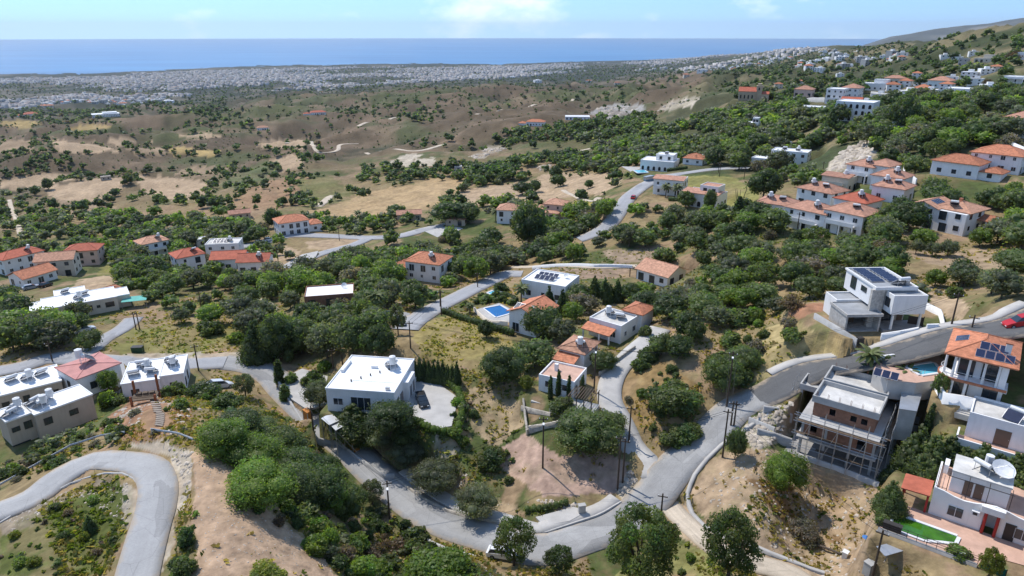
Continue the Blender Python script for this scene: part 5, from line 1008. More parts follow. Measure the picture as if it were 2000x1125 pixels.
for zz in (1.9, 3.9, 5.9, 7.6): bar((10.7, .4, zz), (10.7, 13, zz)); bar((11.5, .4, zz), (11.5, 13, zz))
for q in range(4): bar((-.4 + q * 3.7, -1.55, 0), (1.45 + q * 3.7 if q < 3 else 11.3, -1.55, 5.9), .03); bar((11.55, .6 + q * 3.4, .1), (11.55, 2.6 + q * 3.4, 5.9), .03)
for q in range(5): bar((-2.9, 7.8 + q * 1.3, -.4), (-2.9, 7.8 + q * 1.3, 6.9)); bar((-3.6, 7.8 + q * 1.3, -.4), (-3.6, 7.8 + q * 1.3, 7.1))
for zz in (1.9, 3.9, 5.7): bar((-2.9, 7.6, zz), (-2.9, 13.2, zz)); bar((-3.6, 7.6, zz), (-3.6, 13.2, zz))
for zz, a, b in ((3.95, 0, 6), (5.95, 0, 11), (1.95, 3, 9)):
    for k in range(3): MB().mat('timber').box(a - .3, -1.42 + k * .21, zz, b, -1.23 + k * .21, zz + .05).build('scaffold_plank', sc_)
for k in range(3): MB().mat('timber').box(10.8 + k * .22, .5, 5.95, 11.0 + k * .22, 11, 6.0).build('scaffold_plank', sc_)
wall_run('boundary_wall', 'pale low boundary wall along the dry lot below the construction', [(1553, 892), (1600, 906), (1660, 927), (1716, 951)], .4, .7, 'pale_concrete')
for k, (a, b) in enumerate((((1462, 826), (1512, 846)), ((1490, 806), (1545, 826)), ((1478, 848), (1545, 872)))): wall_run('terrace_wall', ['grey block terrace wall beside the road corner, lower left of the construction', 'upper grey block terrace wall between the dark road and the construction', 'lowest pale terrace wall left of the construction scaffolding'][k], [a, b], .35, 1.0, 'concrete')
o = thing('solar_array', 'row of blue solar panels on the patio edge beside the date palm', 'solar panels', tuple(PZ(1728, 740, zP + .1)), frD[2])
for q in range(3): solar_panel(o, [(-1.6 + q * 1.1, 0, .15), (-.6 + q * 1.1, 0, .15), (-.6 + q * 1.1, 1.3, .8), (-1.6 + q * 1.1, 1.3, .8)])
st = MB().mat('steel')
for q in range(3): st.tube((-1.1 + q * 1.1, 1.2, -.1), (-1.1 + q * 1.1, 1.2, .75), .04); st.tube((-1.1 + q * 1.1, .1, -.1), (-1.1 + q * 1.1, 1.25, .05), .04)
st.tube((-1.6, 1.2, .72), (1.6, 1.2, .72), .03); st.build('panel_stand', o)
_sp = [np.array(PZ(u, v, zP - 1.8)[:2]) for u, v in ((1757, 797), (1790, 802), (1800, 768), (1762, 766))]; _sc = sum(_sp) / 4; o = thing('concrete_shed', 'low grey flat roofed shed between the construction and the curved balcony villa', 'shed', (_sc[0], _sc[1], zP - 1.8)); MB().mat('concrete').prism([tuple(q - _sc) for q in _sp], -5, -.15).build('wall', o); MB().mat('steel').prism([tuple((q - _sc) * 1.06) for q in _sp], -.148, 0).build('roof', o)
for k in range(4): wall_run('terrace_step', ['top', 'second', 'third', 'lowest'][k] + ' concrete terrace step behind the construction, right of its scaffolding', [(1752 - k * 3, 806 + k * 13), (1796 - k * 3, 820 + k * 13)], .5, .5, 'concrete')

# ------------------------------------------------------------------ villa with the big satellite dish and the green pool
t = thing('villa', 'white flat roofed villa with huge white satellite dish and red columns beside the green pool', 'villa', (frE[0], frE[1], zE), frE[2])
wl = MB().mat('white_wall').box(0, 0, -1.5, 5.3, 7.2, 3.0); wl.box(5.302, 1.6, -1.5, 6.9, 7.2, 3.0); wl.box(6.902, 0, -1.5, 12.5, 7.2, 3.0)
for k in range(12):       # parapet that dips and rises in curves
    a = k * 12.5 / 12; b = a + 12.5 / 12; h0 = 3.55 + .3 * math.cos(a * 1.0); h1 = 3.55 + .3 * math.cos(b * 1.0); wl.hexa([(a, -.02, 2.9), (b, -.02, 2.9), (b, .2, 2.9), (a, .2, 2.9)], [(a, -.02, h0), (b, -.02, h1), (b, .2, h1), (a, .2, h0)])
wl.box(-.02, .202, 2.95, .2, 7.2, 3.5); wl.box(12.3, .202, 2.95, 12.5, 7.2, 3.6); wl.box(4.9, -.6, 2.95, 7.2, -.022, 3.75); wl.build('wall', t)
MB().mat('paving_pink').box(.2, .2, 3.0, 12.3, 7.2, 3.06).build('roof_terrace', t)
up = MB().mat('white_wall').box(1.4, 1.6, 3.06, 7.2, 5.6, 5.75); up.build('roof_room', t)
rr = MB().mat('dirty_roof').box(1.3, 1.5, 5.752, 7.3, 5.7, 5.95); rr.build('roof', t)
for q, xx in enumerate((3.2, 4.3)): door(t, xx, 1.6, 3.1, .9, 2.0, 0, 'shutter')
pg = MB().mat('slat_dark')
for xx in (1.2, 3.2, 5.2, 7.4): pg.tube((xx, .7, 3.06), (xx, .7, 5.55), .04, k=5); pg.tube((xx, .7, 5.55), (xx, 1.6, 5.7), .04, k=5)
pg.tube((1.0, .7, 5.55), (7.6, .7, 5.55), .05, k=5); pg.build('pergola_frame', t)
rl = MB().mat('slat_dark'); rl.tube((.1, -.0, 4.1), (1.2, -.0, 4.1), .03, k=5); rl.tube((.1, .1, 4.1), (.1, 5, 4.1), .03, k=5)
for q in range(6): rl.tube((.1, .1 + q, 3.5), (.1, .1 + q, 4.1), .02, k=4)
rl.build('railing', t)
dish(t, 6.0, 3.2, 6.0, 1.25, 32, 28); heater(t, 4.4, 3.4, 5.96, -30, False, 1.1); MB().mat('tank').tube((4.9, 4.6, 6.6), (5.9, 4.9, 6.9), .5, k=12).tube((4.6, 4.7, 5.95), (4.6, 4.7, 7.6), .45, k=12).build('water_tank', t)
for xx in (5.5, 6.7): MB().mat('red_paint').tube((xx, -.3, -.2), (xx, -.3, 2.95), .17, k=10).build('red_column', t)
door(t, 6.1, 1.6, 0, 1.0, 2.1, 0, 'frame_white'); window(t, 2.6, 0, .8, 1.5, 1.3, 0, 'w', 1); window(t, 8.0, 0, .1, .9, 2.1, 0, 'k', 0); window(t, 9.2, 0, .7, 1.4, 1.3, 0, 'w', 1)
ac = MB().mat('frame_white').box(4.1, -.36, 2.0, 4.9, -.01, 2.55).build('air_conditioner', t); MB().mat('frame_dark').box(4.25, -.37, 2.1, 4.7, -.361, 2.45).build('fan_grille', ac)
ls = MB().mat('red_paint')
for q in range(9): ls.box(10.6, -1.0, .1 + q * .3, 12.6, -.85, .3 + q * .3)
ls.build('red_louvre', t)
cn = MB().mat('red_roof').hexa([(-3.3, -.4, 2.35), (-.2, -.4, 2.5), (-.2, 3.0, 2.7), (-3.3, 3.0, 2.5)], [(-3.3, -.4, 2.5), (-.2, -.4, 2.65), (-.2, 3.0, 2.85), (-3.3, 3.0, 2.65)]); cn.build('canopy', t)
for xx, yy in ((-3.1, -.2), (-.5, -.2), (-3.1, 2.8)): MB().mat('red_paint').box(xx, yy, -.3, xx + .25, yy + .25, 2.4).build('canopy_post', t)
cr_ = MB().mat('white_wall').box(.4, 5.2, 3.0, .9, 6.9, 4.3); cr_.build('stair_head', t)
dk = MB().mat('paving_pink').prism([(-4.2, -6.9), (5.6, -6.9), (6.4, -4.2), (12.5, -3.2), (12.5, -.01), (-4.2, -.01)], -.6, .03); o = dk.build('pool_deck'); o.location = (frE[0], frE[1], zE); o.rotation_euler = (0, 0, frE[2]); o['kind'] = 'structure'
pool('green algae filled swimming pool with slanted corner on pink paving', [(1748, 1005), (1869, 1049), (1863, 1061), (1840, 1058), (1805, 1055), (1741, 1031)], zE + .04, 'pool_green')
wall_run('retaining_wall', 'grey concrete retaining wall below the green pool', None, .35, .35, 'wet_concrete', base=-3.0, pts3=[(*in_frame(frE, -4.3, -7.0), zE), (*in_frame(frE, 1, -7.0), zE), (*in_frame(frE, 5.6, -7.0), zE)])
fn = thing('railing', 'dark metal railing along the wall below the green pool', 'railing', (frE[0], frE[1], zE), frE[2])
for zz in (.75, 1.05, 1.35): MB().mat('slat_dark').tube((-4.3, -7.0, zz), (5.6, -7.0, zz), .03, k=5).build('rail', fn)
for q in range(11): MB().mat('slat_dark').tube((-4.3 + q * .99, -7.0, .3), (-4.3 + q * .99, -7.0, 1.4), .03, k=5).build('post', fn)
nt_ = thing('net_fence', 'green netted fence at the corner of the pool terrace', 'fence', (frE[0], frE[1], zE), frE[2]); MB().mat('green_net').box(5.9, -6.9, -1.6, 8.2, -6.85, .9).build('net', nt_)
for q in (5.9, 7.0, 8.2): MB().mat('slat_dark').tube((q, -6.95, -2), (q, -6.95, 1.0), .04, k=5).build('post', nt_)
bx = MB().mat('slat_dark').box(-3.9, -6.6, .03, -2.0, -5.9, 1.0); bx.mat('frame_dark').box(-3.95, -6.65, 1.0, -1.95, -5.85, 1.06); o = bx.build('storage_box'); o.location = (frE[0], frE[1], zE); o.rotation_euler = (0, 0, frE[2]); tag(o, 'dark wooden storage box at the left end of the green pool', 'box')
tb = thing('garden_table', 'white garden table with crossed legs on the pink pool paving', 'table', (*in_frame(frE, 3.9, -6.2), zE), 0.4); MB().mat('plastic_white').prism(ring(10, .55), .68, .72).build('table_top', tb)
for s in (-1, 1): MB().mat('plastic_white').tube((-.35 * s, -.2, .03), (.35 * s, .2, .68), .03, k=5).build('leg', tb); MB().mat('plastic_white').tube((.3 * s, -.3, .03), (-.3 * s, .3, .68), .03, k=5).build('leg', tb)

# ------------------------------------------------------------------ white house with pink terrace at the right edge
t = thing('white_house', 'white flat house with brown slatted door and long pink terrace at the right edge', 'house', (frF[0], frF[1], zF), frF[2])
wl = MB().mat('white_wall').box(0, 1.4, -.5, 9, 7, 3.3); parapet(wl, 0, 1.4, 9, 7, 3.301, .35); wl.box(-.8, -1.2, -5, 9, 1.398, -.05); wl.box(-.8, -1.2, -.05, 9, -1.0, .75); wl.box(-.8, -.998, -.05, -.6, 1.398, 1.1); wl.build('wall', t)
MB().mat('paving_pink').box(-.6, -1.0, -.05, 9, 1.39, .02).build('terrace', t); MB().mat('dirty_roof').box(.2, 1.6, 3.3, 8.8, 6.8, 3.36).build('roof', t); door(t, 4.0, 1.4, .05, 1.7, 2.3, 0, 'shutter'); window(t, 7.2, 1.4, .9, 1.4, 1.2, 0, 'd'); heater(t, 4.6, 3.0, 3.37, 160); heater(t, 6.9, 4.4, 3.37, 160, True)

# ------------------------------------------------------------------ flats at lower left
def flat_block(name, lab, fr, z, vols, wm, wins, heaters, cat='house', roofm='white_roof'):
    t = thing(name, lab, cat, (fr[0], fr[1], z), fr[2]); wl = MB().mat(wm); rf = MB().mat(roofm)
    for x0, y0, x1, y1, z1 in vols: wl.box(x0, y0, -3.5, x1, y1, z1); rf.box(x0 - .12, y0 - .12, z1 + .001, x1 + .12, y1 + .12, z1 + .14); parapet(rf, x0 - .12, y0 - .12, x1 + .12, y1 + .12, z1 + .141, .14, .18)
    wl.build('wall', t); rf.build('roof', t)
    for x_, y_, z_, w_, h_, r_ in wins: window(t, x_, y_, z_, w_, h_, r_, 'd', 1)
    for x_, y_, z_, r_, up_ in heaters: heater(t, x_, y_, z_ + .15, r_, up_)
    return t
flat_block('beige_flats', 'beige flats with dirty white roof of tanks and panels, nearest block at lower left', frG1, zG1, [(0, 0, 3.6, 5, 4.4), (3.602, -1.2, 12.2, 4.2, 4.4)], 'beige_wall',
 [(1.0, 0, 2.4, 1.0, .7, 0), (2.7, 0, 2.2, 1.0, 1.2, 0), (1.2, 0, -.8, 2.4, .9, 0), (5.2, -1.2, 2.2, 1.1, 1.1, 0), (9.0, -1.2, 2.2, 1.2, .9, 0), (12.2, 1.5, 2.0, 1.0, 1.2, 90)], [(1.0, 1.6, 4.4, 20, False), (2.2, 3.4, 4.4, 20, True), (5.2, 1.2, 4.4, 20, True), (6.6, 2.6, 4.4, 20, True), (4.8, 3.0, 4.4, 20, False)])
flat_block('beige_flats', 'beige flats with row of solar heaters on white roof at the left edge', frG2, zG2, [(-8, 0, 9.2, 8, 3.3)], 'beige_wall', [(7.8, 0, 1.0, 1.2, 1.0, 0), (3.6, 0, .6, .9, 1.7, 0), (.5, 0, 1.2, 1.0, .8, 0), (-3, 0, 1.2, 1.0, .8, 0)], [(-4.5, 3, 3.3, 20, True), (-1, 2.6, 3.3, 20, False), (2, 5.2, 3.3, 20, False), (4.4, 4.4, 3.3, 20, True), (6.6, 4.8, 3.3, 20, False)])
t = thing('white_house', 'tall white house with pink pitched roof and rooftop heater between the beige flats', 'house', (frG3[0], frG3[1], zG3), frG3[2])
MB().mat('white_wall').box(0, 0, -3, 7.8, 7.6, 3.9).build('wall', t); rf = MB().mat('pink_roof'); hip_roof(rf, 0, 0, 7.8, 7.6, 3.91, .12, .25); rf.build('roof', t); heater(t, 3.6, 4.2, 4.7, -10, True, 1.2); window(t, 4, 0, 1.2, 1.0, 1.2, 0, 'd'); window(t, 7.8, 2.5, 1.2, 1.0, 1.2, 90, 'd'); window(t, 7.8, 5.5, 1.2, 1.0, 1.2, 90, 'd')
flat_block('white_flats', 'white flats with heater crowded white roof above the wooden stair', frH, zH, [(0, 0, 6.2, 9, 3.35), (6.202, .5, 10.1, 8.6, 3.6)], 'white_wall', [(10.1, 2, .6, .8, 1.6, 90), (10.1, 5, .6, .8, 1.6, 90), (8.2, .5, 1.2, 1.0, 1.0, 0), (2.0, 0, 1.0, 1.2, 1.1, 0)], [(1.6, 3, 3.35, 10, False), (3.4, 5.5, 3.35, 20, True), (4.6, 3.0, 3.35, -10, False), (8.0, 4.6, 3.6, 10, True), (7.4, 6.4, 3.6, 20, False), (2.4, 6.8, 3.35, 0, False)])
flat_block('cream_flats', 'long cream single storey block with flat white roof and square windows', frK, zK, [(0, 0, 16.5, 9, 3.5), (-2.6, 2, -.002, 10, 2.6), (3, 9.002, 10, 14, 3.5), (16.502, 1.5, 19.5, 8, 3.1)], 'cream_wall', [(1.4, 0, 1.6, .9, .6, 0), (4.4, 0, 1.0, 2.0, 1.3, 0), (7.2, 0, 1.6, .7, .7, 0), (9.6, 0, 1.2, 2.0, 1.3, 0), (12, 0, 1.6, .7, .6, 0), (14.6, 0, 1.3, 1.9, 1.2, 0)], [(8, 4, 3.5, 20, True), (9.6, 6, 3.5, 20, False), (5.5, 10.5, 3.5, 20, False)])
# ------------------------------------------------------------------ telling repeats apart in words
LM = [('the hairpin road', 300, 960), ('the dirt strip', 500, 1040), ('the white flat roofed villa', 720, 740), ('the beige flats', 100, 790), ('the wooden stair', 300, 800), ('the long cream block', 150, 595), ('the far left house row', 110, 525),
 ('the lone red roofed house', 312, 485), ('the red roofed pair', 465, 515), ('the village road house', 577, 440), ('the barn below the hillside', 470, 420), ('the low brick bungalow', 645, 592), ('the gully house', 826, 530), ('the blue pool', 968, 608), ('the flat house behind conifers', 1060, 575),
 ('the driveway villas', 1120, 700), ('the pale driveway', 1215, 800), ('the side lane house', 1272, 540), ('the stepped pink villa', 1080, 410), ('the arched pool villa', 1285, 318), ('the grassy slope villas', 1335, 388), ('the terraced complex', 1630, 415), ('the gabled villa', 1825, 430), ('the hillside house pair', 1900, 328),
 ('the cubic house', 1715, 600), ('the curved balcony villa', 1930, 730), ('the construction', 1650, 830), ('the green pool', 1800, 1035), ('the satellite dish villa', 1890, 960), ('the dry lot', 1540, 1000), ('the road bend', 1130, 1055), ('the road junction', 1290, 960), ('the olive plot', 850, 940), ('the parking yard', 850, 790), ('the car park', 770, 620),
 ('the golden field', 720, 400), ('the tan paddock', 1860, 505), ('the church', 1465, 188), ('the arched hotel', 1660, 228), ('the white warehouse', 1892, 186), ('the wooded spur shed', 1128, 233), ('the long white block', 1540, 312), ('the tan valley fields', 300, 365), ('the red roofed hill villa', 622, 221), ('the bright villa in the plain', 208, 226), ('the upper road', 1220, 400), ('the yellow field', 1145, 405), ('the reservoir building', 1921, 119), ('the lower road', 665, 865)]
_ORD = ['nearest', 'second nearest', 'third nearest', 'fourth nearest', 'fifth nearest', 'sixth nearest', 'seventh nearest', 'eighth nearest', 'ninth nearest', 'tenth nearest', 'eleventh nearest', 'twelfth nearest', 'thirteenth nearest', 'fourteenth nearest', 'fifteenth nearest', 'sixteenth nearest', 'seventeenth nearest', 'eighteenth nearest', 'nineteenth nearest', 'twentieth nearest'] + [a + b for a in ('twenty ', 'thirty ', 'forty ') for b in ('first nearest', 'second nearest', 'third nearest', 'fourth nearest', 'fifth nearest', 'sixth nearest', 'seventh nearest', 'eighth nearest', 'ninth nearest')]
PENDING = []
def name_later(o, base, tail=''): PENDING.append((o, base, tail))
def write_labels():
    b = {}
    for o, base, tail in PENDING:
        x, y, z = o.location; u, v, _ = proj(x, y, z); best = min(LM, key=lambda l: math.hypot(l[1] - u, l[2] - v)); dx, dy = u - best[1], v - best[2]
        rel = ('left of' if dx < 0 else 'right of') if abs(dx) > 1.2 * abs(dy) else ('beyond' if dy < 0 else 'in front of')
        b.setdefault((base, rel, best[0]), []).append((math.hypot(dx, dy), o))
    for (base, rel, lm), l in b.items():
        l.sort(key=lambda q: q[0])
        for k, (_, o) in enumerate(l): o['label'] = f'{base} {rel} {lm}' if len(l) == 1 else f'{_ORD[min(k, len(_ORD) - 1)]} {base} {rel} {lm}'

# ------------------------------------------------------------------ foliage
def leaf_material(name):
    m = bpy.data.materials.new(name); m.use_nodes = True; MATS[name] = m; nt = m.node_tree; L = nt.links; b = nt.nodes['Principled BSDF']; out = nt.nodes['Material Output']
    b.inputs['Roughness'].default_value = 0.5; b.inputs['Specular IOR Level'].default_value = 0.35
    at = nt.nodes.new('ShaderNodeAttribute'); at.attribute_name = 'tint'; oi = nt.nodes.new('ShaderNodeObjectInfo')
    mr = nt.nodes.new('ShaderNodeMapRange'); mr.inputs['To Min'].default_value = .78; mr.inputs['To Max'].default_value = 1.22; L.new(oi.outputs['Random'], mr.inputs['Value'])
    vm = nt.nodes.new('ShaderNodeVectorMath'); vm.operation = 'SCALE'; L.new(at.outputs['Color'], vm.inputs[0]); L.new(mr.outputs[0], vm.inputs['Scale'])
    L.new(vm.outputs[0], b.inputs['Base Color'])
    tr = nt.nodes.new('ShaderNodeBsdfTranslucent'); v2 = nt.nodes.new('ShaderNodeVectorMath'); v2.operation = 'MULTIPLY'; v2.inputs[1].default_value = (1.9, 2.0, .8); L.new(vm.outputs[0], v2.inputs[0]); L.new(v2.outputs[0], tr.inputs['Color'])
    mx = nt.nodes.new('ShaderNodeMixShader'); mx.inputs[0].default_value = .5; L.new(b.outputs[0], mx.inputs[1]); L.new(tr.outputs[0], mx.inputs[2]); L.new(mx.outputs[0], out.inputs['Surface'])
leaf_material('leaf')
TINT = {'bright green': (.14, .20, .042), 'mid green': (.108, .142, .052), 'dark green': (.074, .106, .040), 'olive grey green': (.125, .14, .085), 'brownish': (.15, .11, .08), 'grey': (.17, .155, .13), 'yellow green': (.16, .18, .035)}
_SPH = None
def lobe_cloud(g, n_leaf, leaf, lobes, tint, core=0.78, var=.28, fine=True):
    """leaf cards over a set of lobes (centre, radius, squash); returns vertices, quads, face colours"""
    C_ = np.array([l[0] for l in lobes]); R_ = np.array([l[1] for l in lobes]); k = g.choice(len(lobes), n_leaf, p=R_ ** 2 / (R_ ** 2).sum())
    d = g.normal(size=(n_leaf, 3)); d[:, 2] += .18; d /= np.linalg.norm(d, axis=1)[:, None]
    pos = C_[k] + d * (R_[k] * (g.uniform(.74, 1.06, n_leaf) + np.minimum(g.exponential(.07, n_leaf), .4)))[:, None]
    nrm = d + g.normal(size=(n_leaf, 3)) * .75; nrm /= np.linalg.norm(nrm, axis=1)[:, None]
    a = np.cross(nrm, g.normal(size=(n_leaf, 3))); a /= np.maximum(np.linalg.norm(a, axis=1), 1e-6)[:, None]; b = np.cross(nrm, a)
    s = leaf * g.uniform(.55, 1.35, n_leaf); a *= s[:, None]; b *= (s * g.uniform(.45, .8, n_leaf))[:, None]
    V = np.stack([pos - a, pos + b - a * .1, pos + a, pos - b + a * .1], 1).reshape(-1, 3); F = np.arange(n_leaf * 4).reshape(-1, 4)
    lobe_t = g.uniform(1 - var, 1 + var, len(lobes)); hue = g.normal(0, .08, len(lobes))
    col = np.array(tint)[None] * (lobe_t[k] * g.uniform(.75, 1.25, n_leaf))[:, None]; col[:, 0] *= 1 + hue[k] + g.normal(0, .08, n_leaf)
    # opaque heart of every lobe: the inner twigs and leaves
    if core:
        th = np.linspace(0, 2 * np.pi, 7)[:-1]; rows = [np.array([[0, 0, -1.0]] * 6)] + [np.stack([np.cos(th + o) * c, np.sin(th + o) * c, np.full(6, z)], -1) for z, c, o in ((-.5, .86, 0), (.15, .98, .5), (.7, .71, 0))] + [np.array([[0, 0, 1.0]] * 6)]
        S = np.concatenate(rows); sf = []
        for i in range(4):
            for j in range(6): j2 = (j + 1) % 6; sf.append((i * 6 + j, i * 6 + j2, (i + 1) * 6 + j2, (i + 1) * 6 + j))
        sf = np.array(sf); Vs = [V]; Fs = [F]; Cs = [col]; n = len(V)
        for i in range(len(lobes)): Vs.append(C_[i] + S * R_[i] * core * g.uniform(.85, 1.1, (len(S), 1))); Fs.append(sf + n); n += len(S); Cs.append(np.tile(np.array(tint) * lobe_t[i], (len(sf), 1)))
        V, F, col = np.concatenate(Vs), np.concatenate(Fs), np.concatenate(Cs)
    return V, F, np.clip(col, .004, .6)
def tree_lobes(g, n, rx, z0, z1, r0=.3):
    """lobes filling a crown of half-width rx between z0 and z1, flat below and uneven on top"""
    out = []; zc = (z0 + z1) / 2; rz = (z1 - z0) / 2
    for i in range(n):
        a = i * 2.39996 + g.uniform(-.4, .4); t = (i + .5) / n; zz = 1 - 1.75 * t + g.uniform(-.15, .15); rr = math.sqrt(max(.05, 1 - min(zz * zz, .95))) * g.uniform(.55, .85); r = r0 * g.uniform(.7, 1.25) * rx * 2
        out.append(((rx * rr * math.cos(a), rx * rr * math.sin(a), zc + (rz - r * .55) * zz), r))
    out.append(((0, 0, zc), rx * .62)); return out
def crown_mesh(kind, tint, seed, n=1500, leaf=None):
    g = np.random.default_rng(seed); T = TINT[tint]; leaf = leaf or {'broadleaf': .042, 'airy': .040, 'olive': .038, 'shrub': .07, 'twiggy': .045, 'cypress': .03, 'cone': .036, 'tiered': .03}[kind] * (1500 / n) ** .5 * (1.12 if n > 1500 else 1)
    if kind == 'broadleaf': L = tree_lobes(g, 17, .44, .16, 1.0, .26); return lobe_cloud(g, n, leaf or .042, L, T)
    if kind == 'airy': L = tree_lobes(g, 46, .48, .2, 1.0, .095); L.pop(); return lobe_cloud(g, n, leaf or .030, L, T, core=.3)
    if kind == 'olive': L = tree_lobes(g, 20, .52, .2, .98, .20); return lobe_cloud(g, n, leaf or .038, L, T, core=.66)
    if kind == 'shrub': L = tree_lobes(g, 10, .5, -.12, .8, .27); return lobe_cloud(g, n, leaf or .07, L, T)
    if kind == 'twiggy': L = tree_lobes(g, 14, .5, -.1, .75, .2); return lobe_cloud(g, n, leaf or .045, L, T, core=.5)
    if kind == 'cypress':
        L = [((g.normal(0, .012), g.normal(0, .012), .06 + .9 * i / 13), .115 * (1 - (i / 13.5) ** 2.2) ** .6 * g.uniform(.9, 1.12) + .012) for i in range(14)]; return lobe_cloud(g, n, leaf or .03, L, T, core=.85, var=.15)
    if kind == 'cone':
        L = []
        for i in range(9):
            z = .08 + .84 * i / 9; R = .36 * (1 - i / 9.6)
            for j in range(max(1, int(7 - i * .6))): a = j * 6.283 / max(1, int(7 - i * .6)) + i; L.append(((R * .62 * math.cos(a), R * .62 * math.sin(a), z), R * .5 + .02))
        return lobe_cloud(g, n, leaf or .036, L, T, core=.8, var=.22)
    if kind == 'tiered':
        L = []
        for i in range(9):
            z = .16 + .8 * i / 9; R = .34 * (1 - i / 9.4)
            for j in range(7): a = j * .8976 + i * .4; 
            for j in range(7):
                a = j * .8976 + i * .4
                for q in (.45, .8): L.append(((R * q * math.cos(a), R * q * math.sin(a), z + R * .12 * q), .035 + .02 * (1 - q)))
        return lobe_cloud(g, n, leaf or .03, L, T, core=.8)
def trunk_mesh(kind, seed, h=.45):
    r = random.Random(seed); m = MB().mat('bark')
    m.tube((0, 0, -.08), (0, 0, h * .5), .035, .026, 7)
    for k in range(5 if kind != 'cypress' else 1): a = k * 1.3 + r.random(); m.tube((0, 0, h * (.35 + .05 * k)), (.2 * math.cos(a), .2 * math.sin(a), h * 1.25 + .08 * r.random()), .018, .006, 5)
    if kind in ('airy',):
        for k in range(9): a = k * .7 + r.random(); b_ = r.uniform(.18, .36); m.tube((.1 * math.cos(a), .1 * math.sin(a), h * .9), (b_ * math.cos(a), b_ * math.sin(a), h + .15 + .3 * r.random()), .010, .003, 4)
    o = m.build('trunk'); me = o.data; bpy.data.objects.remove(o); return me
def mesh_of(name, VFC, mat='leaf'): return raw_mesh(name, VFC[0], VFC[1], mat, face_colors=VFC[2])
CROWN, TRUNK = {}, {}
for kd in ('broadleaf', 'airy', 'olive', 'shrub', 'twiggy', 'cypress', 'cone', 'tiered'): TRUNK[kd] = trunk_mesh(kd, 5, {'shrub': .3, 'twiggy': .3, 'cypress': .3, 'cone': .3, 'tiered': .9}.get(kd, .45))
def crown(kind, tint, var, n):
    k = (kind, tint, var, n)
    if k not in CROWN: CROWN[k] = mesh_of('crown', crown_mesh(kind, tint, hash_seed(kind, tint, var), n))
    return CROWN[k]
def hash_seed(*a): return sum((i + 1) * ord(ch) for i, ch in enumerate(str(a))) % 100003
WORD = {'broadleaf': ('tree', 'round {} tree'), 'airy': ('tree', 'open branched {} tree'), 'olive': ('olive_tree', '{} olive tree'), 'shrub': ('shrub', '{} shrub'), 'twiggy': ('shrub', '{} twiggy shrub'), 'cypress': ('cypress', 'slim {} cypress'), 'cone': ('conifer', 'cone shaped {} conifer'), 'tiered': ('conifer', 'tiered {} conifer')}
GROUPN = {'tree': 'trees on the hillside', 'olive_tree': 'olive trees', 'shrub': 'shrubs on the hillside', 'cypress': 'cypresses in the gardens', 'conifer': 'conifers in the gardens'}
def plant(kind, tint, x, y, z, h, wr=1.0, rz=0, var=0, n=1500, label=None):
    nm, w = WORD[kind]; o = link(nm, None, None, (x, y, z), rz); o.scale = (h * wr, h * wr, h); o['category'] = nm.replace('_', ' ').replace('olive tree', 'olive tree'); o['group'] = GROUPN[nm]
    t_ = 'olive' if kind == 'olive' else ''; tw = tint.replace('olive ', '')
    link('trunk', TRUNK[kind], o); link('crown', crown(kind, tint, var, n), o)
    if label: o['label'] = label
    else: name_later(o, w.format(tw))
    return o
def at_px(u, v, wpx, hpx, kind, tint, label=None, n=2600, base=None):
    p = P(u, min(v, 1123)) if base is None else base
    if v > 1123: b = P(u, 1120); dd = PZ(u, v, b[2]); p = np.array([dd[0], dd[1], float(Hz(dd[0], dd[1]))])
    zc = depth(p); dep = math.atan2(EYE - p[2], math.hypot(p[0], p[1])); wm_ = wpx * zc / FPX; hm_ = max((hpx * zc / FPX - .5 * wm_ * math.sin(dep) * .8) / math.cos(dep), wm_ * .55)
    native = {'broadleaf': .95, 'airy': 1.0, 'olive': 1.1, 'shrub': 1.1, 'twiggy': 1.1, 'cypress': .24, 'cone': .72, 'tiered': .68}[kind]
    TAKEN.append((p[0], p[1], wm_ * .45)); return plant(kind, tint, p[0], p[1], p[2] - .05, hm_, wm_ / (hm_ * native), rnd.uniform(0, 6.28), rnd.randrange(4), n, label)
TAKEN = []
B_, D_, M_, O_ = 'bright green', 'dark green', 'mid green', 'olive grey green'
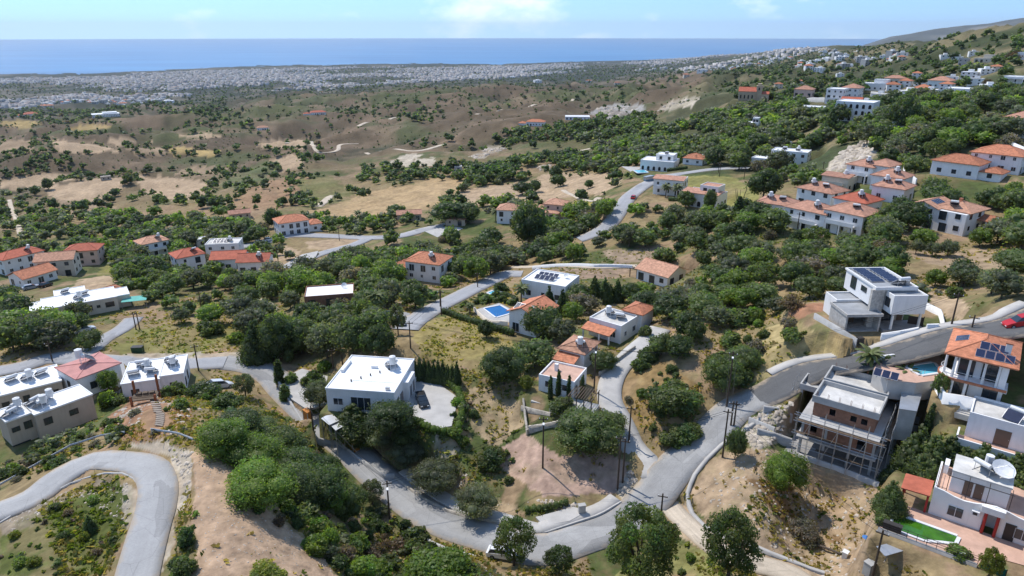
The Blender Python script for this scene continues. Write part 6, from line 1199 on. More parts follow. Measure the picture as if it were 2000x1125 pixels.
BIG = [
 (1250, 1152, 160, 175, 'airy', M_, 6500), (1420, 1140, 128, 150, 'airy', M_, 5000), (1004, 1104, 92, 102, 'airy', M_, 4500), (1092, 1120, 66, 62, 'airy', D_, 3000),
 (795, 908, 84, 62, 'olive', O_, 4200), (850, 957, 96, 72, 'olive', O_, 4500), (930, 1010, 86, 72, 'olive', O_, 4200), (625, 797, 62, 62, 'olive', O_, 3500),
 (440, 885, 95, 75, 'broadleaf', B_, 4200), (500, 925, 105, 85, 'broadleaf', B_, 4500), (470, 850, 90, 55, 'broadleaf', M_, 3600), (538, 897, 88, 75, 'broadleaf', M_, 4200), (515, 985, 120, 95, 'broadleaf', B_, 5000), (583, 947, 95, 80, 'broadleaf', D_, 4200), (575, 975, 95, 75, 'broadleaf', M_, 4200), (632, 987, 90, 84, 'broadleaf', D_, 4200), (572, 892, 64, 50, 'broadleaf', D_, 3600), (636, 932, 58, 48, 'broadleaf', D_, 3600), (678, 1012, 78, 74, 'broadleaf', M_, 3800), (648, 1000, 70, 60, 'broadleaf', B_, 3400), (728, 985, 54, 56, 'airy', O_, 3200), (512, 850, 60, 40, 'broadleaf', M_, 3000),
 (690, 838, 85, 72, 'cone', M_, 4200), (765, 845, 88, 68, 'broadleaf', D_, 4200), (725, 850, 62, 55, 'cone', M_, 3200), (672, 846, 46, 40, 'broadleaf', M_, 2400), (705, 868, 60, 44, 'broadleaf', M_, 2600), (748, 872, 60, 46, 'olive', O_, 2600), (795, 862, 50, 40, 'shrub', M_, 2000), (546, 748, 17, 50, 'cypress', D_, 1600), (558, 782, 18, 36, 'cypress', M_, 1600), (570, 745, 26, 24, 'shrub', M_, 1200), (600, 752, 26, 24, 'shrub', M_, 1200), (616, 748, 30, 34, 'shrub', D_, 1200), (566, 710, 20, 30, 'broadleaf', M_, 1500), (634, 722, 26, 24, 'shrub', B_, 1000),
 (985, 750, 80, 78, 'broadleaf', D_, 4200), (1062, 662, 75, 72, 'broadleaf', D_, 3800), (950, 660, 30, 36, 'broadleaf', D_, 2000), (1072, 612, 30, 66, 'cone', D_, 2200), (1098, 615, 28, 62, 'cone', D_, 2200), (1160, 590, 30, 64, 'cone', D_, 2200), (1180, 592, 30, 62, 'cone', D_, 2200), (1205, 590, 28, 56, 'cone', D_, 2000), (1032, 482, 72, 88, 'broadleaf', D_, 3600), (880, 436, 70, 46, 'broadleaf', D_, 3000), (915, 434, 50, 40, 'broadleaf', D_, 2600), (505, 703, 68, 100, 'cone', D_, 4000), (545, 702, 66, 88, 'broadleaf', D_, 3800), (590, 690, 70, 72, 'broadleaf', M_, 3400), (640, 700, 74, 76, 'olive', O_, 3200), (690, 694, 70, 80, 'broadleaf', M_, 3400), (740, 700, 60, 70, 'broadleaf', D_, 3200), (410, 652, 44, 36, 'shrub', M_, 1800), (462, 668, 32, 26, 'shrub', B_, 1500), (178, 682, 44, 42, 'broadleaf', M_, 2600), (778, 655, 40, 66, 'airy', O_, 2400), (760, 560, 60, 55, 'broadleaf', B_, 2600),
 (1530, 957, 76, 80, 'broadleaf', B_, 4200), (1735, 998, 62, 82, 'cone', M_, 4200), (1435, 897, 34, 62, 'broadleaf', M_, 2600), (1807, 858, 16, 78, 'cypress', D_, 1800), (1930, 1128, 52, 66, 'airy', 'yellow green', 3000), (1832, 775, 36, 50, 'airy', M_, 2600), (1870, 1085, 40, 22, 'shrub', B_, 1200), (1565, 1045, 62, 50, 'twiggy', 'grey', 2000), (1580, 1060, 46, 36, 'twiggy', 'grey', 1600), (1722, 1022, 30, 26, 'shrub', M_, 1200),
 (1150, 880, 118, 92, 'broadleaf', M_, 5000), (1190, 848, 60, 50, 'broadleaf', M_, 3000), (1075, 778, 9, 46, 'cypress', D_, 1400), (1091, 772, 10, 52, 'cypress', D_, 1400), (1111, 776, 9, 46, 'cypress', D_, 1400), (1137, 776, 9, 46, 'cypress', D_, 1400), (1100, 800, 50, 34, 'shrub', M_, 1800), (1028, 762, 26, 32, 'broadleaf', 'yellow green', 1800), (1310, 795, 100, 52, 'shrub', M_, 3200), (1265, 705, 44, 38, 'shrub', M_, 2000), (1252, 722, 34, 30, 'shrub', M_, 1600), (1292, 692, 46, 44, 'broadleaf', M_, 2400), (1325, 700, 52, 50, 'broadleaf', D_, 2600), (1355, 668, 44, 46, 'broadleaf', M_, 2400), (1375, 618, 62, 50, 'broadleaf', M_, 2800), (1305, 622, 66, 52, 'broadleaf', D_, 2800), (1260, 612, 60, 48, 'broadleaf', D_, 2800), (1420, 590, 60, 40, 'broadleaf', M_, 2600), (1230, 590, 46, 40, 'broadleaf', D_, 2200), (1180, 722, 50, 40, 'broadleaf', M_, 2400), (1410, 765, 72, 76, 'broadleaf', M_, 3400), (1452, 722, 56, 52, 'broadleaf', M_, 2800), (1340, 855, 60, 36, 'shrub', M_, 2000), (1310, 865, 50, 30, 'shrub', M_, 1800), (960, 905, 60, 40, 'shrub', M_, 2000), (1260, 655, 24, 24, 'shrub', M_, 1200),
 (1440, 432, 36, 56, 'tiered', D_, 1800), (1565, 386, 10, 34, 'cypress', D_, 1000), (1385, 412, 26, 40, 'broadleaf', D_, 1600), (1490, 390, 60, 60, 'broadleaf', D_, 2600), (1620, 260, 34, 56, 'cone', D_, 1800), (1760, 260, 52, 70, 'broadleaf', D_, 2400), (1770, 450, 66, 60, 'broadleaf', D_, 2800), (1720, 510, 80, 58, 'twiggy', 'brownish', 3000), (1620, 525, 48, 38, 'broadleaf', B_, 2200), (1560, 520, 60, 50, 'broadleaf', M_, 2600), (1475, 528, 60, 46, 'broadleaf', B_, 2600), (1550, 560, 60, 55, 'broadleaf', D_, 2600), (1825, 560, 36, 36, 'broadleaf', B_, 2000), (1880, 560, 56, 50, 'olive', O_, 2600), (1935, 575, 60, 52, 'olive', O_, 2600), (1980, 530, 70, 46, 'broadleaf', M_, 2600), (1788, 496, 26, 30, 'olive', O_, 1400), (1850, 500, 36, 34, 'olive', O_, 1600), (1640, 575, 50, 38, 'broadleaf', M_, 2400), (1820, 500, 30, 30, 'olive', O_, 1400),
 (524, 1140, 76, 50, 'shrub', 'yellow green', 2400), (705, 1135, 62, 52, 'shrub', B_, 2200), (870, 1145, 120, 72, 'shrub', B_, 3000), (648, 1080, 34, 50, 'broadleaf', B_, 2200), (178, 1038, 27, 44, 'cone', D_, 1800), (365, 1062, 36, 42, 'shrub', D_, 1400), (360, 1118, 46, 40, 'shrub', M_, 1500), (345, 1135, 34, 24, 'shrub', B_, 1200), (480, 775, 48, 52, 'airy', O_, 2600), (350, 770, 34, 30, 'shrub', M_, 1400), (215, 765, 34, 44, 'broadleaf', B_, 2000), (210, 790, 36, 34, 'shrub', B_, 1500), (400, 775, 60, 36, 'shrub', D_, 2000), (440, 800, 60, 40, 'shrub', M_, 2000), (330, 775, 30, 30, 'shrub', M_, 1300), (235, 790, 30, 26, 'shrub', M_, 1200), (210, 600, 24, 24, 'broadleaf', D_, 1400), (116, 632, 20, 18, 'shrub', M_, 1000),
 (555, 390 + 12, 14, 18, 'broadleaf', D_, 900), (95, 370, 20, 22, 'broadleaf', D_, 900), (385, 388, 12, 16, 'broadleaf', D_, 800), (70, 382, 16, 18, 'broadleaf', D_, 800), (1020, 380, 38, 26, 'broadleaf', D_, 1400), (1045, 375, 26, 24, 'broadleaf', D_, 1200), (1090, 365, 30, 26, 'broadleaf', D_, 1200), (1150, 368, 18, 18, 'broadleaf', D_, 900), (1085, 350, 24, 26, 'broadleaf', D_, 900), (570, 400, 6, 24, 'cypress', D_, 700), (536, 445, 36, 40, 'broadleaf', D_, 1600), (488, 462, 7, 34, 'cypress', D_, 800), (478, 458, 6, 28, 'cypress', D_, 800), (455, 470, 7, 34, 'cypress', D_, 800), (775, 424, 34, 26, 'broadleaf', D_, 1500),
]
for u, v, w_, h_, kd, tn, n_ in BIG: at_px(u, v, w_, h_, kd, tn, n=n_ * 2 if w_ > 40 and v > 700 else n_)
for q in range(10):
    at_px(812 + q * 9, 741 + q * 1.0, 19, 50 + rnd.uniform(-6, 6), 'cone', D_, n=1500)
for q in range(9):
    lx, ly = -4.6 + q * 1.75, 8.9 + (q % 2) * 1.1; x_, y_ = in_frame(frE, lx, ly); plant('cone', M_ if q % 3 else D_, x_, y_, float(Hz(x_, y_)) - .1, rnd.uniform(6.6, 8.2) if q else 5.5, 1.0, rnd.uniform(0, 6), q % 4, 3000); TAKEN.append((x_, y_, 2))
# palms
def palm(u, v, hpx, label, bushy=True):
    p = P(u, v); zc = depth(p); h = hpx * zc / FPX / math.cos(.45) * .8; o = thing('palm_tree', label, 'palm', tuple(p - np.array([0, 0, .05])), rnd.uniform(0, 6)); tr = MB().mat('palm_trunk')
    for k in range(6): tr.tube((0, 0, h * k / 6), (0, 0, h * (k + 1) / 6 + .02), .2 - .01 * k, .17 - .01 * k, 8)
    tr.build('trunk', o); g = np.random.default_rng(int(u)); m = MB().mat('palm_leaf'); L = h * .62
    for k in range(26):
        a = k * 2.39996; up = .95 - 1.25 * k / 26; pts_ = []; pos = Vector((0, 0, h)); d = Vector((math.cos(a) * math.cos(up), math.sin(a) * math.cos(up), math.sin(up)))
        side = Vector((-math.sin(a), math.cos(a), 0)); prev = None
        for s in range(7):
            wd = L * .16 * math.sin(math.pi * (s + .6) / 7.2); c = pos.copy(); l_, r_ = c + side * wd + Vector((0, 0, -wd * .5)), c - side * wd + Vector((0, 0, -wd * .5))
            if prev: m.face(prev[0], c, l_, prev[1]) if False else m.face(prev[0], c, l_); m.face(prev[0], prev[1], l_) ; m.face(prev[0], r_, c); m.face(prev[0], prev[2], r_)
            prev = (c, l_, r_); pos = pos + d * (L / 6); d = (d + Vector((0, 0, -.22))).normalized()
    m.build('fronds', o); 
    if bushy: vfc = crown_mesh('shrub', D_, 9, 700); sk = link('trunk_foliage', mesh_of('trunk_foliage', vfc), o, (0, 0, 0)); sk.scale = (h * .42, h * .42, h * .55)
    return o
M('palm_leaf', (.10, .12, .035), .6, .2, 1.5)
palm(1690, 735, 56, 'date palm with ivy clad trunk beside the dark road left of the cyan pool'); palm(1762, 765, 50, 'date palm with potted base between the cyan pool and the solar panels')
palm(1300, 385, 24, 'left one of two palms before the pale roofed villa at the road bend', False); palm(1322, 387, 26, 'right one of two palms before the pale roofed villa at the road bend', False); palm(735, 610, 40, 'palm among trees above the small car park', False); palm(1018, 590, 34, 'palm in front of the flat house behind conifers', False); palm(700, 430, 18, 'palm in the orchard beside the village road', False); palm(968, 432, 22, 'palm left of the orange roofed house behind the tall tree', False); palm(918, 612, 20, 'small palm at the left end of the blue pool terrace', False)

# ------------------------------------------------------------------ woods, orchards and scrub: planted over the ground by area
RGN = [  # corners in the photograph, spacing m, heights m, mixture, patchiness
 ([(440, 520), (620, 500), (780, 470), (900, 470), (950, 500), (880, 560), (830, 610), (800, 640), (700, 690), (560, 700), (470, 640), (430, 600)], 4.8, (3, 7), 'wood', .36),
 ([(240, 470), (480, 450), (560, 480), (480, 560), (250, 590), (230, 540)], 5.5, (4, 7.5), 'wood', .35), ([(0, 600), (60, 606), (110, 640), (215, 610), (250, 640), (190, 682), (0, 700)], 4.4, (4, 7.5), 'wood', .2), ([(240, 590), (420, 560), (500, 600), (560, 640), (420, 640), (300, 640)], 8, (3, 6), 'wood', .4),
 ([(0, 430), (250, 420), (470, 430), (540, 460), (300, 510), (0, 520)], 8, (4, 7.5), 'wood', .45), ([(0, 300), (130, 300), (260, 340), (70, 345), (0, 350)], 9, (4, 7), 'dark', .5), ([(0, 250), (500, 255), (640, 290), (560, 410), (0, 430)], 26, (4, 8), 'dark', .4), ([(0, 395), (250, 400), (420, 395), (470, 430), (0, 440)], 12, (4, 8), 'dark', .45),
 ([(690, 332), (900, 318), (1000, 325), (900, 352), (720, 364)], 10, (4, 7), 'dark', .4), ([(880, 356), (1000, 312), (1130, 300), (1230, 330), (1200, 338), (1080, 334), (960, 372)], 6, (4, 8), 'dark', .35),
 ([(1090, 335), (1230, 265), (1480, 212), (1560, 215), (1610, 245), (1700, 245), (1800, 200), (2000, 190), (2000, 300), (1820, 322), (1700, 300), (1590, 290), (1500, 345), (1400, 325), (1250, 325)], 6.0, (4, 8.5), 'wood', .3), ([(1040, 250), (1260, 232), (1280, 252), (1180, 280), (1000, 285), (960, 270)], 9, (5, 9), 'dark', .25),
 ([(960, 470), (1150, 400), (1200, 400), (1160, 460), (1120, 520), (1000, 530), (900, 560), (880, 500)], 5.5, (4, 7.5), 'wood', .35), ([(1190, 430), (1330, 400), (1500, 415), (1560, 470), (1760, 465), (1740, 500), (1640, 520), (1500, 480), (1400, 500), (1290, 480), (1160, 490)], 5.2, (3, 6.5), 'wood', .3),
 ([(1290, 510), (1400, 500), (1760, 500), (1780, 540), (1640, 600), (1480, 590), (1380, 550)], 6.5, (3.5, 6.5), 'wood', .4), ([(1680, 440), (1780, 400), (2000, 380), (2000, 490), (1900, 480), (1720, 490)], 5.2, (4, 7), 'wood', .25), ([(1750, 300), (1820, 350), (1780, 400), (1700, 330)], 5.5, (4, 7), 'wood', .3), ([(1820, 515), (2000, 525), (2000, 600), (1900, 590)], 6, (3, 6), 'wood', .4),
 ([(1480, 570), (1540, 590), (1560, 680), (1480, 730), (1400, 770), (1390, 680)], 3.6, (1.5, 4), 'scrub', .35), ([(1220, 565), (1470, 562), (1400, 640), (1380, 700), (1300, 650), (1240, 600)], 5, (2.5, 5), 'wood', .35), ([(1030, 650), (1180, 570), (1230, 560), (1060, 720), (1000, 740)], 5, (3, 6), 'wood', .3),
 ([(200, 830), (420, 770), (480, 800), (400, 860), (300, 852)], 2.4, (.6, 1.8), 'scrub', .4), ([(0, 885), (180, 830), (250, 848), (60, 940), (0, 962)], 1.9, (.6, 1.7), 'scrub', .3), ([(480, 985), (620, 960), (760, 1000), (800, 1030), (900, 1100), (920, 1125), (660, 1125), (580, 1050)], 1.75, (.9, 2.3), 'scrub', .12), ([(390, 850), (470, 812), (530, 835), (585, 866), (635, 908), (685, 965), (725, 1012), (640, 1000), (540, 1000), (470, 940), (420, 900)], 3.2, (1.5, 3.5), 'scrub', .15),
 ([(0, 1050), (90, 985), (230, 940), (250, 1000), (215, 1125), (0, 1125)], 1.6, (.3, 1.0), 'grassy', .35), ([(340, 1010), (384, 1000), (386, 1125), (310, 1125)], 2.0, (.5, 1.4), 'scrub', .4), ([(920, 800), (1010, 850), (1000, 950), (930, 900)], 2.2, (.6, 1.6), 'scrub', .4), ([(1205, 750), (1290, 710), (1390, 770), (1300, 850), (1262, 850)], 2.2, (.5, 1.5), 'scrub', .4), ([(880, 760), (920, 790), (910, 870), (880, 850)], 1.8, (.8, 1.8), 'scrub', .2),
 ([(862, 606), (935, 575), (960, 560), (1010, 590), (1000, 600), (930, 600), (880, 620)], 3, (1.2, 2.6), 'scrub', .2), ([(400, 190), (1000, 172), (1450, 205), (1300, 255), (1000, 295), (700, 285), (450, 255)], 24, (3, 7), 'dark', .5), ([(1480, 195), (1700, 150), (2000, 110), (2000, 215), (1560, 240)], 11, (4, 8), 'dark', .35), ([(1440, 190), (1560, 200), (1580, 240), (1440, 240)], 7, (5, 8), 'dark', .25),
 ([(0, 215), (330, 205), (430, 198), (500, 255), (300, 243), (0, 236)], 17, (6, 11), 'dark', .45), ([(1400, 145), (1700, 98), (2000, 82), (2000, 130), (1700, 160), (1450, 190)], 17, (4, 8), 'dark', .4), ([(420, 190), (700, 170), (1000, 160), (1300, 140), (1400, 150), (1250, 190), (900, 185), (600, 200)], 32, (5, 9), 'dark', .5), ([(700, 200), (860, 195), (870, 240), (640, 250)], 17, (5, 9), 'dark', .45),
 ([(380, 200), (1000, 165), (1450, 200), (1300, 255), (1000, 300), (700, 290), (560, 350), (430, 250)], 11, (1, 2.6), 'dark', .45), ([(0, 260), (500, 260), (640, 300), (560, 400), (0, 420)], 11, (.8, 2.2), 'dark', .5), ([(1000, 150), (1450, 140), (1500, 190), (1250, 210), (1000, 190)], 16, (1.5, 4), 'dark', .4), ([(1370, 150), (1440, 118), (1560, 104), (1700, 92), (1800, 100), (1700, 135), (1560, 160), (1450, 178)], 12, (3.5, 7.5), 'dark', .28), ([(1560, 102), (1750, 86), (2000, 66), (2000, 92), (1750, 112), (1600, 116)], 15, (4, 8), 'dark', .3), ([(0, 165), (450, 140), (1000, 128), (1400, 112), (1500, 140), (1000, 168), (600, 190), (350, 208), (0, 214)], 30, (6, 12), 'dark', .3), ([(1380, 885), (1480, 875), (1700, 945), (1700, 1100), (1560, 1125)], 2.6, (.25, .7), 'grassy', .5), ([(1300, 1050), (1420, 1085), (1560, 1125), (1260, 1125)], 2.0, (.4, 1.2), 'grassy', .3), ([(1500, 640), (1560, 625), (1650, 690), (1560, 725), (1450, 740)], 2.2, (.4, 1.2), 'grassy', .3), ([(1560, 230), (1780, 200), (1960, 215), (1980, 240), (1700, 270)], 7, (5, 9), 'dark', .3), ([(1380, 640), (1480, 560), (1560, 600), (1500, 680), (1400, 720)], 4.5, (2.5, 5), 'wood', .3),
 ([(1760, 560), (1900, 560), (1850, 600), (1790, 580)], 4, (1, 3), 'scrub', .4), ([(950, 690), (1030, 690), (1010, 745), (950, 735)], 4.5, (2, 4.5), 'wood', .35), ([(1560, 330), (1640, 350), (1600, 380), (1490, 400), (1500, 350)], 6, (3, 6), 'wood', .4), ([(880, 400), (970, 395), (1050, 380), (1060, 420), (960, 430)], 8, (3, 6), 'wood', .4), ([(600, 430), (800, 430), (860, 440), (760, 458), (600, 455)], 6, (3, 5.5), 'wood', .3),
]
MIX = {'wood': [('broadleaf', B_, .17), ('broadleaf', M_, .33), ('broadleaf', D_, .14), ('olive', O_, .25), ('twiggy', 'grey', .07), ('airy', M_, .04)], 'dark': [('broadleaf', D_, .55), ('broadleaf', M_, .3), ('olive', O_, .13), ('twiggy', 'brownish', .02)],
 'scrub': [('shrub', B_, .2), ('shrub', M_, .34), ('shrub', D_, .2), ('twiggy', 'grey', .1), ('twiggy', 'brownish', .06), ('olive', O_, .1)], 'grassy': [('shrub', 'yellow green', .3), ('shrub', B_, .3), ('twiggy', 'brownish', .25), ('shrub', M_, .15)]}
def keepout(x, y):
    fa = (np.arctan2(x, y) - AZ0) / DA; fl = np.interp(np.log(np.hypot(x, y)), lns, np.arange(NL)); ia = np.clip(np.rint(fa).astype(int), 0, NA - 1); il = np.clip(np.rint(fl).astype(int), 0, NL - 1); return KEEP[ia, il] > 0
def keep_disc(u, v, r):
    p = P(u, v); w = _window(p[0], p[1], r); KEEP[w] = np.maximum(KEEP[w], np.hypot(GX[w] - p[0], GY[w] - p[1]) < r)
for f_ in np.linspace(0, 1, 9): keep_disc(296 + 13 * f_, 772 + 60 * f_, 1.9)
keep_disc(285, 776, 4.0); keep_disc(283, 788, 3)
VIL = [(1690, 203, 22), (1718, 190, 24), (1742, 178, 26), (1768, 170, 24), (1775, 186, 30), (1800, 168, 22), (1815, 186, 22), (1848, 176, 24), (1858, 160, 20), (1893, 152, 22), (1905, 165, 22), (1925, 145, 18), (1945, 140, 20), (1930, 178, 24), (1950, 192, 18), (1765, 212, 24), (1735, 205, 16), (1828, 205, 18), (1870, 116, 18), (1845, 112, 16), (1900, 108, 14), (1790, 152, 18), (1560, 165, 14), (1520, 172, 12), (1640, 150, 12), (1600, 140, 14), (1690, 118, 12), (1650, 112, 12), (1725, 112, 12), (1760, 118, 14), (1000, 152, 9), (1050, 160, 12), (1150, 160, 20), (1205, 165, 12), (1372, 140, 18), (1340, 150, 12), (1300, 132, 10), (40, 215, 26), (95, 210, 20), (330, 200, 22), (290, 196, 20), (240, 205, 20), (1420, 268, 10), (1525, 290, 14), (1385, 318, 14), (1745, 262, 14), (1790, 235, 14), (1870, 232, 12), (1580, 230, 12)]
VIEW = []                                     # what stays in view in the photograph: u0, u1, v0, v1, depth
for hsp, pos in zip(HOUSES, H_POS):
    p = np.array(pos[:3]); zc_ = depth(p); hp = hsp[6] * 2.9 * FPX / zc_; VIEW.append((hsp[2] - hsp[4] * .5, hsp[2] + hsp[4] * .5, hsp[3] - hp * 1.2, hsp[3] - hp * .12, zc_ - 2))
for nm_, p, w_, mt in ROADS:
    if nm_ in ('road', 'village_road', 'valley_road', 'upper_road', 'lane', 'side_lane', 'dirt_track', 'driveway'):
        for q in p[::3]: u_, v_, z_ = proj(*q); hw_ = w_ * .4 * FPX / z_; VIEW.append((u_ - hw_, u_ + hw_, v_ - hw_ * .35, v_ + hw_ * .35, z_ - 1.5))
for u0, u1, v0, v1 in ((925, 1010, 592, 632), (60, 228, 560, 612), (236, 370, 695, 770), (800, 890, 740, 838), (830, 1010, 620, 725), (275, 312, 738, 835)): VIEW.append((u0, u1, v0, v1, depth(P((u0 + u1) / 2, v1)) - 2))
VIEW.append((1438, 1512, 168, 197, depth(pCH) - 5))
for u, v, wpx in VIL: VIEW.append((u - wpx * .5, u + wpx * .5, v - wpx * .45, v - wpx * .06, depth(P(u, v)) - 3))
VIEW = np.array(VIEW)
PL = []; cells = {}; CELL = 12.0
def near_ok(x, y, r):
    cx, cy = int(x // CELL), int(y // CELL); k = int(r // CELL) + 1
    for i in range(cx - k, cx + k + 1):
        for j in range(cy - k, cy + k + 1):
            for a, b, q in cells.get((i, j), ()):
                if (a - x) ** 2 + (b - y) ** 2 < (min(r, q) if q else r) ** 2: return False
    return True
for x, y, r in TAKEN: cells.setdefault((int(x // CELL), int(y // CELL)), []).append((x, y, r))
OPEN = [pp for col, pp, mx in PATCH if mx <= .2]
for ri, (poly, sp, (h0, h1), mixn, patch) in enumerate(RGN):
    W_ = np.array([P(u, min(v, 1122))[:2] if v <= 1122 else PZ(u, v, P(u, 1120)[2])[:2] for u, v in poly])
    A_ = .5 * abs(np.dot(W_[:, 0], np.roll(W_[:, 1], 1)) - np.dot(W_[:, 1], np.roll(W_[:, 0], 1))); lo, hi = W_.min(0), W_.max(0); n = int(min(A_ / sp ** 2 * 2.2 * (hi - lo).prod() / max(A_, 1), 26000))
    xs, ys = rng.uniform(lo[0], hi[0], n), rng.uniform(lo[1], hi[1], n); ok = inpoly(W_, xs, ys) & ~keepout(xs, ys) & (np.hypot(xs, ys) > 16); xs, ys = xs[ok], ys[ok]
    pt = fbm(xs / (sp * 4), ys / (sp * 4), 3, 90 + ri) * 1.3 + .5; ok = pt > patch; xs, ys = xs[ok], ys[ok]; zs = Hz(xs, ys); U_, V_, Z_ = proj(xs, ys, zs)
    if mixn in ('wood', 'dark') or ri < 8:
        inf = np.zeros(len(xs), bool)
        for pp in OPEN: inf |= inpoly(pp, U_, V_)
        keep = ~inf | (rng.random(len(xs)) < .035); xs, ys, zs, Z_ = xs[keep], ys[keep], zs[keep], Z_[keep]
    ks = [m_[2] for m_ in MIX[mixn]]; kk_ = rng.choice(len(ks), len(xs), p=np.array(ks) / sum(ks))
    cap = 0
    for i in range(len(xs)):
        if cap > (5200 if sp == 30 else 2600): break
        h = h0 + (h1 - h0) * rng.random() ** 1.5
        if not near_ok(xs[i], ys[i], sp * .72): continue
        vt_ = V_[i] - h * .85 * FPX / Z_[i]; rw_ = h * .5 * FPX / Z_[i]
        if ((VIEW[:, 0] < U_[i] + rw_ * .8) & (VIEW[:, 1] > U_[i] - rw_ * .8) & (VIEW[:, 3] > vt_) & (VIEW[:, 2] < V_[i]) & (VIEW[:, 4] > Z_[i])).any() and rng.random() < .93: continue
        cells.setdefault((int(xs[i] // CELL), int(ys[i] // CELL)), []).append((xs[i], ys[i], 0)); cap += 1
        PL.append((float(xs[i]), float(ys[i]), float(zs[i]), h, MIX[mixn][kk_[i]], float(Z_[i])))
for col, poly, mx in PATCH[:20]:                # trees and scrub along the field edges
    q = np.array(poly + poly[:1], float)
    for (ua, va), (ub, vb) in zip(q[:-1], q[1:]):
        pa_, pb_ = P(ua, va), P(ub, vb); Ld = np.hypot(*(pb_ - pa_)[:2]); m_ = int(Ld / 7)
        for k in range(m_):
            if vnoise(np.array([pa_[0] / 40 + k * .25]), np.array([pa_[1] / 40]), 5)[0] < .45: continue
            s = (k + rnd.random()) / max(m_, 1); x, y = pa_[:2] + (pb_ - pa_)[:2] * s; x += rnd.gauss(0, 2.5); y += rnd.gauss(0, 2.5); z = float(Hz(x, y)); _u, _v, zc = proj(x, y, z)
            PL.append((float(x), float(y), z, rnd.uniform(1.5, 5.5), MIX['dark'][rnd.choice((0, 0, 1, 2))], float(zc)))
PL = [q for q in PL if q[2] > 3.0]
PL.sort(key=lambda q: -q[3] / q[5])
room = {'tree': 285 - sum(1 for o in COL.objects if o.get('category') in ('tree',)), 'olive_tree': 110, 'shrub': 285 - sum(1 for o in COL.objects if o.get('category') == 'shrub'), 'conifer': 60, 'cypress': 60}
REST = []
for x, y, z, h, (kd, tn, _), zc in PL:
    nm = WORD[kd][0]; u_, v_, _z = proj(x, y, z)
    if room[nm] > 0 and 4 < u_ < 1996 and v_ < 1140: room[nm] -= 1; plant(kd, tn, x, y, z - .05, h, rnd.uniform(1.0, 1.45) if kd not in ('cone',) else 1, rnd.uniform(0, 6.28), rnd.randrange(4), 1500 if h / zc * FPX > 34 else 900)
    else: REST.append((x, y, z, h, kd, tn, zc))
# everything smaller than that: two masses, woodland and undergrowth
TPL = {}
def tpl(kd, tn, var, n):
    k = (kd, tn, var, n)
    if k not in TPL:
        g = np.random.default_rng(hash_seed(kd, tn, var)); T = TINT[tn]; lf = {220: .085, 90: .13, 36: .19, 14: .28}[n]
        if kd in ('shrub', 'twiggy'): L = tree_lobes(g, 5 if n > 50 else 3, .5, -.1, .8, .3)
        elif kd == 'cone': L = [((0, 0, .2), .3), ((0, 0, .5), .22), ((0, 0, .78), .12)]
        else: L = tree_lobes(g, {220: 9, 90: 6, 36: 4, 14: 2}[n], .46, .1, 1.0, .3)
        TPL[k] = lobe_cloud(g, n, lf, L, T, core=.8 if n > 14 else .9)
    return TPL[k]
for nm_, kinds in (('woodland', ('broadleaf', 'olive', 'cone', 'airy', 'cypress')), ('undergrowth', ('shrub', 'twiggy'))):
    Vs, Fs, Cs, n0 = [], [], [], 0
    for x, y, z, h, kd, tn, zc in REST:
        if kd not in kinds: continue
        px = h / zc * FPX; n = 220 if px > 26 else 90 if px > 14 else 36 if px > 6 else 14
        V_, F_, C_ = tpl(kd, tn, rnd.randrange(3), n); a = rnd.uniform(0, 6.28); c, s = math.cos(a), math.sin(a); wr = rnd.uniform(1.0, 1.5)
        X = np.stack([(V_[:, 0] * c - V_[:, 1] * s) * h * wr + x, (V_[:, 0] * s + V_[:, 1] * c) * h * wr + y, V_[:, 2] * h + z - .05], -1)
        Vs.append(X); Fs.append(F_ + n0); n0 += len(X); Cs.append(C_ * rnd.uniform(.75, 1.25))
    o = link(nm_, raw_mesh(nm_, np.concatenate(Vs), np.concatenate(Fs), 'leaf', face_colors=np.concatenate(Cs))); o['kind'] = 'stuff'
# grass tufts and stones on the nearer ground
n = 60000; D_r = 52 * (210 / 52) ** rng.random(n); A_r = np.radians(rng.uniform(-40, 40, n)); xs, ys = D_r * np.sin(A_r), D_r * np.cos(A_r); ok = ~keepout(xs, ys); pt = fbm(xs / 7, ys / 7, 4, 55) + .5; ok &= rng.random(n) < sstep(.36, .62, pt); xs, ys = xs[ok], ys[ok]; zs = Hz(xs, ys)
ia = np.clip(np.rint((np.arctan2(xs, ys) - AZ0) / DA).astype(int), 0, NA - 1); il = np.clip(np.rint(np.interp(np.log(np.hypot(xs, ys)), lns, np.arange(NL))).astype(int), 0, NL - 1)
base = Cg[ia, il]; U_, V_, _ = proj(xs, ys, zs); bare = (base[:, 0] > .36)
for pp in ([(370, 870), (430, 890), (480, 950), (560, 1020), (665, 1140), (380, 1140)], [(1340, 960), (1400, 880), (1480, 865), (1480, 960), (1400, 1040)], [(330, 860), (375, 880), (372, 960), (320, 1000)]): bare |= inpoly(pp, U_, V_)
ok = ~bare | (rng.random(len(xs)) < .04); xs, ys, zs, base = xs[ok], ys[ok], zs[ok], base[ok]; m_ = len(xs)
gcol = np.where((rng.random(m_) < .55)[:, None], base * np.array([.85, .95, .6]), np.where((rng.random(m_) < .5)[:, None], np.array([.085, .115, .03]), np.array([.26, .20, .09]))) * rng.uniform(.7, 1.25, (m_, 1))
sz = rng.uniform(.12, .42, m_); Vs, Cs = [], []
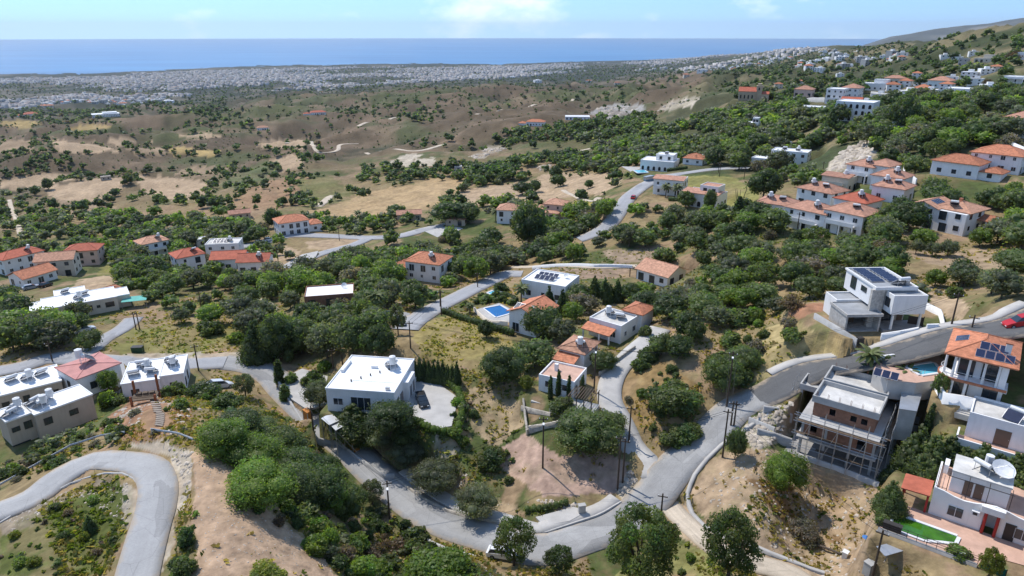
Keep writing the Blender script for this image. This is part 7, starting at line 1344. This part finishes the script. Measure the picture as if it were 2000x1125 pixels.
for q in range(3):
    a = rng.uniform(0, 6.28, m_); ox, oy = rng.normal(0, .18, m_), rng.normal(0, .18, m_); ca, sa = np.cos(a) * sz, np.sin(a) * sz; lx, ly = rng.normal(0, .5, m_) * sz, rng.normal(0, .5, m_) * sz
    Vs.append(np.stack([np.stack([xs + ox - ca * .7, ys + oy - sa * .7, zs - .03], -1), np.stack([xs + ox + ca * .7, ys + oy + sa * .7, zs - .03], -1), np.stack([xs + ox + ca * .5 + lx, ys + oy + sa * .5 + ly, zs + sz * .9], -1), np.stack([xs + ox - ca * .5 + lx, ys + oy - sa * .5 + ly, zs + sz * .75], -1)], 1).reshape(-1, 3)); Cs.append(gcol)
Vg = np.concatenate(Vs); o = link('grass', raw_mesh('grass', Vg, np.arange(len(Vg)).reshape(-1, 4), 'leaf', face_colors=np.concatenate(Cs))); o['kind'] = 'stuff'
def stones(name, spots, col=(.46, .40, .33), var=.2):
    S = np.array([(-1, -1, -.6), (1, -1, -.6), (1, 1, -.6), (-1, 1, -.6), (-.7, -.6, .7), (.6, -.7, .6), (.7, .6, .75), (-.6, .7, .65)]); sf = np.array([(0, 1, 5, 4), (1, 2, 6, 5), (2, 3, 7, 6), (3, 0, 4, 7), (4, 5, 6, 7)]); Vs, Fs, Cs, n0 = [], [], [], 0
    for x, y, z, s in spots:
        a = rng.uniform(0, 6.28); c, q = math.cos(a), math.sin(a); J = S * (1 + rng.normal(0, .22, S.shape)) * s * np.array([1, rng.uniform(.6, 1), rng.uniform(.5, .8)]); Vs.append(np.stack([J[:, 0] * c - J[:, 1] * q + x, J[:, 0] * q + J[:, 1] * c + y, J[:, 2] + z], -1)); Fs.append(sf + n0); n0 += 8; Cs.append(np.tile(np.array(col) * rng.uniform(1 - var, 1 + var), (5, 1)))
    o = link(name, raw_mesh(name, np.concatenate(Vs), np.concatenate(Fs), 'ground', face_colors=np.concatenate(Cs))); o['kind'] = 'stuff'; return o
sp_ = []
for poly, cnt, (s0, s1) in (([(330, 870), (378, 880), (372, 970), (345, 1010), (300, 1125), (320, 1000), (342, 940)], 420, (.06, .3)), ([(1195, 965), (1232, 915), (1252, 950), (1215, 985)], 220, (.1, .4)), ([(375, 890), (480, 955), (640, 1090), (660, 1125), (390, 1125)], 700, (.03, .11)), ([(190, 838), (300, 770), (390, 800), (340, 852)], 420, (.08, .4)), ([(1440, 850), (1500, 790), (1560, 800), (1550, 850), (1480, 880)], 260, (.12, .45)), ([(1350, 965), (1480, 875), (1710, 945), (1700, 1100), (1560, 1125)], 520, (.06, .28)), ([(1020, 985), (1180, 985), (1190, 1000), (1120, 996)], 160, (.1, .35)), ([(840, 850), (1000, 985), (900, 990)], 300, (.05, .22)), ([(1150, 222), (1180, 206), (1255, 205), (1260, 228)], 240, (1.0, 4.0)), ([(1620, 335), (1640, 300), (1725, 262), (1735, 285), (1650, 340)], 260, (.4, 1.6)), ([(915, 305), (960, 285), (990, 290), (940, 310)], 120, (.6, 2.2)), ([(1050, 325), (1120, 318), (1120, 330), (1050, 332)], 120, (.4, 1.3)), ([(1285, 212), (1320, 192), (1365, 190), (1310, 218)], 160, (.8, 3.0)), ([(0, 1000), (190, 938), (250, 940), (255, 1040), (150, 970), (20, 1040)], 300, (.05, .2))):
    W_ = np.array([P(u, min(v, 1122))[:2] for u, v in poly]); lo, hi = W_.min(0), W_.max(0); xs, ys = rng.uniform(lo[0], hi[0], cnt * 3), rng.uniform(lo[1], hi[1], cnt * 3); ok = inpoly(W_, xs, ys) & ~keepout(xs, ys); xs, ys = xs[ok][:cnt], ys[ok][:cnt]; zs = Hz(xs, ys)
    sp_ += [(xs[i], ys[i], zs[i], s0 + (s1 - s0) * rng.random() ** 2.5) for i in range(len(xs))]
stones('loose_stones', sp_)
# ------------------------------------------------------------------ the coastal town and the scattered houses
def town_box(r, w, d, h, red):
    m = MB().mat('white_wall' if r.random() < .62 else ('cream_wall' if r.random() < .6 else 'grey_wall')); m.box(-w / 2, -d / 2, -6, w / 2, d / 2, h)
    if red: m.mat('faded_tile' if r.random() < .5 else 'terracotta'); hip_roof(m, -w / 2, -d / 2, w / 2, d / 2, h + .002, .4, .5)
    else: m.mat('white_roof' if r.random() < .5 else 'dirty_roof'); m.box(-w / 2 - .1, -d / 2 - .1, h + .002, w / 2 + .1, d / 2 + .1, h + .4); m.mat('white_wall').box(-w * .15, -d * .1, h + .4, w * .2, d * .25, h + 2.8)
    m.mat('glass')
    for k in range(max(1, int(h / 3.1))):
        for j in range(max(1, int(w / 5))): x_ = -w / 2 + (j + .5) * w / max(1, int(w / 5)); m.box(x_ - .9, -d / 2 - .05, k * 3.1 + .9, x_ + .9, -d / 2 + .1, k * 3.1 + 2.3)
    o = m.build('building'); me = o.data; bpy.data.objects.remove(o); return me
r_ = random.Random(3)
TB = [town_box(r_, r_.uniform(10, 17), r_.uniform(8, 13), h, h < 8 and i % 2 == 0) for i, h in enumerate([6.2, 6.2, 6.2, 3.4, 9.3, 6.2, 9.3, 12.4, 6.2, 15.5])]
SPOTS = []
for poly, sp, mn in (([(0, 154), (440, 138), (760, 130), (1000, 130), (1150, 123), (1180, 135), (1000, 152), (700, 168), (560, 185), (430, 186), (330, 200), (150, 210), (0, 212)], 24, .40), ([(1150, 124), (1260, 118), (1350, 108), (1480, 98), (1620, 96), (1700, 104), (1620, 120), (1480, 132), (1300, 138), (1180, 140)], 30, .44), ([(1520, 118), (1700, 104), (1780, 112), (1700, 128), (1560, 138)], 30, .5)):
    W_ = np.array([P(u, v)[:2] for u, v in poly]); lo, hi = W_.min(0), W_.max(0); n = int(min((hi - lo).prod() / sp ** 2, 60000)); xs, ys = rng.uniform(lo[0], hi[0], n), rng.uniform(lo[1], hi[1], n); ok = inpoly(W_, xs, ys); xs, ys = xs[ok], ys[ok]
    dn = fbm(xs / 420, ys / 420, 4, 13) * 1.1 + fbm(xs / 1100, ys / 700, 3, 29) * .9 + .5; ok = dn > mn + .25 * rng.random(len(xs)); xs, ys = xs[ok], ys[ok]; zs = Hz(xs, ys); ok = zs > 1.0; SPOTS += list(zip(xs[ok], ys[ok], zs[ok]))
SPOTS.sort(key=lambda q: q[0] ** 2 + q[1] ** 2)
Vs, Fs, Cs, n0 = [], [], [], 0; shown = 0; used = {}
BX = np.array([(-1, -1, 0), (1, -1, 0), (1, 1, 0), (-1, 1, 0), (-1, -1, 1), (1, -1, 1), (1, 1, 1), (-1, 1, 1)]) * np.array([.5, .5, 1]); BF = np.array([(0, 1, 5, 4), (1, 2, 6, 5), (2, 3, 7, 6), (3, 0, 4, 7), (4, 5, 6, 7)])
for x, y, z in SPOTS:
    c = (int(x // 17), int(y // 17))
    if c in used: continue
    used[c] = 1
    if shown < 240:
        u_, v_, _ = proj(x, y, z)
        if not 5 < u_ < 1995: continue
        shown += 1; o = link('building', TB[rnd.randrange(7)], None, (x, y, z), rnd.uniform(-.5, .5)); o['category'] = 'building'; o['group'] = 'buildings on the near edge of the coastal town'; o['label'] = 'pale building on the inland edge of the far coastal town'
    else:
        s = (.7 if x > 1200 else 1) * np.array([rnd.uniform(9, 24), rnd.uniform(9, 18), rnd.choice((7, 7, 10, 10, 13, 17))]); a = rnd.uniform(-.6, .6); ca, sa = math.cos(a), math.sin(a); J = BX * s; J[:, 2] -= 2
        Vs.append(np.stack([J[:, 0] * ca - J[:, 1] * sa + x, J[:, 0] * sa + J[:, 1] * ca + y, J[:, 2] + z], -1)); Fs.append(BF + n0); n0 += 8
        wc = rnd.choice(((.55, .53, .51), (.43, .40, .36), (.48, .44, .41), (.33, .33, .33))); rc = rnd.choice(((.40, .39, .37), (.30, .28, .27), (.30, .19, .14), (.56, .55, .54))); Cs.append(np.array([wc] * 4 + [rc]))
o = link('distant_town', raw_mesh('distant_town', np.concatenate(Vs), np.concatenate(Fs), 'town', face_colors=np.concatenate(Cs))); o['kind'] = 'stuff'
# ridge village and hillside: small houses with windows, each its own
vm = [TB[0], TB[1], TB[2], TB[5], TB[3]]
for u, v, wpx in VIL:
    p = P(u, v); k = rnd.randrange(5); w = wpx * depth(p) / FPX; o = link('house', vm[k], None, tuple(p), -math.atan2(p[0], p[1]) + rnd.uniform(-.4, .4)); s = min(max(w / 12.5, .55), 2.2); o.scale = (s, s, min(s, 1.1)); o['category'] = 'house'; o['group'] = 'small houses on the far slopes'; name_later(o, 'small pale house')
for k, (px, h, ph) in enumerate(((((1540, 196), (1610, 200)), 3.0, 'grey retaining wall below the stepped apartments on the ridge'), (((1700, 188), (1780, 190), (1800, 186)), 3.2, 'long grey retaining wall through the ridge village'), (((1855, 192), (1935, 196)), 2.5, 'pale retaining wall under the white warehouse'), (((1955, 262), (2000, 270)), 3, 'white terrace wall at the right edge below the terracotta villa'), (((1965, 290), (2000, 305)), 2.5, 'lower white terrace wall at the right edge'), (((1765, 330), (1772, 350), (1788, 362)), 1.8, 'zigzag white wall between the terraced complex and hillside pair'), (((1946, 434), (1952, 452)), 1.6, 'short white wall right of the orange carport'), (((1040, 527), (1100, 521), (1160, 522), (1235, 524)), 1.0, 'long low white wall along the side lane'))): wall_run('retaining_wall' if h > 2 else 'garden_wall', ph, px, .4, h, 'grey_wall' if 'grey' in ph else 'white_wall')

# ------------------------------------------------------------------ roadside: walls, kerbs, guardrails, stair, poles, cables, vehicles
wall_run('roadside_wall', 'low concrete wall between the lower road and the white villa garden', [(538, 748), (566, 788), (612, 830), (660, 868), (700, 900), (752, 936), (771, 934)], .35, .8, 'concrete')
wall_run('roadside_wall', 'low stone wall along the pavement beside the olive plot', [(771, 935), (820, 972), (875, 1001), (940, 1018), (990, 1026)], .3, .5, 'stone_wall')
k_ = wall_run('kerb', 'pale concrete kerb curving along the dry lot at the road junction', [(1500, 808), (1455, 842), (1412, 868), (1376, 903), (1353, 935), (1342, 965), (1350, 1003), (1376, 1030), (1440, 1060), (1510, 1085), (1610, 1122)], .55, .32, 'pale_concrete', 'kerb')
wall_run('kerb', 'brown stained kerb stones along the inner edge of the pavement bend', None, .22, .2, 'kerb', 'kerb', base=-.4, pts3=[(*(PAVE_L[i, :2] - nrm2(PAVE_L)[i] * 1.2), PAVE_L[i, 2]) for i in range(0, len(PAVE_L), 3)])
wall_run('kerb', 'low kerb on the outer edge of the road bend beside the scrub', [(790, 1026), (830, 1052), (880, 1075), (930, 1088)], .3, .2, 'pale_concrete', 'kerb')
wall_run('kerb', 'thin kerb round the grass inside the hairpin road', [(0, 1022), (70, 978), (144, 942), (200, 925), (240, 925), (265, 938), (274, 955), (273, 985), (262, 1030), (245, 1080), (230, 1122)], .2, .14, 'concrete', 'kerb')
wall_run('terrace_wall', 'pale stone terrace wall before the low villa with cypresses', [(1018, 800), (1040, 806), (1075, 812)], .3, .7, 'stone_wall'); wall_run('terrace_wall', 'long stone wall on the left side of the driveway plot', [(1022, 782), (1026, 820), (1030, 850)], .3, .9, 'stone_wall'); wall_run('terrace_wall', 'curved stone terrace wall above the bare earth slope', [(1032, 846), (1060, 838), (1085, 834), (1112, 826)], .4, 1.1, 'stone_wall'); wall_run('garden_wall', 'low stone wall beside the upper driveway', [(1170, 735), (1200, 712), (1240, 682)], .3, .8, 'stone_wall')
wall_run('garden_wall', 'low white wall around the blue pool terrace', [(926, 607), (960, 633), (992, 636)], .3, 1.0, 'cream_wall'); 
def hedge(label, px, h, w, tint=D_):
    p = np.array([P(u, v) for u, v in px]); p = resample(p, .7); g = np.random.default_rng(len(label)); L = [((q[0] - p[0, 0] + g.normal(0, .08), q[1] - p[0, 1] + g.normal(0, .08), q[2] - p[0, 2] + h * .5), w * .55 * g.uniform(.9, 1.15)) for q in p]; L += [((q[0] - p[0, 0], q[1] - p[0, 1], q[2] - p[0, 2] + h * .2), w * .5) for q in p]
    vfc = lobe_cloud(g, 40 * len(p), .16, L, TINT[tint], core=.85); o = link('hedge', mesh_of('hedge', vfc), None, tuple(p[0])); tag(o, label, 'hedge', 'garden hedges'); return o
hedge('long clipped hedge along the golden field below the blue pool', [(866, 612), (905, 626), (950, 640), (1000, 655)], 1.6, 1.3); hedge('clipped hedge behind the blue pool terrace', [(930, 594), (955, 584), (985, 578), (1010, 590)], 1.4, 1.2); hedge('green hedge beside the arched pool villa', [(1305, 335), (1340, 330)], 1.6, 1.6); hedge('green hedge between the two grassy slope villas', [(1308, 392), (1332, 393)], 1.6, 1.5); hedge('low hedge row at the paved bays by the road bend', [(1030, 1000), (1060, 998), (1105, 986)], 1.1, 1.0, M_); hedge('leafy vine row along the parking yard edge', [(870, 742), (896, 770), (905, 800), (895, 840)], 1.3, 1.3, B_); hedge('leafy vine row in front of the parking yard', [(800, 820), (840, 842), (880, 850), (905, 870)], 1.2, 1.3, B_); hedge('dark planted hedge along the patio wall above the cyan pool', [(1735, 703), (1780, 694), (1815, 686)], .8, .8, D_)
# guardrails
def guardrail(label, px):
    p = np.array([P(u, v) for u, v in px]); p = resample(p, 1.0); p = smooth_z(p, 2); o = thing('guardrail', label, 'guardrail', tuple(p[0])); q = p - p[0]; n2 = nrm2(p); rows = []
    for a, z in ((.03, .45), (.06, .52), (.0, .6), (.06, .68), (.03, .75), (-.02, .75), (-.02, .45)): rows.append(np.stack([q[:, 0] + n2[:, 0] * a, q[:, 1] + n2[:, 1] * a, q[:, 2] + z], -1))
    link('rail', grid_mesh('rail', np.stack(rows, 1).reshape(-1, 3), len(p), 7, 'guard', smooth=False), o)
    for i in range(0, len(p), 2): MB().mat('steel').box(q[i, 0] - .06, q[i, 1] - .06, q[i, 2] - .4, q[i, 0] + .06, q[i, 1] + .06, q[i, 2] + .72).build('post', o)
M('guard', (.42, .43, .44), .5, .12, .8, metal=.5)
guardrail('grey steel guardrail along the outer left edge of the hairpin road', [(0, 955), (72, 914), (139, 877), (196, 858), (245, 850)]); guardrail('short curved steel guardrail at the top of the dirt strip', [(297, 846), (347, 853), (378, 865)])
M('pale_timber', (.30, .25, .20), .85, .2, 1.5)
# wooden stair and platform on the knoll
a, b = P(297, 772), P(309, 832); t = thing('garden_stair', 'curving timber stair down the earth knoll to the hairpin road', 'stair', tuple(a), 0); n_ = 17
for k in range(n_):
    f = k / (n_ - 1); px = np.array(P(296 + 15 * math.sin(f * 2.2) * .9 + (4 if f > .6 else 0), 772 + 60 * f)); f2 = 0.05; m = MB().mat('pale_timber').box(-.65, -.16, -.09, .65, .16, 0); o = m.build('tread', t); o.location = (px[0] - a[0], px[1] - a[1], px[2] - a[2] + .22); o.rotation_euler = (0, 0, .15 - .4 * f)
t = thing('viewing_platform', 'weathered timber platform with posts at the top of the stair', 'platform', (*PZ(285, 778, float(P(295, 786)[2]))[:2], float(P(295, 786)[2])), .25); MB().mat('timber').box(-2.0, -1.2, .25, 1.8, 1.6, .42).build('deck', t)
for xx, yy, hh in ((-1.9, 1.5, 2.7), (1.7, 1.5, 3.4), (-1.9, -1.1, 1.1), (1.7, -1.1, 1.1)): MB().mat('rust').box(xx - .16, yy - .16, -.8, xx + .16, yy + .16, hh).build('post', t)
for zz in (.75, 1.05): MB().mat('timber').box(-1.9, -1.22, zz, 1.7, -1.12, zz + .1).build('rail', t)
for q in range(3): MB().mat('timber').box(-1.4 + q * 1.0, .2, .42, -.7 + q * 1.0, .9, .9).build('bench', t)
def pole(u, v, vt, lamp=False, arms=True):
    p = P(u, min(v, 1122)); 
    if v > 1122: q = PZ(u, v, p[2]); p = np.array([q[0], q[1], float(Hz(q[0], q[1]))])
    zc = depth(p); dep = math.atan2(EYE - p[2], math.hypot(p[0], p[1])); h = max(min((v - vt) * zc / FPX / math.cos(dep), 11), 4.5); o = link('utility_pole', None, None, tuple(p), -math.atan2(p[0], p[1])); o['category'] = 'utility pole'; o['group'] = 'wooden utility poles along the roads'
    MB().mat('pole_wood').tube((0, 0, -.5), (0, 0, h), .15, .10, 8).build('pole', o)
    if arms:
        MB().mat('pole_wood').box(-.7, -.05, h - .55, .7, .05, h - .43).build('crossarm', o)
        for x in (-.6, 0, .6): MB().mat('tank').tube((x, 0, h - .43), (x, 0, h - .25), .05, k=6).build('insulator', o)
    if lamp: MB().mat('steel').tube((0, 0, h - 1.0), (0, -1.2, h - .5), .03, k=5).build('lamp_arm', o); MB().mat('tank').box(-.14, -1.6, h - .55, .14, -1.0, h - .42).build('lamp_head', o)
    name_later(o, 'dark wooden utility pole with street lamp' if lamp else 'dark wooden utility pole'); return Vector((p[0], p[1], p[2] + h - .3))
PO = {}
for k, (u, v, vt, l) in enumerate(((761, 1012, 944, 1), (1060, 914, 820, 1), (1206, 957, 858, 0), (1216, 943, 862, 0), (1228, 865, 796, 0), (1411, 893, 803, 0), (1419, 796, 690, 1), (1427, 833, 795, 0), (1433, 833, 795, 0), (1703, 1130, 1032, 0), (1858, 636, 571, 0), (1891, 668, 622, 0), (612, 839, 810, 0), (103, 707, 666, 0), (266, 644, 609, 0), (273, 644, 622, 0), (388, 724, 673, 0), (862, 616, 568, 0), (802, 680, 628, 0), (1160, 767, 680, 1), (933, 562, 532, 0), (545, 524, 478, 0), (1453, 350, 326, 0), (1403, 337, 318, 0), (1405, 345, 320, 0), (1290, 1016, 990, 0), (1358, 322, 302, 0), (651, 455, 425, 0), (663, 470, 440, 0), (590, 560, 500, 0), (669, 712, 676, 0), (651, 720, 690, 0), (1606, 340, 316, 0), (860, 600, 575, 0), (1556, 455, 415, 0), (393, 600, 572, 0))): PO[k] = pole(u, v, vt, bool(l))
def cable(a, b, sag, label, n=12, offs=(-.5, .5)):
    for dx in offs:
        m = MB().mat('cable'); a2, b2 = a + Vector((dx, 0, 0)), b + Vector((dx, 0, 0)); c0 = a2.copy(); pv_ = None
        for i in range(n + 1): t_ = i / n; q = a2.lerp(b2, t_) - Vector((0, 0, sag * 4 * t_ * (1 - t_))) - c0; pv_ is not None and m.tube(pv_, q, .026, k=3); pv_ = q
        o = m.build('overhead_cable'); o.location = c0; o['category'] = 'cable'; o['group'] = 'overhead cables between the poles'; o['label'] = label + (', left strand' if dx < 0 else ', right strand')
for i, j, lb in ((5, 2, 'black overhead cable from the dry lot pole to the junction pole'), (2, 1, 'black overhead cable from the junction pole to the lamp pole'), (6, 10, 'black overhead cable along the dark upper road'), (1, 0, 'black overhead cable over the olive plot'), (0, 12, 'black overhead cable above the lower road'), (5, 6, 'black overhead cable along the road beside the parcel'), (6, 19, 'black overhead cable over the driveway'), (19, 18, 'black overhead cable across the golden field'), (18, 17, 'black overhead cable beside the valley road'), (13, 14, 'black overhead cable left of the grassy bank'), (14, 16, 'black overhead cable along the grassy bank'), (9, 5, 'black overhead cable across the dry lot')): cable(PO[i], PO[j], (PO[i] - PO[j]).length * .02, lb)

CARM = {}
def car(label, u, v, u2, v2, paint, kind='hatch', parked=None):
    p, q = P(u, v), P(u2, v2); a = math.atan2(q[1] - p[1], q[0] - p[0]); sl = (q[2] - p[2]) / max(np.hypot(*(q - p)[:2]), .5); t = thing('pickup_truck' if kind == 'pickup' else ('small_truck' if kind == 'truck' else 'parked_car'), label, {'pickup': 'pickup', 'truck': 'truck'}.get(kind, 'car'), (p[0], p[1], p[2] + .05), a)
    t.rotation_euler = (0, -math.atan(max(min(sl, .3), -.3)), a); Lh, Wd = (2.4, .88) if kind != 'truck' else (3.2, 1.05)
    def sec(x, z0, z1, w0, w1): return [(x, -w0, z0), (x, w0, z0), (x, w1, z1), (x, -w1, z1)]
    def loft(m, secs):
        for s0, s1 in zip(secs[:-1], secs[1:]):
            for i in range(4): j = (i + 1) % 4; m.face(s0[i], s0[j], s1[j], s1[i])
        m.face(*secs[0][::-1]); m.face(*secs[-1])
    b = MB().mat(paint); W_ = Wd; loft(b, [sec(-Lh, .42, .80, W_ * .86, W_ * .82), sec(-Lh + .12, .3, .92, W_ * .95, W_ * .92), sec(-Lh + .9, .26, .98, W_, W_ * .96), sec(.9, .26, .98, W_, W_ * .96), sec(Lh - .7, .28, .90, W_ * .98, W_ * .9), sec(Lh - .08, .34, .74, W_ * .88, W_ * .8), sec(Lh, .42, .62, W_ * .8, W_ * .76)]); b.build('body', t)
    x0, x1 = {'hatch': (-2.05, 1.05), 'pickup': (-.35, 1.15), 'truck': (1.2, 2.7)}[kind]; r0, r1 = (x0 + .35, x1 - .85); top = 1.45 if kind != 'truck' else 2.1
    c = MB().mat('glass'); loft(c, [sec(x0, .975, .99, W_ * .92, W_ * .9), sec(r0, .975, top, W_ * .92, W_ * .74), sec(r1, .975, top, W_ * .92, W_ * .74), sec(x1, .975, .99, W_ * .92, W_ * .9)]); c.build('cabin_glass', t); MB().mat(paint).hexa([(r0 - .03, -W_ * .75, top), (r1 + .05, -W_ * .75, top), (r1 + .05, W_ * .75, top), (r0 - .03, W_ * .75, top)], [(r0, -W_ * .7, top + .06), (r1, -W_ * .7, top + .06), (r1, W_ * .7, top + .06), (r0, W_ * .7, top + .06)]).build('roof', t)
    if kind == 'pickup': m = MB().mat('tyre').box(-2.25, -W_ * .8, .981, -.45, W_ * .8, .99); m.mat(paint); m.box(-2.32, -W_ * .95, .98, -.42, -W_ * .82, 1.12); m.box(-2.32, W_ * .82, .98, -.42, W_ * .95, 1.12); m.box(-2.36, -W_ * .8, .98, -2.26, W_ * .8, 1.12); m.build('cargo_bed', t)
    if kind == 'truck': MB().mat('steel').box(-3.1, -1.05, .99, 1.0, 1.05, 2.3).build('cargo_box', t)
    for sx in (-Lh * .62, Lh * .62):
        for sy in (-1, 1): w_ = MB().mat('tyre').tube((sx, sy * (W_ - .2), .33), (sx, sy * (W_ + .02), .33), .33, k=14).build('wheel', t); MB().mat('steel').tube((sx, sy * (W_ + .021), .33), (sx, sy * (W_ + .03), .33), .19, k=10).build('rim', w_)
    for sy in (-1, 1): MB().mat('tank').box(Lh - .05, sy * W_ * .62 - .16, .55, Lh + .01, sy * W_ * .62 + .16, .68).build('headlight', t); MB().mat('red_paint').box(-Lh - .01, sy * W_ * .62 - .14, .62, -Lh + .04, sy * W_ * .62 + .14, .78).build('tail_light', t)
    return t
car('black pickup truck parked on the grey yard right of the white villa', 825, 787, 833, 806, 'car_black', 'pickup'); car('white car half hidden behind trees at the lower road bend', 986, 1087, 1010, 1090, 'car_white'); car('red car driving down the upper road', 1237, 388, 1250, 372, 'car_red'); car('blue grey truck at the upper road bend', 1270, 353, 1290, 349, 'car_blue', 'truck'); car('red car at the right edge of the dark road', 1994, 640, 1975, 646, 'car_red'); car('white car parked on the lane behind the far left row', 252, 534, 262, 531, 'car_white'); car('dark car parked at the lower end of the small car park', 784, 634, 786, 640, 'car_black'); car('white car parked at the back of the small car park', 732, 611, 733, 618, 'car_white'); car('silver car parked beside the road left of the airy tree', 430, 757, 444, 756, 'car_silver'); car('silver car under trees at the left lane', 165, 648, 178, 645, 'car_silver'); car('white car on the village road left of the orange roofed house', 526, 470, 536, 468, 'car_white'); car('second white car on the village road, further left', 508, 475, 518, 473, 'car_white'); car('dark car parked before the far left orange gable', 90, 560, 100, 557, 'car_black'); car('grey car parked left of the dark one at the far left', 62, 564, 72, 562, 'car_grey'); 
# carports, bins and odd things along the wall
def shed_roof(name, label, cat, corners, z, mat, pmat='steel', side=None):
    pw = [np.array(PZ(u, v, z)[:2]) for u, v in corners]; c = sum(pw) / 4; zb = float(Hz(c[0], c[1])); q = [p - c for p in pw]
    if (q[0][0] * q[1][1] - q[1][0] * q[0][1]) < 0: q = q[::-1]
    o = thing(name, label, cat, (c[0], c[1], zb)); hh = z - zb; MB().mat(mat).prism([tuple(p) for p in q], hh - .12, hh).build('roof', o)
    for p in q: MB().mat(pmat).box(p[0] * .92 - .06, p[1] * .92 - .06, -.6, p[0] * .92 + .06, p[1] * .92 + .06, hh - .121).build('post', o)
    if side: MB().mat(side).prism([tuple(p * .9) for p in q], -.6, hh - .125).build('wall', o)
    return o
zq = float(P(645, 835)[2]); zo = zq + 1.5
for _ in range(4): _q = PZ(682, 853, zo); zo = float(Hz(_q[0], _q[1])) + 1.9
shed_roof('carport', 'larger grey sheet metal carport roof beside the lower road wall', 'carport', [(627, 817), (646, 806), (663, 821), (643, 830)], zq + 2.3, 'steel'); shed_roof('carport', 'smaller grey carport roof next to the orange container', 'carport', [(645, 830), (660, 824), (671, 832), (655, 841)], zq + 2.0, 'steel'); shed_roof('container', 'orange roofed storage container behind the lower road wall', 'container', [(659, 844), (674, 838), (704, 861), (689, 869)], zo, 'roof_orange', side='wood_orange'); shed_roof('shed', 'small orange wooden shed at the garden corner above the lower road', 'shed', [(590, 800), (600, 795), (609, 800), (600, 807)], float(P(600, 815)[2]) + 2.1, 'wood_orange', side='wood_orange')
def box_thing(name, label, cat, u, v, s, mat, rz=0.3, lid=None):
    p = P(u, v); o = thing(name, label, cat, tuple(p), rz); MB().mat(mat).box(-s[0] / 2, -s[1] / 2, -.1, s[0] / 2, s[1] / 2, s[2]).build('body', o); MB().mat(lid or mat).box(-s[0] / 2 - .05, -s[1] / 2 - .05, s[2] + .002, s[0] / 2 + .05, s[1] / 2 + .05, s[2] + .1).build('lid', o); return o
box_thing('waste_bin', 'dark green waste container at the lane edge below the grassy bank', 'bin', 270, 688, (2.2, 1.2, 1.3), 'green_bin', 0.1, 'frame_dark'); box_thing('waste_bin', 'black bin at the end of the garage drive wall', 'bin', 1678, 672, (.9, .8, 1.1), 'frame_dark', .2); box_thing('utility_cabinet', 'grey utility cabinet on the paved bay by the road bend', 'cabinet', 1136, 1002, (1.0, .6, 1.4), 'concrete', .2); box_thing('concrete_block', 'grey concrete block at the foot of the lower right pole', 'block', 1695, 1120, (1.0, .9, 1.6), 'concrete', .5); box_thing('crate', 'white crate lying on the dry lot near the log', 'crate', 1650, 1088, (.7, .6, .8), 'plastic_white', .8)
p = P(1735, 1086); o = thing('tarpaulin_table', 'grey board resting on crossed timbers below the pool wall', 'board', tuple(p), .3); MB().mat('steel').hexa([(-1.4, -.7, .9), (1.2, -.8, 1.1), (1.4, .6, 1.2), (-1.2, .8, 1.0)], [(-1.4, -.7, .96), (1.2, -.8, 1.16), (1.4, .6, 1.26), (-1.2, .8, 1.06)]).build('board', o)
for s in (-1, 1): MB().mat('pale_timber').tube((-1.2 * s, -.6, -.1), (1.0 * s, .5, 1.0), .07, k=6).build('timber_prop', o)
p, q = P(1585, 1062), P(1642, 1084); o = MB().mat('bark').tube((0, 0, .18), tuple(Vector(q - p) + Vector((0, 0, .2))), .2, .14, 8); o = o.build('log'); o.location = p; tag(o, 'fallen tree log lying on the dry lot', 'log')
p = P(1690, 1056); o = thing('parasol', 'small blue folded parasol leaning at the pool fence', 'parasol', tuple(p), .2); MB().mat('tarp_blue').tube((0, 0, .5), (0, 0, .75), .45, .05, 8).build('canopy', o); MB().mat('steel').tube((0, 0, -.1), (.9, 0, 2.0), .03, k=5).build('shaft', o)
write_labels()
